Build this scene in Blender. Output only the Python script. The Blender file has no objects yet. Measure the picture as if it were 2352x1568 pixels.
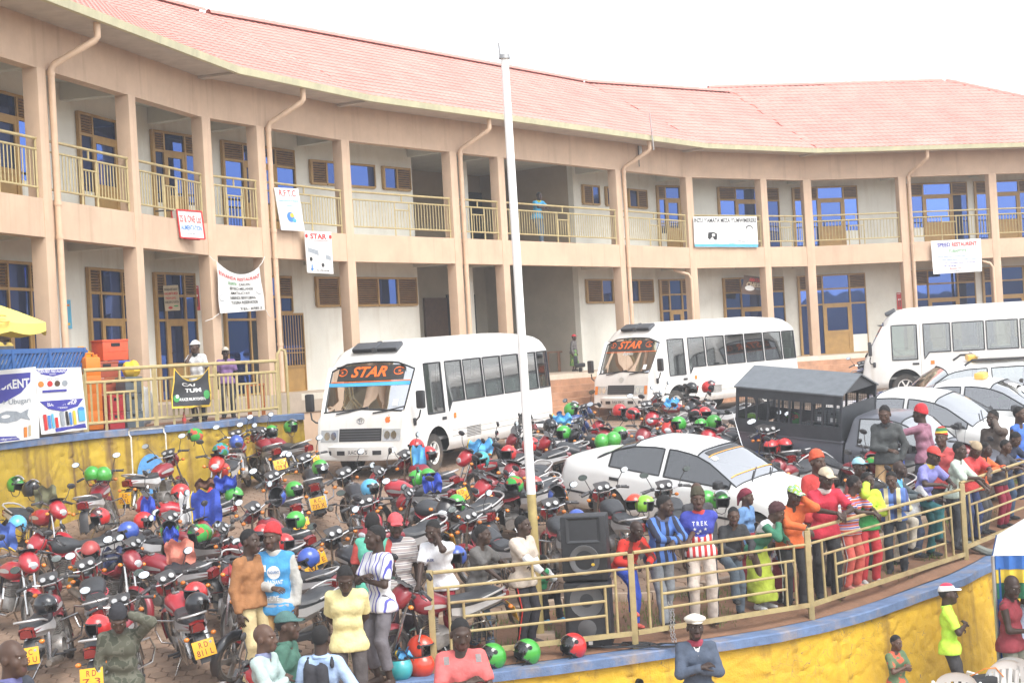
import bpy, bmesh, math, random
import numpy as np
from mathutils import Matrix, Vector, Quaternion
from mathutils.bvhtree import BVHTree
random.seed(7); np.random.seed(7)
R = math.radians
scene = bpy.context.scene
COL = scene.collection
# camera
CZ = 5.0                                   # camera height above the lower square
FPX, PIT, ROL = 3790.0,-0.0088,0.0561    # focal length in 2352-px widths, pitch, roll
CX, CY0 = 1176.0,784.0
fw = Vector((0, math.cos(PIT),-math.sin(PIT))); up0 = Vector((0, math.sin(PIT), math.cos(PIT))); rt0 = Vector((1,0,0))
c_, s_ = math.cos(ROL), math.sin(ROL)
cam_x = rt0 * c_ - up0 * s_
cam_y = rt0 * s_ + up0 * c_
camd = bpy.data.cameras.new('camera'); camo = bpy.data.objects.new('camera', camd); COL.objects.link(camo)
camd.sensor_width = 36.0; camd.lens = FPX / 2352 * 36; camd.clip_start = 0.1; camd.clip_end = 3000
camo.matrix_world = Matrix(((cam_x.x, cam_y.x,-fw.x,0),(cam_x.y, cam_y.y,-fw.y,0),(cam_x.z, cam_y.z,-fw.z, CZ),(0,0,0,1)))
scene.camera = camo
# world, sun, exposure (bright overcast, over-exposed)
world = bpy.data.worlds.new('World'); scene.world = world; world.use_nodes = True
wn = world.node_tree; wn.nodes.clear()
sky = wn.nodes.new('ShaderNodeTexSky'); sky.sky_type = 'NISHITA'; sky.sun_disc = False
SUN_EL, SUN_AZ = R(52), R(140)
sky.sun_elevation = SUN_EL; sky.sun_rotation = SUN_AZ
sky.air_density = 1.0; sky.dust_density = 1.0; sky.ozone_density = 1.0
hs = wn.nodes.new('ShaderNodeHueSaturation'); hs.inputs['Saturation'].default_value = 0.22
bgn = wn.nodes.new('ShaderNodeBackground'); bgn.inputs['Strength'].default_value = 0.15
wo = wn.nodes.new('ShaderNodeOutputWorld')
wn.links.new(sky.outputs[0], hs.inputs['Color']); wn.links.new(hs.outputs[0], bgn.inputs['Color']); wn.links.new(bgn.outputs[0], wo.inputs['Surface'])
sund = bpy.data.lights.new('sun', 'SUN'); suno = bpy.data.objects.new('sun', sund); COL.objects.link(suno)
sund.energy = 1.15; sund.angle = R(35); sund.color = (1.0,0.96,0.9)
sd = Vector((math.sin(SUN_AZ) * math.cos(SUN_EL), math.cos(SUN_AZ) * math.cos(SUN_EL), math.sin(SUN_EL)))
suno.rotation_euler = sd.to_track_quat('Z', 'Y').to_euler()
vs = scene.view_settings
vs.view_transform = 'Standard'; vs.look = 'None'; vs.exposure = 1.55; vs.gamma = 1.0; vs.use_curve_mapping = False
scene.cycles.use_denoising = True
scene.cycles.max_bounces = 6; scene.cycles.diffuse_bounces = 3; scene.cycles.glossy_bounces = 3
scene.cycles.transparent_max_bounces = 10; scene.cycles.transmission_bounces = 4
scene.cycles.caustics_reflective = False; scene.cycles.caustics_refractive = False
# where things stand
YS, Y19 = 0.057,1.5                      # the yard rises away from the camera
def ray(x, y):
 u, v = (x - CX) / FPX,(y - CY0) / FPX
 return (cam_x * u - cam_y * v + fw)
CAMP = Vector((0,0, CZ))
def at_z(x, y, z):
 r = ray(x, y); return CAMP + r * ((z - CZ) / r.z)
def at_plane(x, y, p, n):
 r = ray(x, y); return CAMP + r * ((Vector(p) - CAMP).dot(Vector(n)) / r.dot(Vector(n)))
def yard_z(y): return Y19 + YS * (y - 19)
def at_yard(x, y, h=0.0):
 return at_plane(x, y,(0,19, Y19 + h),(0,-YS,1))
REG = {'a': (0,1400,2.412), 'b': (0,2050,2.302), 'c': (800,1400,2.412), 'd': (800,2050,2.302), 'e': (1600,1500,2.412),
  'g': (1600,2050,2.302), 'h': (2300,1500,2.412), 'k': (2400,2050,2.302), 'm': (3196,1500,2.412), 'n': (3196,2050,2.302),
  'p': (250,1900,3.92), 'q': (1150,1800,3.92), 'r': (2550,1500,3.92), 's': (3000,1350,3.137), 't': (2200,1750,3.92),
  'D': (0,0,4096 / 2352.0 ** 1 and 1.0), 'u': (0,0,1.0)}
def px(reg, x, y):
 if reg == 'D': return (x, y)
 ox, oy, f = REG[reg]
 return ((ox + x / f) * 2352 / 4096,(oy + y / f) * 2352 / 4096)
# materials
MATS = {}
def mat(name, col, rough=0.6, metal=0.0, var=0.12, scale=6.0, bump=0.0, bscale=40.0, spec=0.5, dirt=None, dirt_amt=0.0, coat=0.0, emit=None, rnd=0.0, alpha=None):
 if name in MATS: return MATS[name]
 m = bpy.data.materials.new(name); MATS[name] = m; m.use_nodes = True
 nt = m.node_tree; b = nt.nodes['Principled BSDF']
 b.inputs['Roughness'].default_value = rough; b.inputs['Metallic'].default_value = metal
 b.inputs['Specular IOR Level'].default_value = spec; b.inputs['Coat Weight'].default_value = coat
 b.inputs['Coat Roughness'].default_value = 0.08
 tc = nt.nodes.new('ShaderNodeTexCoord')
 c = (*col,1)
 if var > 0 or dirt:
  n = nt.nodes.new('ShaderNodeTexNoise'); n.inputs['Scale'].default_value = scale; n.inputs['Detail'].default_value = 6; n.inputs['Roughness'].default_value = 0.65
  nt.links.new(tc.outputs['Object'], n.inputs['Vector'])
  r = nt.nodes.new('ShaderNodeMapRange'); r.inputs['From Min'].default_value = 0.3; r.inputs['From Max'].default_value = 0.7
  r.inputs['To Min'].default_value = 1 - var; r.inputs['To Max'].default_value = 1 + var
  nt.links.new(n.outputs['Fac'], r.inputs['Value'])
  mx = nt.nodes.new('ShaderNodeMix'); mx.data_type = 'RGBA'; mx.blend_type = 'MULTIPLY'; mx.inputs['Factor'].default_value = 1
  mx.inputs['A'].default_value = c; nt.links.new(r.outputs[0], mx.inputs['B'])
  out = mx.outputs['Result']
  if rnd > 0:
   oi = nt.nodes.new('ShaderNodeObjectInfo'); r2 = nt.nodes.new('ShaderNodeMapRange')
   r2.inputs['To Min'].default_value = 1 - rnd; r2.inputs['To Max'].default_value = 1 + rnd
   nt.links.new(oi.outputs['Random'], r2.inputs['Value'])
   m3 = nt.nodes.new('ShaderNodeMix'); m3.data_type = 'RGBA'; m3.blend_type = 'MULTIPLY'; m3.inputs['Factor'].default_value = 1
   nt.links.new(out, m3.inputs['A']); nt.links.new(r2.outputs[0], m3.inputs['B']); out = m3.outputs['Result']
  if dirt:
   n2 = nt.nodes.new('ShaderNodeTexNoise'); n2.inputs['Scale'].default_value = scale * 0.37; n2.inputs['Detail'].default_value = 8; n2.inputs['Roughness'].default_value = 0.7
   nt.links.new(tc.outputs['Object'], n2.inputs['Vector'])
   r3 = nt.nodes.new('ShaderNodeMapRange'); r3.inputs['From Min'].default_value = 0.5; r3.inputs['From Max'].default_value = 0.72; r3.inputs['To Max'].default_value = dirt_amt
   nt.links.new(n2.outputs['Fac'], r3.inputs['Value'])
   m4 = nt.nodes.new('ShaderNodeMix'); m4.data_type = 'RGBA'; nt.links.new(r3.outputs[0], m4.inputs['Factor'])
   nt.links.new(out, m4.inputs['A']); m4.inputs['B'].default_value = (*dirt,1); out = m4.outputs['Result']
  nt.links.new(out, b.inputs['Base Color'])
 else:
  b.inputs['Base Color'].default_value = c
 if bump > 0:
  nb = nt.nodes.new('ShaderNodeTexNoise'); nb.inputs['Scale'].default_value = bscale; nb.inputs['Detail'].default_value = 5
  nt.links.new(tc.outputs['Object'], nb.inputs['Vector'])
  bp = nt.nodes.new('ShaderNodeBump'); bp.inputs['Strength'].default_value = bump; bp.inputs['Distance'].default_value = 0.02
  nt.links.new(nb.outputs['Fac'], bp.inputs['Height']); nt.links.new(bp.outputs[0], b.inputs['Normal'])
 if emit:
  b.inputs['Emission Color'].default_value = (*emit[0],1); b.inputs['Emission Strength'].default_value = emit[1]
 if alpha is not None: b.inputs['Alpha'].default_value = alpha
 return m
def glassmat(name, tint, mixf=0.35, rough=0.03, gl=(1,1,1)):
 """tinted pane: part clear (tinted), part mirror by angle"""
 if name in MATS: return MATS[name]
 m = bpy.data.materials.new(name); MATS[name] = m; m.use_nodes = True
 nt = m.node_tree; nt.nodes.clear()
 o = nt.nodes.new('ShaderNodeOutputMaterial'); t = nt.nodes.new('ShaderNodeBsdfTransparent'); g = nt.nodes.new('ShaderNodeBsdfGlossy')
 t.inputs['Color'].default_value = (*tint,1); g.inputs['Roughness'].default_value = rough; g.inputs['Color'].default_value = (*gl,1)
 lw = nt.nodes.new('ShaderNodeLayerWeight'); lw.inputs['Blend'].default_value = mixf
 mp = nt.nodes.new('ShaderNodeMath'); mp.operation = 'MULTIPLY_ADD'; mp.inputs[1].default_value = 0.8; mp.inputs[2].default_value = mixf * 0.45; mp.use_clamp = True
 nt.links.new(lw.outputs['Fresnel'], mp.inputs[0])
 mx = nt.nodes.new('ShaderNodeMixShader'); nt.links.new(mp.outputs[0], mx.inputs[0]); nt.links.new(t.outputs[0], mx.inputs[1]); nt.links.new(g.outputs[0], mx.inputs[2])
 nt.links.new(mx.outputs[0], o.inputs['Surface'])
 return m
def streaks(m, col, amt=.6, freq=3.0, lo=.54, hi=.74):
 """rain streaks running down a painted surface"""
 nt = m.node_tree; b = nt.nodes['Principled BSDF']; src = b.inputs['Base Color'].links[0].from_socket
 tc = [n for n in nt.nodes if n.type == 'TEX_COORD'][0]
 mp = nt.nodes.new('ShaderNodeMapping'); mp.inputs['Scale'].default_value = (freq, freq, freq * .07); nt.links.new(tc.outputs['Object'], mp.inputs['Vector'])
 n = nt.nodes.new('ShaderNodeTexNoise'); n.inputs['Scale'].default_value = 1.5; n.inputs['Detail'].default_value = 6; n.inputs['Roughness'].default_value = .6; nt.links.new(mp.outputs[0], n.inputs['Vector'])
 r = nt.nodes.new('ShaderNodeMapRange'); r.inputs['From Min'].default_value = lo; r.inputs['From Max'].default_value = hi; r.inputs['To Max'].default_value = amt; nt.links.new(n.outputs['Fac'], r.inputs['Value'])
 mx = nt.nodes.new('ShaderNodeMix'); mx.data_type = 'RGBA'; nt.links.new(r.outputs[0], mx.inputs['Factor']); nt.links.new(src, mx.inputs['A']); mx.inputs['B'].default_value = (*col,1)
 nt.links.new(mx.outputs['Result'], b.inputs['Base Color']); return m
# mesh builder
def T(x, y, z): return Matrix.Translation((x, y, z))
def RZ(a): return Matrix.Rotation(a,4, 'Z')
def RX(a): return Matrix.Rotation(a,4, 'X')
def RY(a): return Matrix.Rotation(a,4, 'Y')
class MB:
 def __init__(s): s.v = []; s.f = []; s.mi = []; s.sm = []
 def add(s, vs, fs, mi=0, sm=False, M=None):
  o = len(s.v)
  if M is not None: vs = [tuple(M @ Vector(p)) for p in vs]
  s.v.extend(tuple(p) for p in vs)
  for f in fs: s.f.append(tuple(i + o for i in f)); s.mi.append(mi); s.sm.append(sm)
  return s
 def box(s, c, d, mi=0, M=None, bev=0.0):
  x, y, z = d[0] / 2, d[1] / 2, d[2] / 2
  if bev <= 0:
   vs = [(c[0] + a * x, c[1] + b * y, c[2] + e * z) for a in (-1,1) for b in (-1,1) for e in (-1,1)]
   fs = [(0,1,3,2),(4,6,7,5),(0,4,5,1),(2,3,7,6),(0,2,6,4),(1,5,7,3)]
   return s.add(vs, fs, mi, False, M)
  bm = bmesh.new(); bmesh.ops.create_cube(bm, size=1)
  for v in bm.verts: v.co = Vector((v.co.x * d[0], v.co.y * d[1], v.co.z * d[2]))
  bmesh.ops.bevel(bm, geom=bm.edges[:], offset=min(bev, min(d) * 0.45), segments=2, profile=0.6, affect='EDGES')
  bm.verts.index_update()
  s.add([(v.co.x + c[0], v.co.y + c[1], v.co.z + c[2]) for v in bm.verts], [[v.index for v in f.verts] for f in bm.faces], mi, True, M)
  bm.free(); return s
 def tube(s, pts, r, n=6, mi=0, caps=True, M=None, sm=True, flat=1.0):
  pts = [Vector(p) for p in pts]; k = len(pts)
  rs = r if isinstance(r,(list, tuple)) else [r] * k
  ts = []
  for i in range(k):
   a = pts[max(0, i - 1)]; b = pts[min(k - 1, i + 1)]; t = (b - a)
   ts.append(t.normalized() if t.length > 1e-9 else Vector((0,0,1)))
  u = ts[0].orthogonal().normalized() if abs(ts[0].z) > .9 else ts[0].cross(Vector((0,0,1))).normalized()
  vs = []
  for i in range(k):
   u = (u - ts[i] * u.dot(ts[i])).normalized(); w = ts[i].cross(u)
   for j in range(n):
    a = 2 * math.pi * j / n + (math.pi / n)
    vs.append(pts[i] + (u * math.cos(a) + w * math.sin(a) * flat) * rs[i])
  fs = [(i * n + j, i * n + (j + 1) % n,(i + 1) * n + (j + 1) % n,(i + 1) * n + j) for i in range(k - 1) for j in range(n)]
  if caps: fs += [tuple(range(n))[::-1], tuple((k - 1) * n + j for j in range(n))]
  return s.add(vs, fs, mi, sm and n > 4, M)
 def lathe(s, prof, n=16, mi=0, M=None, sm=True, a0=0, a1=2 * math.pi):
  k = len(prof); full = abs(a1 - a0 - 2 * math.pi) < 1e-6; m = n if full else n + 1
  vs = [(r * math.cos(a0 + (a1 - a0) * j / n), r * math.sin(a0 + (a1 - a0) * j / n), z) for r, z in prof for j in range(m)]
  fs = []
  for i in range(k - 1):
   for j in range(n):
    q = (j + 1) % m
    fs.append((i * m + j, i * m + q,(i + 1) * m + q,(i + 1) * m + j))
  return s.add(vs, fs, mi, sm, M)
 def ell(s, c, r, nu=12, nv=8, mi=0, M=None):
  vs = []; fs = []
  for i in range(nv + 1):
   p = math.pi * i / nv
   for j in range(nu):
    a = 2 * math.pi * j / nu
    vs.append((c[0] + r[0] * math.sin(p) * math.cos(a), c[1] + r[1] * math.sin(p) * math.sin(a), c[2] + r[2] * math.cos(p)))
  for i in range(nv):
   for j in range(nu): fs.append((i * nu + j,(i + 1) * nu + j,(i + 1) * nu + (j + 1) % nu, i * nu + (j + 1) % nu))
  return s.add(vs, fs, mi, True, M)
 def prism(s, poly, h0, h1, mi=0, M=None, sm=False):
  n = len(poly)
  vs = [(x, y, h0) for x, y in poly] + [(x, y, h1) for x, y in poly]
  fs = [tuple(range(n))[::-1], tuple(range(n,2 * n))] + [(i,(i + 1) % n, n + (i + 1) % n, n + i) for i in range(n)]
  return s.add(vs, fs, mi, sm, M)
 def grid(s, rows, mi=0, sm=True, close=False, M=None):
  k = len(rows); n = len(rows[0]); vs = [p for r in rows for p in r]; fs = []
  for i in range(k - 1):
   for j in range(n if close else n - 1): fs.append((i * n + j, i * n + (j + 1) % n,(i + 1) * n + (j + 1) % n,(i + 1) * n + j))
  return s.add(vs, fs, mi, sm, M)
 def mesh(s, name, mats, angle=40):
  me = bpy.data.meshes.new(name); me.from_pydata(s.v, [], s.f)
  for m in (mats if isinstance(mats,(list, tuple)) else [mats]): me.materials.append(m)
  me.polygons.foreach_set('material_index', s.mi); me.polygons.foreach_set('use_smooth', s.sm); me.update()
  if any(s.sm): me.set_sharp_from_angle(angle=R(angle))
  return me
 def build(s, name, mats, parent=None, M=None, angle=40):
  return obj(name, s.mesh(name, mats, angle), parent, M)
def obj(name, me, parent=None, M=None):
 o = bpy.data.objects.new(name, me); COL.objects.link(o)
 if parent is not None: o.parent = parent
 if M is not None: o.matrix_local = M
 return o
def tag(o, label=None, cat=None, group=None, kind=None):
 if label: o['label'] = label
 if cat: o['category'] = cat
 if group: o['group'] = group
 if kind: o['kind'] = kind
 return o
def thing(name, label, cat, M=None, group=None):
 o = bpy.data.objects.new(name, None); COL.objects.link(o); o.empty_display_size = 0.1
 if M is not None: o.matrix_world = M
 return tag(o, label, cat, group, 'thing')
def frame(o, x, y, z):
 x, y, z = Vector(x), Vector(y), Vector(z)
 return Matrix(((x.x, y.x, z.x, o[0]),(x.y, y.y, z.y, o[1]),(x.z, y.z, z.z, o[2]),(0,0,0,1)))
_txt = {}
def text_geo(body, bold=0.0, shear=0.0):
 k = (body, bold, shear)
 if k not in _txt:
  cu = bpy.data.curves.new('t', 'FONT'); cu.body = body; cu.align_x = 'CENTER'; cu.align_y = 'CENTER'; cu.offset = bold; cu.shear = shear; cu.resolution_u = 3; cu.fill_mode = 'FRONT'
  ob = bpy.data.objects.new('t', cu); me = bpy.data.meshes.new_from_object(ob)
  v = [tuple(q.co) for q in me.vertices]; f = [tuple(p.vertices) for p in me.polygons]
  xs = [q[0] for q in v] or [0]; ys = [q[1] for q in v] or [0]
  w = max(xs) - min(xs); cx = (max(xs) + min(xs)) / 2; cy = (max(ys) + min(ys)) / 2; h = max(ys) - min(ys)
  v = [(q[0] - cx, q[1] - cy,0) for q in v]
  bpy.data.objects.remove(ob); bpy.data.curves.remove(cu); bpy.data.meshes.remove(me)
  _txt[k] = (v, f, w or 1, h or 1)
 return _txt[k]
def text(mb, body, w, h, M, mi=0, bold=0.0, shear=0.0, keep=False):
 """flat letters fitted into w x h, centred at M's origin, in M's xy plane"""
 v, f, tw, th = text_geo(body, bold, shear)
 sx = w / tw; sy = h / th if h else sx
 if keep: sx = sy = min(sx, sy)
 mb.add([(p[0] * sx, p[1] * sy,0) for p in v], f, mi, False, M)
def copy_tree(o, parent=None):
 c = o.copy(); COL.objects.link(c); c.parent = parent
 for ch in o.children: copy_tree(ch, c)
 return c
# ground shape
GY = [8,15,19,22,25,28,32,38,45,52,60,90]
GZ = [-3.95,-3.75,-3.5,-3.1,-2.68,-2.37,-2.12,-1.98,-1.85,-1.72,-1.6,-1.3]
def G(x, y):
 f = min(1, max(0,(40 - y) / 14))
 return CZ + float(np.interp(y - min(0.6 * max(0, x),5) * f, GY, GZ))
def at_g(x, y, h=0.0, lo=9.0, hi=80.0):
 r = ray(x, y)
 f = lambda t: CZ + r.z * t - G(r.x * t, r.y * t) - h
 a, b = lo, hi
 if f(a) < 0: a = 3
 for _ in range(50):
  m = (a + b) / 2
  if f(m) > 0: a = m
  else: b = m
 t = (a + b) / 2
 return CAMP + r * t
def gnormal(x, y):
 e = 0.3
 return Vector((-(G(x + e, y) - G(x - e, y)) / (2 * e),-(G(x, y + e) - G(x, y - e)) / (2 * e),1)).normalized()
def square_z(x): return 0.76 - 0.105 * max(-6, min(8, x))
# materials of the setting
M_soil = mat('red_soil',(0.20,0.105,0.06),0.95, var=0.25, scale=3, bump=0.6, bscale=25)
M_paver = mat('clay_paver',(0.27,0.185,0.13),0.9, var=0.22, scale=2.2, bump=0.35, bscale=60, dirt=(0.2,0.1,0.055), dirt_amt=0.5, rnd=0.14)
M_joint = mat('paver_joint',(0.11,0.075,0.05),0.95, var=0.3, scale=8)
M_concrete = mat('worn_concrete',(0.36,0.27,0.2),0.9, var=0.2, scale=3, bump=0.3, dirt=(0.22,0.12,0.07), dirt_amt=0.7)
M_lip = mat('faded_blue_paint',(0.11,0.17,0.30),0.75, var=0.25, scale=5, bump=0.35, bscale=50, dirt=(0.3,0.24,0.19), dirt_amt=0.95)
def wall_paint(name='yellow_wall_paint', c0=(0.60,0.37,0.02), s0=.75, f0=.56):
 m = mat(name, c0,0.8, var=0.14, scale=1.5, bump=0.5, bscale=45, dirt=(0.34,0.2,0.04), dirt_amt=0.4)
 nt = m.node_tree; b = nt.nodes['Principled BSDF']; src = b.inputs['Base Color'].links[0].from_socket
 tc = [n for n in nt.nodes if n.type == 'TEX_COORD'][0]
 mp = nt.nodes.new('ShaderNodeMapping'); mp.inputs['Scale'].default_value = (2.2,2.2,0.16); nt.links.new(tc.outputs['Object'], mp.inputs['Vector'])
 n = nt.nodes.new('ShaderNodeTexNoise'); n.inputs['Scale'].default_value = 1.6; n.inputs['Detail'].default_value = 4; nt.links.new(mp.outputs[0], n.inputs['Vector'])
 r = nt.nodes.new('ShaderNodeMapRange'); r.inputs['From Min'].default_value = f0; r.inputs['From Max'].default_value = f0 + .18; r.inputs['To Max'].default_value = s0
 nt.links.new(n.outputs['Fac'], r.inputs['Value'])
 mx = nt.nodes.new('ShaderNodeMix'); mx.data_type = 'RGBA'; nt.links.new(r.outputs[0], mx.inputs['Factor']); nt.links.new(src, mx.inputs['A']); mx.inputs['B'].default_value = (0.14,0.075,0.03,1)
 nt.links.new(mx.outputs['Result'], b.inputs['Base Color'])
 # hairline scratches down to grey stone
 v = nt.nodes.new('ShaderNodeTexVoronoi'); v.feature = 'DISTANCE_TO_EDGE'; v.inputs['Scale'].default_value = 4.5
 nz = nt.nodes.new('ShaderNodeTexNoise'); nz.inputs['Scale'].default_value = 3.0; nt.links.new(tc.outputs['Object'], nz.inputs['Vector'])
 ad = nt.nodes.new('ShaderNodeMix'); ad.data_type = 'RGBA'; ad.blend_type = 'LINEAR_LIGHT'; ad.inputs['Factor'].default_value = 0.25
 nt.links.new(tc.outputs['Object'], ad.inputs['A']); nt.links.new(nz.outputs['Color'], ad.inputs['B']); nt.links.new(ad.outputs['Result'], v.inputs['Vector'])
 r2 = nt.nodes.new('ShaderNodeMapRange'); r2.inputs['From Min'].default_value = 0.0; r2.inputs['From Max'].default_value = 0.012; r2.inputs['To Min'].default_value = 1; r2.inputs['To Max'].default_value = 0
 nt.links.new(v.outputs['Distance'], r2.inputs['Value'])
 n3 = nt.nodes.new('ShaderNodeTexNoise'); n3.inputs['Scale'].default_value = 1.3; nt.links.new(tc.outputs['Object'], n3.inputs['Vector'])
 r3 = nt.nodes.new('ShaderNodeMapRange'); r3.inputs['From Min'].default_value = 0.48; r3.inputs['From Max'].default_value = 0.6; nt.links.new(n3.outputs['Fac'], r3.inputs['Value'])
 mu = nt.nodes.new('ShaderNodeMath'); mu.operation = 'MULTIPLY'; nt.links.new(r2.outputs[0], mu.inputs[0]); nt.links.new(r3.outputs[0], mu.inputs[1])
 m2 = nt.nodes.new('ShaderNodeMix'); m2.data_type = 'RGBA'; nt.links.new(mu.outputs[0], m2.inputs['Factor']); nt.links.new(mx.outputs['Result'], m2.inputs['A']); m2.inputs['B'].default_value = (0.16,0.13,0.1,1)
 nt.links.new(m2.outputs['Result'], b.inputs['Base Color'])
 return m
M_yellow = wall_paint(); M_yellow_shaded = wall_paint('stained_shaded_yellow_paint',(.46,.31,.025),.9,.47)  # second: same yellow paint, more stained, lack of direct sun darkened into its colour
# polylines of the two raised edges
LIPPX = [(905,1568),(1068,1551),(1101,1547),(1270,1527),(1436,1504),(1553,1487),(1653,1474),(1780,1454),(1895,1430),(1985,1404),(2060,1379),(2134,1352),(2200,1328),(2260,1298),(2352,1244),(2440,1196),(2540,1150)]
LIP = [at_g(x, y) for x, y in LIPPX]
TZ = 4.09                                   # left terrace
TLPX = [(-160,1032),(0,1015),(202,992),(357,979),(517,965),(576,957),(696,949)]
TLIP = [at_z(x, y, TZ) for x, y in TLPX]
edge = [Vector((-30,17.0,0)), Vector((-6,17.0,0)), Vector((-2.2,17.1,0)), Vector((LIP[0].x - .25, LIP[0].y - .2,0))] + LIP + [Vector((16,40,0)), Vector((22,44,0))]
edge = [Vector((p.x, p.y, G(p.x, p.y))) for p in edge]
# yard: strips from the edge to far behind, the surface under the pavers
rows = []
def resample(pts, step):
 out = []
 for a, b in zip(pts[:-1], pts[1:]):
  n = max(1, int((b - a).length / step))
  out += [a.lerp(b, i / n) for i in range(n)]
 return out + [pts[-1]]
ed = resample(edge,0.6)
for p in ed:
 row = []
 y1 = 78.0
 for k in range(60):
  t = (k / 59) ** 1.6
  y = p.y + (y1 - p.y) * t
  x = p.x + (p.x * 0.25) * t
  row.append((x, y, G(x, y) - 0.025))
 rows.append(row)
mb = MB(); mb.grid(rows,0)
yard = tag(mb.build('yard', M_joint), kind='structure')
# far ground out to the horizon
mb = MB(); mb.grid([[(x, y,-1.4) for y in (-325,-60,30,200,372)] for x in (-350,-150,0,150,350)],0)
tag(mb.build('ground', M_soil), kind='structure')
# lower square in front of the wall
mb = MB(); mb.grid([[(x, y, square_z(x)) for y in (2,10,18,26,36,50)] for x in (-40,-20,-6,-3,0,3,8,20,40)],0)
for i in range(len(mb.v)): pass
lower = mb
# keep the lower square only in front of the edge: rows from near the camera to just behind the wall foot
mb = MB(); mb.grid([[(p.x,2 + (p.y + 0.2 - 2) * k / 8, square_z(p.x)) for k in range(9)] for p in ed],0)
tag(mb.build('lower_square', M_concrete), kind='structure')
# hexagonal clay pavers
def inside_yard(x, y):
 for a, b in zip(edge[:-1], edge[1:]):
  if a.x <= x <= b.x:
   t = (x - a.x) / max(1e-6, b.x - a.x)
   return y - (a.y + (b.y - a.y) * t)
 return -1
HS = 0.118
def hexv(h, bev=0.012):
 lo = [(HS * math.cos(R(60 * i)), HS * math.sin(R(60 * i)),-0.03) for i in range(6)]
 k = (HS - bev) / HS
 return lo + [(x, y, h - 0.006) for x, y, z in lo] + [(x * k, y * k, h) for x, y, z in lo]
HF = [(i,(i + 1) % 6,6 + (i + 1) % 6,6 + i) for i in range(6)] + [(6 + i,6 + (i + 1) % 6,12 + (i + 1) % 6,12 + i) for i in range(6)] + [tuple(range(12,18))]
hexmb = MB(); hexmb.add(hexv(0.0), HF,0, False); hexmesh = hexmb.mesh('paver', M_paver)
PV = HS * math.sqrt(3) + 0.012; PH = HS * 1.5 + 0.0105
pav = []
iy = 0; y = 17.0
row_n = int((46 - 17) / PH)
for i in range(row_n):
 y = 17.0 + i * PH
 xm = 0.40 * y
 n0, n1 = int(-xm / PV), int(min(xm,14) / PV)
 for j in range(n0, n1):
  x = j * PV + (PV / 2 if i % 2 else 0)
  dd = inside_yard(x, y)
  lim = 0.14 if x < LIP[0].x - .1 else 2.15
  if dd < lim: continue
  pav.append((x, y))
pav.sort(key=lambda p: p[1])
near = []
rest = []
for k,(x, y) in enumerate(pav):
 inview = abs(x / y) < 0.315 and y > 18.3
 if inview and len(near) < 300: near.append((x, y))
 else: rest.append((x, y))
hexR = RZ(R(90))
def pav_m(x, y):
 n = gnormal(x, y); q = Vector((0,0,1)).rotation_difference(n)
 return T(x, y, G(x, y) + random.uniform(-0.004,0.004)) @ q.to_matrix().to_4x4() @ RZ(R(90)) @ RX(random.gauss(0,.012)) @ RY(random.gauss(0,.012))
for x, y in near: obj('paver', hexmesh, yard, pav_m(x, y))
base = np.array([RZ(R(90)) @ Vector(v) for v in hexv(0.0)])
V = []; Fc = []
hb = np.array(HF[:12]);
vv = np.concatenate([base + np.array([x, y,0]) for x, y in rest])
zz = np.array([G(x, y) + random.uniform(-0.004,0.004) for x, y in rest]); sl = np.array([gnormal(x, y) for x, y in rest])
k18 = np.repeat(np.arange(len(rest)),18); ctr = np.array(rest)[k18]
vv[:,2] += zz[k18] - (vv[:,0] - ctr[:,0]) * sl[k18,0] / sl[k18,2] - (vv[:,1] - ctr[:,1]) * sl[k18,1] / sl[k18,2]
fcs = [tuple(int(q) + 18 * i for q in f) for i in range(len(rest)) for f in HF]
me = bpy.data.meshes.new('paving'); me.from_pydata(vv.tolist(), [], fcs); me.materials.append(M_paver)
pb = obj('paving', me, yard); pb['kind'] = 'stuff'
# rough painted stone walls
def stone_h(u, v, seed, cell=0.32):
 """height of a hand-laid stone face at (u along, v up), metres"""
 rs = np.random.RandomState(seed)
 gx, gy = int(u.max() / cell) + 3, int(v.max() / (cell * .7)) + 3
 jx = rs.rand(gx + 2, gy + 2); jy = rs.rand(gx + 2, gy + 2); hh = rs.rand(gx + 2, gy + 2)
 iu = np.floor(u / cell).astype(int) + 1; iv = np.floor(v / (cell * .7)).astype(int) + 1
 d1 = np.full(u.shape,9.0); d2 = np.full(u.shape,9.0); h1 = np.zeros(u.shape)
 for a in (-1,0,1):
  for b in (-1,0,1):
   ci, cj = np.clip(iu + a,0, gx + 1), np.clip(iv + b,0, gy + 1)
   px_, py_ = (ci - 1 + jx[ci, cj]) * cell,(cj - 1 + jy[ci, cj]) * cell * .7
   d = np.hypot(u - px_, v - py_)
   c = d < d1
   d2 = np.where(c, d1, np.minimum(d2, d)); h1 = np.where(c, hh[ci, cj], h1); d1 = np.where(c, d, d1)
 g = np.clip((d2 - d1) / 0.07,0,1)
 return 0.028 * (g * (2 - g)) * (0.55 + .8 * h1) + 0.006 * np.sin(u * 23 + 3 * np.sin(v * 17)) * np.sin(v * 19)
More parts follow.
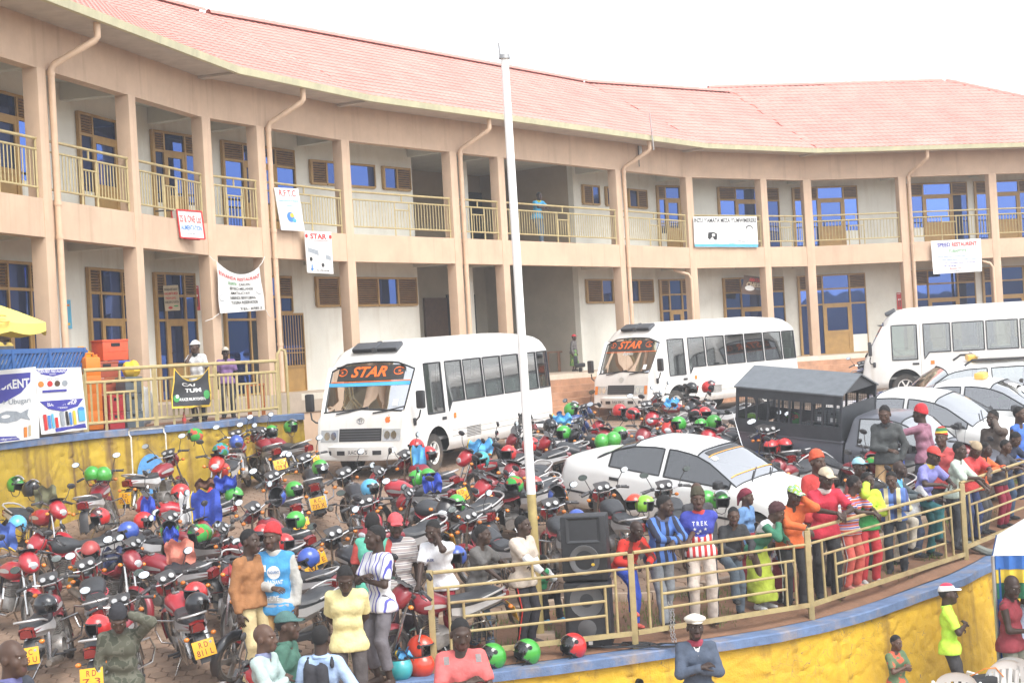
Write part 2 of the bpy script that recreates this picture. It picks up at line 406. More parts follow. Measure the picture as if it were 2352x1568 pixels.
def stone_wall(name, top, basez, label, cat, seed, batter=0.05, step=0.045, M=None):
 pts = resample(top, step)
 s = np.concatenate([[0], np.cumsum([(b - a).length for a, b in zip(pts[:-1], pts[1:])])])
 nv = 44
 rows = []
 for i, p in enumerate(pts):
  a, b = pts[max(0, i - 2)], pts[min(len(pts) - 1, i + 2)]
  t = (b - a); n = Vector((t.y,-t.x,0)).normalized()
  zb = basez(p)
  uu = np.full(nv, s[i]); vz = np.linspace(zb, p.z - 0.02, nv); hgt = stone_h(uu, vz + 6, seed)
  rows.append([(p.x + n.x * (hgt[k] + batter * (p.z - vz[k])), p.y + n.y * (hgt[k] + batter * (p.z - vz[k])), vz[k]) for k in range(nv)])
 mb = MB(); mb.grid(rows,0)
 o = thing(name, label, cat)
 mb.build('wall_face', M or M_yellow, o)
 return o, pts
def lip_beam(pts, w_out, w_in, h, parent, name='coping', M=M_lip):
 mb = MB(); rows = []
 for i, p in enumerate(pts):
  a, b = pts[max(0, i - 1)], pts[min(len(pts) - 1, i + 1)]
  t = (b - a); n = Vector((t.y,-t.x,0)).normalized()
  j = 0.008 * math.sin(i * 0.7) + 0.006 * math.sin(i * 1.9)
  c = 0.012
  prof = [(-w_in,-h),(-w_in,0),(w_out - c,0.002 + j * .4),(w_out + j,-c),(w_out + j,-h),(-0.0,-h)]
  rows.append([(p.x + n.x * q, p.y + n.y * q, p.z + z) for q, z in prof])
 mb.grid(rows,0, False, True)
 return mb.build(name, M, parent)
fwall, fpts = stone_wall('retaining_wall', LIP, lambda p: square_z(p.x) - 0.3, 'long curved yellow painted stone wall with a blue top edge below the crowd', 'wall',3)
lip_beam([Vector((p.x, p.y, p.z + 0.02)) for p in resample(LIP,.2)],0.10,0.28,0.11, fwall)
lwall, lpts = stone_wall('retaining_wall', TLIP, lambda p: G(p.x, p.y) - 0.4, 'yellow painted stone wall of the shop terrace at left with a blue top edge', 'wall',9, M=M_yellow_shaded)
lip_beam(resample(TLIP,.2),0.09,0.3,0.12, lwall)
# drain holes of the front wall
for x_, y_ in ((1445,1534),(1765,1566)):
 p = at_g(x_, y_ - 40); i = min(range(len(fpts)), key=lambda k: (fpts[k] - p).length)
 a, b = fpts[i - 2], fpts[i + 2]; t = (b - a).normalized(); n = Vector((t.y,-t.x,0)).normalized()
 q = fpts[i] + Vector((0,0,-0.33)) + n * 0.05
 mb = MB(); mb.lathe([(0.0,-0.02),(0.038,-0.02),(0.04,0.02),(0.05,0.02),(0.05,-0.03)],12)
 mb.build('drain_pipe', mat('pipe_black',(0.01,0.01,0.01),0.9, var=0), fwall, frame(q, t, Vector((0,0,1)), n))
# painted round logo in a white outline on the terrace wall
def wall_frame(pts, pxl):
 best = None
 for i in range(2, len(pts) - 2,2):
  p = pts[i]; u = (p - CAMP); r = ray(*pxl)
  d = abs(u.x / u.y - r.x / r.y)
  if best is None or d < best[0]: best = (d, i)
 i = best[1]; a, b = pts[i - 2], pts[i + 2]; t = (b - a).normalized(); n = Vector((t.y,-t.x,0)).normalized()
 return pts[i], t, n
p, t, n = wall_frame(lpts,(345,1075))
hit = at_plane(345,1075, p + n * 0.14, n)
mb = MB()
Mf = frame(hit, t, Vector((0,0,1)), n)
W_ = mat('white_wall_paint',(0.62,0.58,0.5),0.8, var=0.3, scale=9)
B_ = mat('sky_blue_wall_paint',(0.1,0.3,0.6),0.8, var=0.3, scale=7, dirt=(0.3,0.18,0.03), dirt_amt=.6)
def band(mb, x0, y0, x1, y1, mi=0): mb.add([(x0, y0,0),(x1, y0,0),(x1, y1,0),(x0, y1,0)], [(0,1,2,3)], mi)
# lie the paint on the rough face by ray casts
bv = BVHTree.FromPolygons([tuple(v) for v in [w.co for w in lwall.children[0].data.vertices]], [tuple(f.vertices) for f in lwall.children[0].data.polygons])
def drape(mb, bvt, M, off=0.006, cut=0.05):
 inv = (M.to_3x3() @ Vector((0,0,-1))).normalized()
 out = []
 for q in mb.v:
  w = M @ Vector(q)
  h = bvt.ray_cast(w - inv * 0.6, inv,1.6)
  out.append(tuple((h[0] - inv * off) if h[0] else w))
 mb.v = out
def patch(mb, fn, nu, nv, mi):
 mb.grid([[fn(i / nu, j / nv) for j in range(nv + 1)] for i in range(nu + 1)], mi, True)
Wd, Hd = 0.78,1.5
for x0, y0, x1, y1 in ((-Wd / 2,-Hd / 2,-Wd / 2 + .03, Hd / 2),(Wd / 2 - .03,-Hd / 2, Wd / 2, Hd / 2),(-Wd / 2, Hd / 2 - .06, Wd / 2, Hd / 2)):
 patch(mb, lambda a, b: (x0 + (x1 - x0) * a, y0 + (y1 - y0) * b,0), max(2, int((x1 - x0) / .04)), max(2, int((y1 - y0) / .04)),0)
patch(mb, lambda a, b: (0.30 * b * math.cos(6.2832 * a) + .02,0.36 * b * math.sin(6.2832 * a) - .1,0),36,8,1)
drape(mb, bv, Mf,0.007)
mt = MB(); tv, tf, tw, th = text_geo('MTN',.03);
mt.add([(q[0] * .38 / tw + .02, q[1] * .18 / th - .1,0) for q in tv], tf,0); drape(mt, bv, Mf,0.016)
mb.build('painted_logo', [W_, B_], lwall); mt.build('painted_letters', W_, lwall)
# terrace fill and the arcade floor come with the building
# soil strip between rail and pavers, kerb, grass
rows = []
for p in resample(LIP,.25):
 a = 0.26;
 n = Vector((-.35,1,0)).normalized()
 rows.append([(p.x + n.x * d, p.y + n.y * d, G(p.x + n.x * d, p.y + n.y * d) + (0.035 + 0.03 * math.sin(d * 5 + p.x * 3) if d > .3 else 0.012)) for d in (0.2,.5,.8,1.1,1.4,1.7,2.0)])
mb = MB(); mb.grid(rows,0); tag(mb.build('soil_strip', M_soil), kind='structure')
kb = resample([Vector(r[-1]) for r in rows],.9)
kerbo = thing('kerb', 'low line of worn concrete kerb blocks between the pavers and the soil strip', 'kerb')
for a, b in zip(kb[:-1], kb[1:]):
 t = (b - a); L = t.length; t.normalize(); nn = Vector((-t.y, t.x,0)).normalized()
 mb = MB(); mb.box((L / 2,0,0.02),(L - .012,.14,.16),0, None,.015); mb.build('kerb_block', M_concrete, kerbo, frame(a + Vector((0,0, random.uniform(-.01,.01))), t, nn, t.cross(nn)))
# tufts of grass on the strip
M_grass = mat('grass_blades',(0.10,0.17,0.03),0.7, var=0.35, scale=30)
mb = MB()
rg = random.Random(5)
cl = [(rg.choice(rows)) for _ in range(60)]
for cr in cl:
 k = rg.randint(2,6); c0 = Vector(cr[k])
 for _ in range(70):
  x, y = c0.x + rg.gauss(0,.16), c0.y + rg.gauss(0,.13); z = G(x, y) + .03
  h = rg.uniform(.04,.11); a = rg.uniform(0,6.28); l = rg.uniform(.01,.05); w = .006
  dx, dy = math.cos(a), math.sin(a)
  mb.add([(x - dy * w, y + dx * w, z),(x + dy * w, y - dx * w, z),(x + dx * l, y + dy * l, z + h)], [(0,1,2)])
tag(mb.build('grass', M_grass), 'short green grass tufts on the red soil strip behind the rail', 'grass', kind='stuff')
# flagpole
b0 = at_g(1241,1470)
M_white = mat('white_gloss_paint',(0.8,0.8,0.78),0.45, var=0.05, scale=3)
M_khaki = mat('khaki_paint',(0.42,0.33,0.13),0.55, var=0.18, scale=8, dirt=(0.25,0.13,0.06), dirt_amt=.5)
pole = thing('flagpole', 'tall white painted steel flagpole with a khaki lower end', 'flagpole', T(*b0) @ RY(R(-.3)))
mb = MB(); mb.tube([(0,0,0),(0,0,1.75)], [.056,.055],20); mb.build('lower_pole', M_khaki, pole)
mb = MB(); mb.tube([(0,0,1.75),(0,0,6.97)], [.0545,.047],20); mb.build('pole', mat('pole_white',(0.8,0.8,0.78),0.45, var=0.05, scale=3, dirt=(.3,.3,.28), dirt_amt=.25), pole)
mb = MB(); mb.lathe([(0,.05),(.06,.05),(.07,.0),(0,0)],16); mb.tube([(-.05,0,.02),(-.06,0,.2)],.012,6); mb.build('pole_cap', mat('grey_metal',(.3,.3,.3),.5,.6), pole, T(0,0,6.97))
mb = MB(); mb.box((0,0,.03),(.36,.3,.12),0, None,.02); mb.build('base_plate', M_concrete, pole)
# the curved two-storey building
Z0, ZSB, ZST, ZBB, ZBT, ZEV = 4.43,7.531,8.209,10.509,11.38,11.35
def V2(x, y): return Vector((x, y,0))
COLS = dict(A=V2(-8.036,28.839), B=V2(-7.216,32.165), C=V2(-6.394,35.447), D=V2(-5.50,37.22), E=V2(-3.901,40.328), F=V2(-1.379,43.80), G=V2(-.145,45.54), H=V2(3.462,50.407),
   I=V2(5.959,53.85), J=V2(8.69,55.93), K=V2(10.376,57.137), L=V2(13.87,57.95), M=V2(17.276,58.72))
tA = (COLS['C'] - COLS['A']).normalized(); tM = (COLS['M'] - COLS['K']).normalized()
COLS['Z'] = COLS['A'] - tA * 3.4; COLS['Y'] = COLS['Z'] - tA * 3.4; COLS['N'] = COLS['M'] + tM * 3.4; COLS['O'] = COLS['N'] + tM * 3.4
KN = [COLS['Y'], COLS['C'], COLS['E'], COLS['I'], COLS['K'], COLS['O']]
FT = [(b - a).normalized() for a, b in zip(KN[:-1], KN[1:])]
FN = [Vector((t.y,-t.x,0)) for t in FT]
def off_poly(o):
 """facade line moved by o along the outward normals, mitred"""
 out = [KN[0] + FN[0] * o]
 for i in range(1,5):
  m = (FN[i - 1] + FN[i]).normalized(); out.append(KN[i] + m * (o / m.dot(FN[i])))
 return out + [KN[5] + FN[4] * o]
def FP(f, s, o, z):
 p = KN[f] + FT[f] * s + FN[f] * o; return Vector((p.x, p.y, z))
FC = {'Y': 0, 'Z': 0, 'A': 0, 'B': 0, 'C': 1, 'D': 1, 'E': 2, 'F': 2, 'G': 2, 'H': 2, 'I': 3, 'J': 3, 'K': 4, 'L': 4, 'M': 4, 'N': 4, 'O': 4}
def cs(c, f): return (COLS[c] - KN[f]).dot(FT[f])
M_plaster = mat('tan_plaster',(0.60,0.43,0.30),0.85, var=0.1, scale=1.2, bump=0.35, bscale=70, dirt=(0.46,0.31,0.21), dirt_amt=0.5)
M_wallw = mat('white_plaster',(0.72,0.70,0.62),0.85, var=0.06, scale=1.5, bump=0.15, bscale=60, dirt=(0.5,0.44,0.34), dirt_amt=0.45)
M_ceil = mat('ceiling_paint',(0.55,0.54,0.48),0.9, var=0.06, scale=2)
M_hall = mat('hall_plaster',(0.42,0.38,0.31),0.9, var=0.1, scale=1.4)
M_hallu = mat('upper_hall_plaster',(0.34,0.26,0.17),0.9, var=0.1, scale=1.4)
M_floor = mat('arcade_tile',(0.42,0.34,0.26),0.6, var=0.15, scale=3)
M_ochre = mat('ochre_frame_paint',(0.36,0.205,0.055),0.5, var=0.15, scale=5)
M_louv = mat('louvre_paint',(0.25,0.135,0.05),0.6, var=0.2, scale=8)
M_rail = mat('khaki_rail_paint',(0.45,0.36,0.17),0.5, var=0.15, scale=7, dirt=(0.3,0.17,0.08), dirt_amt=.45)
M_soffit = mat('soffit_board',(0.50,0.46,0.42),0.8, var=0.12, scale=3)
M_gutter = mat('cream_gutter',(0.50,0.47,0.30),0.5, var=0.14, scale=2)
M_pipe = mat('tan_downpipe',(0.62,0.44,0.30),0.55, var=0.12, scale=4)
M_roof = mat('pink_roof_tile',(0.60,0.255,0.215),0.7, var=0.16, scale=1.0, dirt=(0.4,0.22,0.18), dirt_amt=.4, rnd=.05)
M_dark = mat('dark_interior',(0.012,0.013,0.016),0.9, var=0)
M_brown = mat('brown_door',(0.10,0.05,0.025),0.6, var=0.2)
streaks(M_plaster,(.40,.27,.18),.55,2.5); streaks(M_wallw,(.45,.38,.28),.4,2.0); streaks(M_gutter,(.3,.3,.2),.5,3.0)
streaks(M_roof,(.36,.17,.14),.5,1.2)
def blue_glass():
 m = bpy.data.materials.new('blue_mirror_glass'); m.use_nodes = True; nt = m.node_tree; nt.nodes.clear()
 o = nt.nodes.new('ShaderNodeOutputMaterial'); d = nt.nodes.new('ShaderNodeBsdfDiffuse'); d.inputs['Color'].default_value = (0.012,0.018,0.06,1)
 g = nt.nodes.new('ShaderNodeBsdfGlossy'); g.inputs['Color'].default_value = (0.12,0.22,0.62,1); g.inputs['Roughness'].default_value = 0.02
 n = nt.nodes.new('ShaderNodeTexNoise'); n.inputs['Scale'].default_value = 0.8; tc = nt.nodes.new('ShaderNodeTexCoord'); nt.links.new(tc.outputs['Object'], n.inputs['Vector'])
 b = nt.nodes.new('ShaderNodeBump'); b.inputs['Strength'].default_value = 0.08; b.inputs['Distance'].default_value = 0.05; nt.links.new(n.outputs['Fac'], b.inputs['Height']); nt.links.new(b.outputs[0], g.inputs['Normal'])
 mx = nt.nodes.new('ShaderNodeMixShader'); oi = nt.nodes.new('ShaderNodeObjectInfo'); mr = nt.nodes.new('ShaderNodeMapRange'); mr.inputs['To Min'].default_value = .25; mr.inputs['To Max'].default_value = .68; nt.links.new(oi.outputs['Random'], mr.inputs['Value']); nt.links.new(mr.outputs[0], mx.inputs[0])
 nt.links.new(d.outputs[0], mx.inputs[1]); nt.links.new(g.outputs[0], mx.inputs[2]); nt.links.new(mx.outputs[0], o.inputs['Surface']); return m
M_glass = blue_glass()
bld = thing('building', 'long curved two storey shop building with tan arcades and a pink tiled roof', 'building')
def strip(name, oa, ob, za, zb, M, i0=0, i1=5, parent=bld):
 """a mitred band along the facade from (offset oa, za) to (offset ob, zb)"""
 A, B = off_poly(oa), off_poly(ob); mb = MB()
 mb.grid([[(A[i].x, A[i].y, za),(B[i].x, B[i].y, zb)] for i in range(i0, i1 + 1)],0, False)
 return mb.build(name, M, parent)
def slab(name, oa, ob, za, zb, M, parent=bld, i0=0, i1=5):
 A, B = off_poly(oa), off_poly(ob); mb = MB()
 mb.grid([[(A[i].x, A[i].y, za),(A[i].x, A[i].y, zb),(B[i].x, B[i].y, zb),(B[i].x, B[i].y, za)] for i in range(i0, i1 + 1)],0, False, True)
 return mb.build(name, M, parent)
W_ = 1.5
CW = 0.30
slab('floor_band',-0.015,-0.26, ZSB, ZST, M_plaster)
slab('top_beam',-0.017,-0.26, ZBB, ZBT + .05, M_plaster)
slab('balcony_floor',-0.26,-W_ - .3, ZSB + .36, ZST - .06, M_ceil)
slab('upper_ceiling',-0.26,-W_ - .3, ZBB + .38, ZBB + .45, M_ceil)
slab('arcade_floor',0.3,-W_ - 6.5, Z0 - .45, Z0, M_floor)
slab('plinth',0.27,-.5,2.2, Z0 - .45, M_plaster)
# back walls, open between the two stair halls in the middle facet
HALL0, HALL1 = cs('E',2),0
def back_s(fx, fy, f): # photograph point -> distance along facet on the back wall
 p = at_plane(fx * 2352 / 4096, fy * 2352 / 4096, FP(f,0,-W_,0), FN[f]); return (p - KN[f]).dot(FT[f]), p.z
hs0 = back_s(1672,1150,2)[0]; hs1 = back_s(2312,1100,2)[0]
BP = off_poly(-W_); BQ = off_poly(-W_ - .2)
def wall_piece(name, a, b, z0, z1, M, th=.2, nrm=None):
 t = (b - a).normalized(); n = Vector((t.y,-t.x,0)); mb = MB()
 q = [a, b, b - n * th, a - n * th]
 mb.add([(v.x, v.y, z0) for v in q] + [(v.x, v.y, z1) for v in q], [(0,1,5,4),(1,2,6,5),(2,3,7,6),(3,0,4,7),(4,5,6,7),(3,2,1,0)])
 return mb.build(name, M, bld)
for lv,(z0, z1) in enumerate(((Z0, ZSB + .4),(ZST - .06, ZBB + .4))):
 for f in range(5):
  if f == 2:
   wall_piece('back_wall', BP[2], FP(2, hs0,-W_,0), z0, z1, M_wallw); wall_piece('back_wall', FP(2, hs1,-W_,0), BP[3], z0, z1, M_wallw)
  else: wall_piece('back_wall', BP[f], BP[f + 1], z0, z1, M_wallw)
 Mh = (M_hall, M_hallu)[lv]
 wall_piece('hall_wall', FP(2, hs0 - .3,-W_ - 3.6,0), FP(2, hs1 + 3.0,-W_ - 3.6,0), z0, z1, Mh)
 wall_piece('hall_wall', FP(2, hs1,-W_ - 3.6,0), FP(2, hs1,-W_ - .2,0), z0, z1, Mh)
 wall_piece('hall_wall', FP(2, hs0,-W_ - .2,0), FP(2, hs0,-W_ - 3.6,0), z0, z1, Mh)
 mb = MB(); a = [FP(2, hs0 - .3,-W_ - .21, z1 - .05), FP(2, hs1 + .3,-W_ - .21, z1 - .05), FP(2, hs1 + .3,-W_ - 3.8, z1 - .05), FP(2, hs0 - .3,-W_ - 3.8, z1 - .05)]
 mb.add([tuple(v) for v in a], [(0,1,2,3)]); mb.build('hall_ceiling', M_ceil, bld)
mb = MB(); a = [FP(2, hs0 - .3,-W_ - .31, ZST - .06), FP(2, hs1 + .3,-W_ - .31, ZST - .06), FP(2, hs1 + .3,-W_ - 3.8, ZST - .06), FP(2, hs0 - .3,-W_ - 3.8, ZST - .06)]
mb.add([tuple(v) for v in a], [(0,1,2,3)]); mb.build('hall_floor', M_floor, bld)
# hall fittings: pilasters, dark doors, stair underside, shelf rack
def fbox(name, f, s0, s1, o0, o1, z0, z1, M, bev=0, parent=bld):
 mb = MB(); mb.box(((s0 + s1) / 2,(o0 + o1) / 2,(z0 + z1) / 2),(abs(s1 - s0), abs(o1 - o0), abs(z1 - z0)),0, None, bev)
 return mb.build(name, M, parent, frame(KN[f], FT[f], FN[f],(0,0,1)))
sp = back_s(1880,1150,2)[0]
for z0, z1 in ((Z0, ZSB + .4),(ZST - .06, ZBB + .4)):
 fbox('pilaster',2, sp - .16, sp + .16,-W_ - .3,-W_, z0, z1, M_wallw)
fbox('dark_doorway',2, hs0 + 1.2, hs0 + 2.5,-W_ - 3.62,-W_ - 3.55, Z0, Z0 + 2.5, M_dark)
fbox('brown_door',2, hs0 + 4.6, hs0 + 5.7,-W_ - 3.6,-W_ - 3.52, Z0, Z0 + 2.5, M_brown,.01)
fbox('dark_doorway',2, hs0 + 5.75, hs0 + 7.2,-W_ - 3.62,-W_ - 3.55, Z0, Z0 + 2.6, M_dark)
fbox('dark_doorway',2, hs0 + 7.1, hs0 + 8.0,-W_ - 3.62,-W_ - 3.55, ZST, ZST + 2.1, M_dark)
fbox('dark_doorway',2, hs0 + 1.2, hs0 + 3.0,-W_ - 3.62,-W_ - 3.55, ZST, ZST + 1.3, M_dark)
mb = MB()
for i in range(10): mb.box((hs0 + .25 + .0 * i,-W_ - .6 - .28 * i, Z0 + .17 * (i + .5)),(1.3,.28,.17 * (1)),0)
mb.build('stair', M_concrete, bld, frame(KN[2], FT[2], FN[2],(0,0,1)))
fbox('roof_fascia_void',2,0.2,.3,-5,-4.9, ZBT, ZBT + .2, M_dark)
# columns and cross beams
colmb = MB(); colmb.box((CW / 2,-CW / 2,0),(CW, CW,1),0, None,0.0);
for c in 'YZABCDEFGHIJKLMNO':
 f = FC[c]; s = cs(c, f)
 mb = MB(); mb.box((CW / 2,-CW / 2,(Z0 + ZBB) / 2),(CW, CW, ZBB - Z0 + .02),0, None,0.018)
 mb.build('column', M_plaster, bld, frame(FP(f, s,0,0), FT[f], FN[f],(0,0,1)))
 for zb, zt in ((ZSB + .02, ZSB + .38),(ZBB + .03, ZBB + .40)):
  mb = MB(); mb.box((CW / 2,-(W_ + .26) / 2 - .0,(zb + zt) / 2),(.24, W_ - .27, zt - zb)); mb.build('cross_beam', M_ceil, bld, frame(FP(f, s,0,0), FT[f], FN[f],(0,0,1)))
# doors and windows
def panes(parent, f, s0, s1, z0, z1, o, M=None):
 mb = MB(); mb.box(((s0 + s1) / 2, o,(z0 + z1) / 2),(s1 - s0,.016, z1 - z0)); return mb.build('pane', M or M_glass, parent, frame(KN[f], FT[f], FN[f],(0,0,1)))
def louvre(parent, f, s0, s1, z0, z1, o):
 n = max(4, int((z1 - z0) / .055)); mb = MB(); mb.box(((s0 + s1) / 2, o - .02,(z0 + z1) / 2),(s1 - s0,.01, z1 - z0),1)
 for i in range(n):
  z = z0 + (z1 - z0) * (i + .5) / n
  mb.box((0,0,0),(s1 - s0,.045,.012),0, T((s0 + s1) / 2, o + .012, z) @ RX(R(38)))
 return mb.build('louvre', [M_louv, M_dark], parent, frame(KN[f], FT[f], FN[f],(0,0,1)))
def bar(mb, s0, s1, z0, z1, o, d=.06, mi=0): mb.box(((s0 + s1) / 2, o,(z0 + z1) / 2),(s1 - s0, d, z1 - z0), mi)
def shopfront(f, s0, s1, z0, z1, cols, rows, low=None, name='shopfront'):
 """cols: fractions of the vertical bars; rows: list of (height z, kinds per column) from the bottom; kind g glass, l louvre, p panel, d dark opening"""
 root = bpy.data.objects.new(name, None); COL.objects.link(root); root.parent = bld
 o = -W_ + .045; fwid = .055
 xs = [s0 + (s1 - s0) * c for c in cols]
 zs = [z0] + [r[0] for r in rows]
 mb = MB()
 for i, x in enumerate(xs): bar(mb, x - (0 if i == 0 else fwid / 2), x + (0 if i == len(xs) - 1 else fwid / 2) + (fwid if i == 0 else 0), z0, z1, o,.075)
 for j, z in enumerate(zs):
  for i in range(len(xs) - 1): bar(mb, xs[i] + fwid * .5, xs[i + 1] - fwid * .5, z - (fwid if j == len(zs) - 1 else fwid / 2), z + (0 if j == len(zs) - 1 else fwid / 2), o,.065)
 mb.build('frame', M_ochre, root, frame(KN[f], FT[f], FN[f],(0,0,1)))
 for j,(zt, kinds) in enumerate(rows):
  for i, k in enumerate(kinds):
   a, b, c, d = xs[i] + fwid / 2, xs[i + 1] - fwid / 2, zs[j] + fwid / 2, zt - fwid / 2
   if k == 'g': panes(root, f, a, b, c, d, o - .01)
   elif k == 'l': louvre(root, f, a, b, c, d, o)
   elif k == 'p':
    m2 = MB(); bar(m2, a, b, c, d, o - .01,.03); m2.build('door_panel', M_ochre, root, frame(KN[f], FT[f], FN[f],(0,0,1)))
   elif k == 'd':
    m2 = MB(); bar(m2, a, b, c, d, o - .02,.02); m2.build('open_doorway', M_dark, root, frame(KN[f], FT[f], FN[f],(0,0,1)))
   elif k == 'D':   # door leaf: frame of its own, glass above a solid panel
    m2 = MB(); zz = c + .75
    for q0, q1 in ((a, a + .09),(b - .09, b)): bar(m2, q0, q1, c, d, o + .004,.05)
    for q0, q1 in ((c, c + .12),(zz - .05, zz + .05),(d - .1, d)): bar(m2, a + .09, b - .09, q0, q1, o + .002,.05)
    bar(m2, a + .09, b - .09, c + .12, zz - .05, o - .006,.03)
    dl = m2.build('door', M_ochre, root, frame(KN[f], FT[f], FN[f],(0,0,1)))
    panes(root, f, a + .09, b - .09, zz + .05, d - .1, o - .012)
    m3 = MB(); m3.tube([(a + .13, o + .06, c + 1.02),(a + .05, o + .06, c + 1.02)],.012,6); m3.build('door_handle', mat('handle_dark',(.03,.03,.03),.4,.5), root, frame(KN[f], FT[f], FN[f],(0,0,1)))
   elif k == 'w':   # side light over a low wall
    m2 = MB(); bar(m2, a, b, c, c + .62, o - .01,.04); m2.build('sill_panel', M_wallw, root, frame(KN[f], FT[f], FN[f],(0,0,1)))
    panes(root, f, a, b, c + .62, d, o - .01)
 return root
def U(xl, xr, y):
 """photograph span on the back wall -> facet, start, end, kept inside the facet"""
 m = (xl + xr) / 2 - (y - 950) * .055
 f = sum(m > q for q in (589,1192,2615,3126))
 lo, hi = (BP[f] - KN[f]).dot(FT[f]) + .06,(BP[f + 1] - KN[f]).dot(FT[f]) - .06
 return f, min(max(back_s(xl, y, f)[0], lo), hi), max(min(back_s(xr, y, f)[0], hi), lo)
UZ0, UZ1, UZ2 = ZST - .05, ZST + 1.75, ZST + 2.2
def upper3(xl, xr, y, k='wDw', cols=(0,.26,.74,1), top='lgl'):
 f, a, b = U(xl, xr, y); return shopfront(f, a, b, UZ0, UZ2, cols, [(UZ1, k),(UZ2, top)], name='upper_shopfront')
for xl, xr, y in ((-420,-210,300),(-130,110,380),(298,500,449),(596,770,532)): upper3(xl, xr, y)
upper3(878,1190,589, 'gDDg',(0,.27,.50,.72,1), 'lggl')
def strip_win(xl, xr, y, z0, z1, cols, kinds):
 f, a, b = U(xl, xr, y); return shopfront(f, a, b, z0, z1, cols, [(z1, kinds)], name='strip_window')
strip_win(1232,1490,640, ZST + 1.42, ZST + 2.02,(0,.24,.52,1), 'lgg')
strip_win(1522,1633,665, ZST + 1.42, ZST + 2.02,(0,.5,1), 'gl')
strip_win(2322,2390,730, ZST + 1.42, ZST + 2.02,(0,.55,1), 'lg'); strip_win(2415,2440,745, ZST + 1.42, ZST + 2.02,(0,1), 'g'); strip_win(2505,2580,750, ZST + 1.42, ZST + 2.02,(0,.5,1), 'gl')
upper3(2620,2745,740); upper3(2865,3122,758, 'wDg',(0,.28,.70,1)); upper3(3164,3424,745, 'gDw',(0,.38,.78,1)); upper3(3622,3863,735, 'wDg'); upper3(3891,4130,720, 'gDg'); upper3(4160,4350,720)
# ground floor
LZ1, LZ2, LZ3, LZ4 = Z0 + .02, Z0 + 1.78, Z0 + 2.32, Z0 + 2.84
def lower3(xl, xr, y, door='wDw', cols=(0,.25,.72,1)):
 f, a, b = U(xl, xr, y); return shopfront(f, a, b, Z0 + .01, LZ4, cols, [(LZ2, door),(LZ3, 'ggg'),(LZ4, 'lgl')], name='shopfront')
lower3(-420,-180,960); lower3(-110,152,1010, 'gDg',(0,.45,.8,1)); lower3(336,520,1029); lower3(562,768,1060, 'gDg')
f, a1, b1 = U(880,1155,1075)
shopfront(f, a1, b1 - .62, Z0 + .01, LZ4,(0,.45,1), [(LZ2, 'gd'),(LZ3, 'gg'),(LZ4, 'lg')])
shopfront(f, b1 - .6, b1, Z0 + 1.95, LZ4,(0,1), [(LZ3, 'g'),(LZ4, 'l')])
f, c1, c2 = U(1100,1232,1290)
c1 = max(c1, b1 - .6)
bd = shopfront(f, c1, c2, Z0 + .01, Z0 + 1.93,(0,1), [(Z0 + .62, 'p'),(Z0 + 1.93, 'g')], name='barred_door')
mb = MB()
for i in range(9): mb.tube([(c1 + (c2 - c1) * (i + .5) / 9,-W_ + .1, Z0 + .62),(c1 + (c2 - c1) * (i + .5) / 9,-W_ + .1, Z0 + 1.9)],.012,5)
for z in (.95,1.05): mb.tube([(c1 + .03,-W_ + .1, Z0 + z),(c2 - .03,-W_ + .1, Z0 + z)],.012,5)
mb.build('bars', M_ochre, bd, frame(KN[f], FT[f], FN[f],(0,0,1)))
strip_win(1256,1402,1130, Z0 + 2.1, Z0 + 2.84,(0,.62,1), 'lg'); strip_win(1412,1660,1130, Z0 + 2.1, Z0 + 2.84,(0,.36,.68,1), 'lgl')
strip_win(2338,2460,1130, Z0 + 2.1, Z0 + 2.84,(0,.5,.86,1), 'lgl'); strip_win(2510,2606,1130, Z0 + 2.1, Z0 + 2.84,(0,.4,1), 'gl')
lower3(2630,2755,1093, 'gDg',(0,.3,.7,1)); lower3(2885,3140,1093, 'gDg',(0,.28,.68,1)); lower3(3184,3455,1075, 'gDw',(0,.36,.76,1)); lower3(3640,3894,1060, 'gDg'); lower3(3922,4150,1055, 'gDg'); lower3(4170,4390,1055)
# balcony railings
barmb = MB(); barmb.tube([(0,0,0),(0,0,1)],.0125,4); bar_me = barmb.mesh('bar', M_rail)
def railing(a, b, zb, parent, name='railing', h=1.06, second=.87, low=.2, sp=.118, seat=.09, rr=.022, bw=1.0):
 """one panel of khaki rails between two posts, with a stepped notch in the middle"""
 t = (b - a); L = t.length; t.normalize(); n = Vector((t.y,-t.x,0))
 root = bpy.data.objects.new(name, None); COL.objects.link(root); root.parent = parent
 sl = (b.z - a.z) / max(L,.01)
 M = frame((a.x, a.y, zb), t, n,(0,0,1)) @ Matrix(((1,0,0,0),(0,1,0,0),(sl,0,1,0),(0,0,0,1)))
 def part(nm, *segs, r=rr, k=6):
  m = MB()
  for s0, s1 in segs: m.tube([s0, s1], r, k)
  o = m.build(nm, M_rail, root); o.matrix_local = M; return o
 part('top_rail',((0,0, h),(L,0, h)), r=rr * 1.25, k=8)
 c0, c1 = L / 2 - seat * 3.2, L / 2 + seat * 3.2
 part('second_rail',((0,0, second),(L,0, second)))
 part('bottom_rail',((0,0, low),(L,0, low)))
 part('notch_rail',((c0,0, second - .2),(c1,0, second - .2)), r=rr * .8)
 for x in (.03, c0, c1, L - .03): part('post',((x,0,0),(x,0, second)), r=rr * 1.1, k=4)
 for x in ((L / 2,) if L > 2.4 else (L / 2,)): part('peg',((x,0, second),(x,0, h)), r=rr * .9)
 part('peg',((.03,0, second),(.03,0, h))); part('peg',((L - .03,0, second),(L - .03,0, h)))
 k = int(L / sp)
 for i in range(1, k):
  x = L * i / k
  if min(abs(x - c0), abs(x - c1)) < .04: continue
  top = second - .2 if c0 < x < c1 else second
  o = obj('bar', bar_me, root); o.matrix_local = M @ T(x,0, low) @ Matrix.Diagonal((bw, bw, top - low,1))
 return root
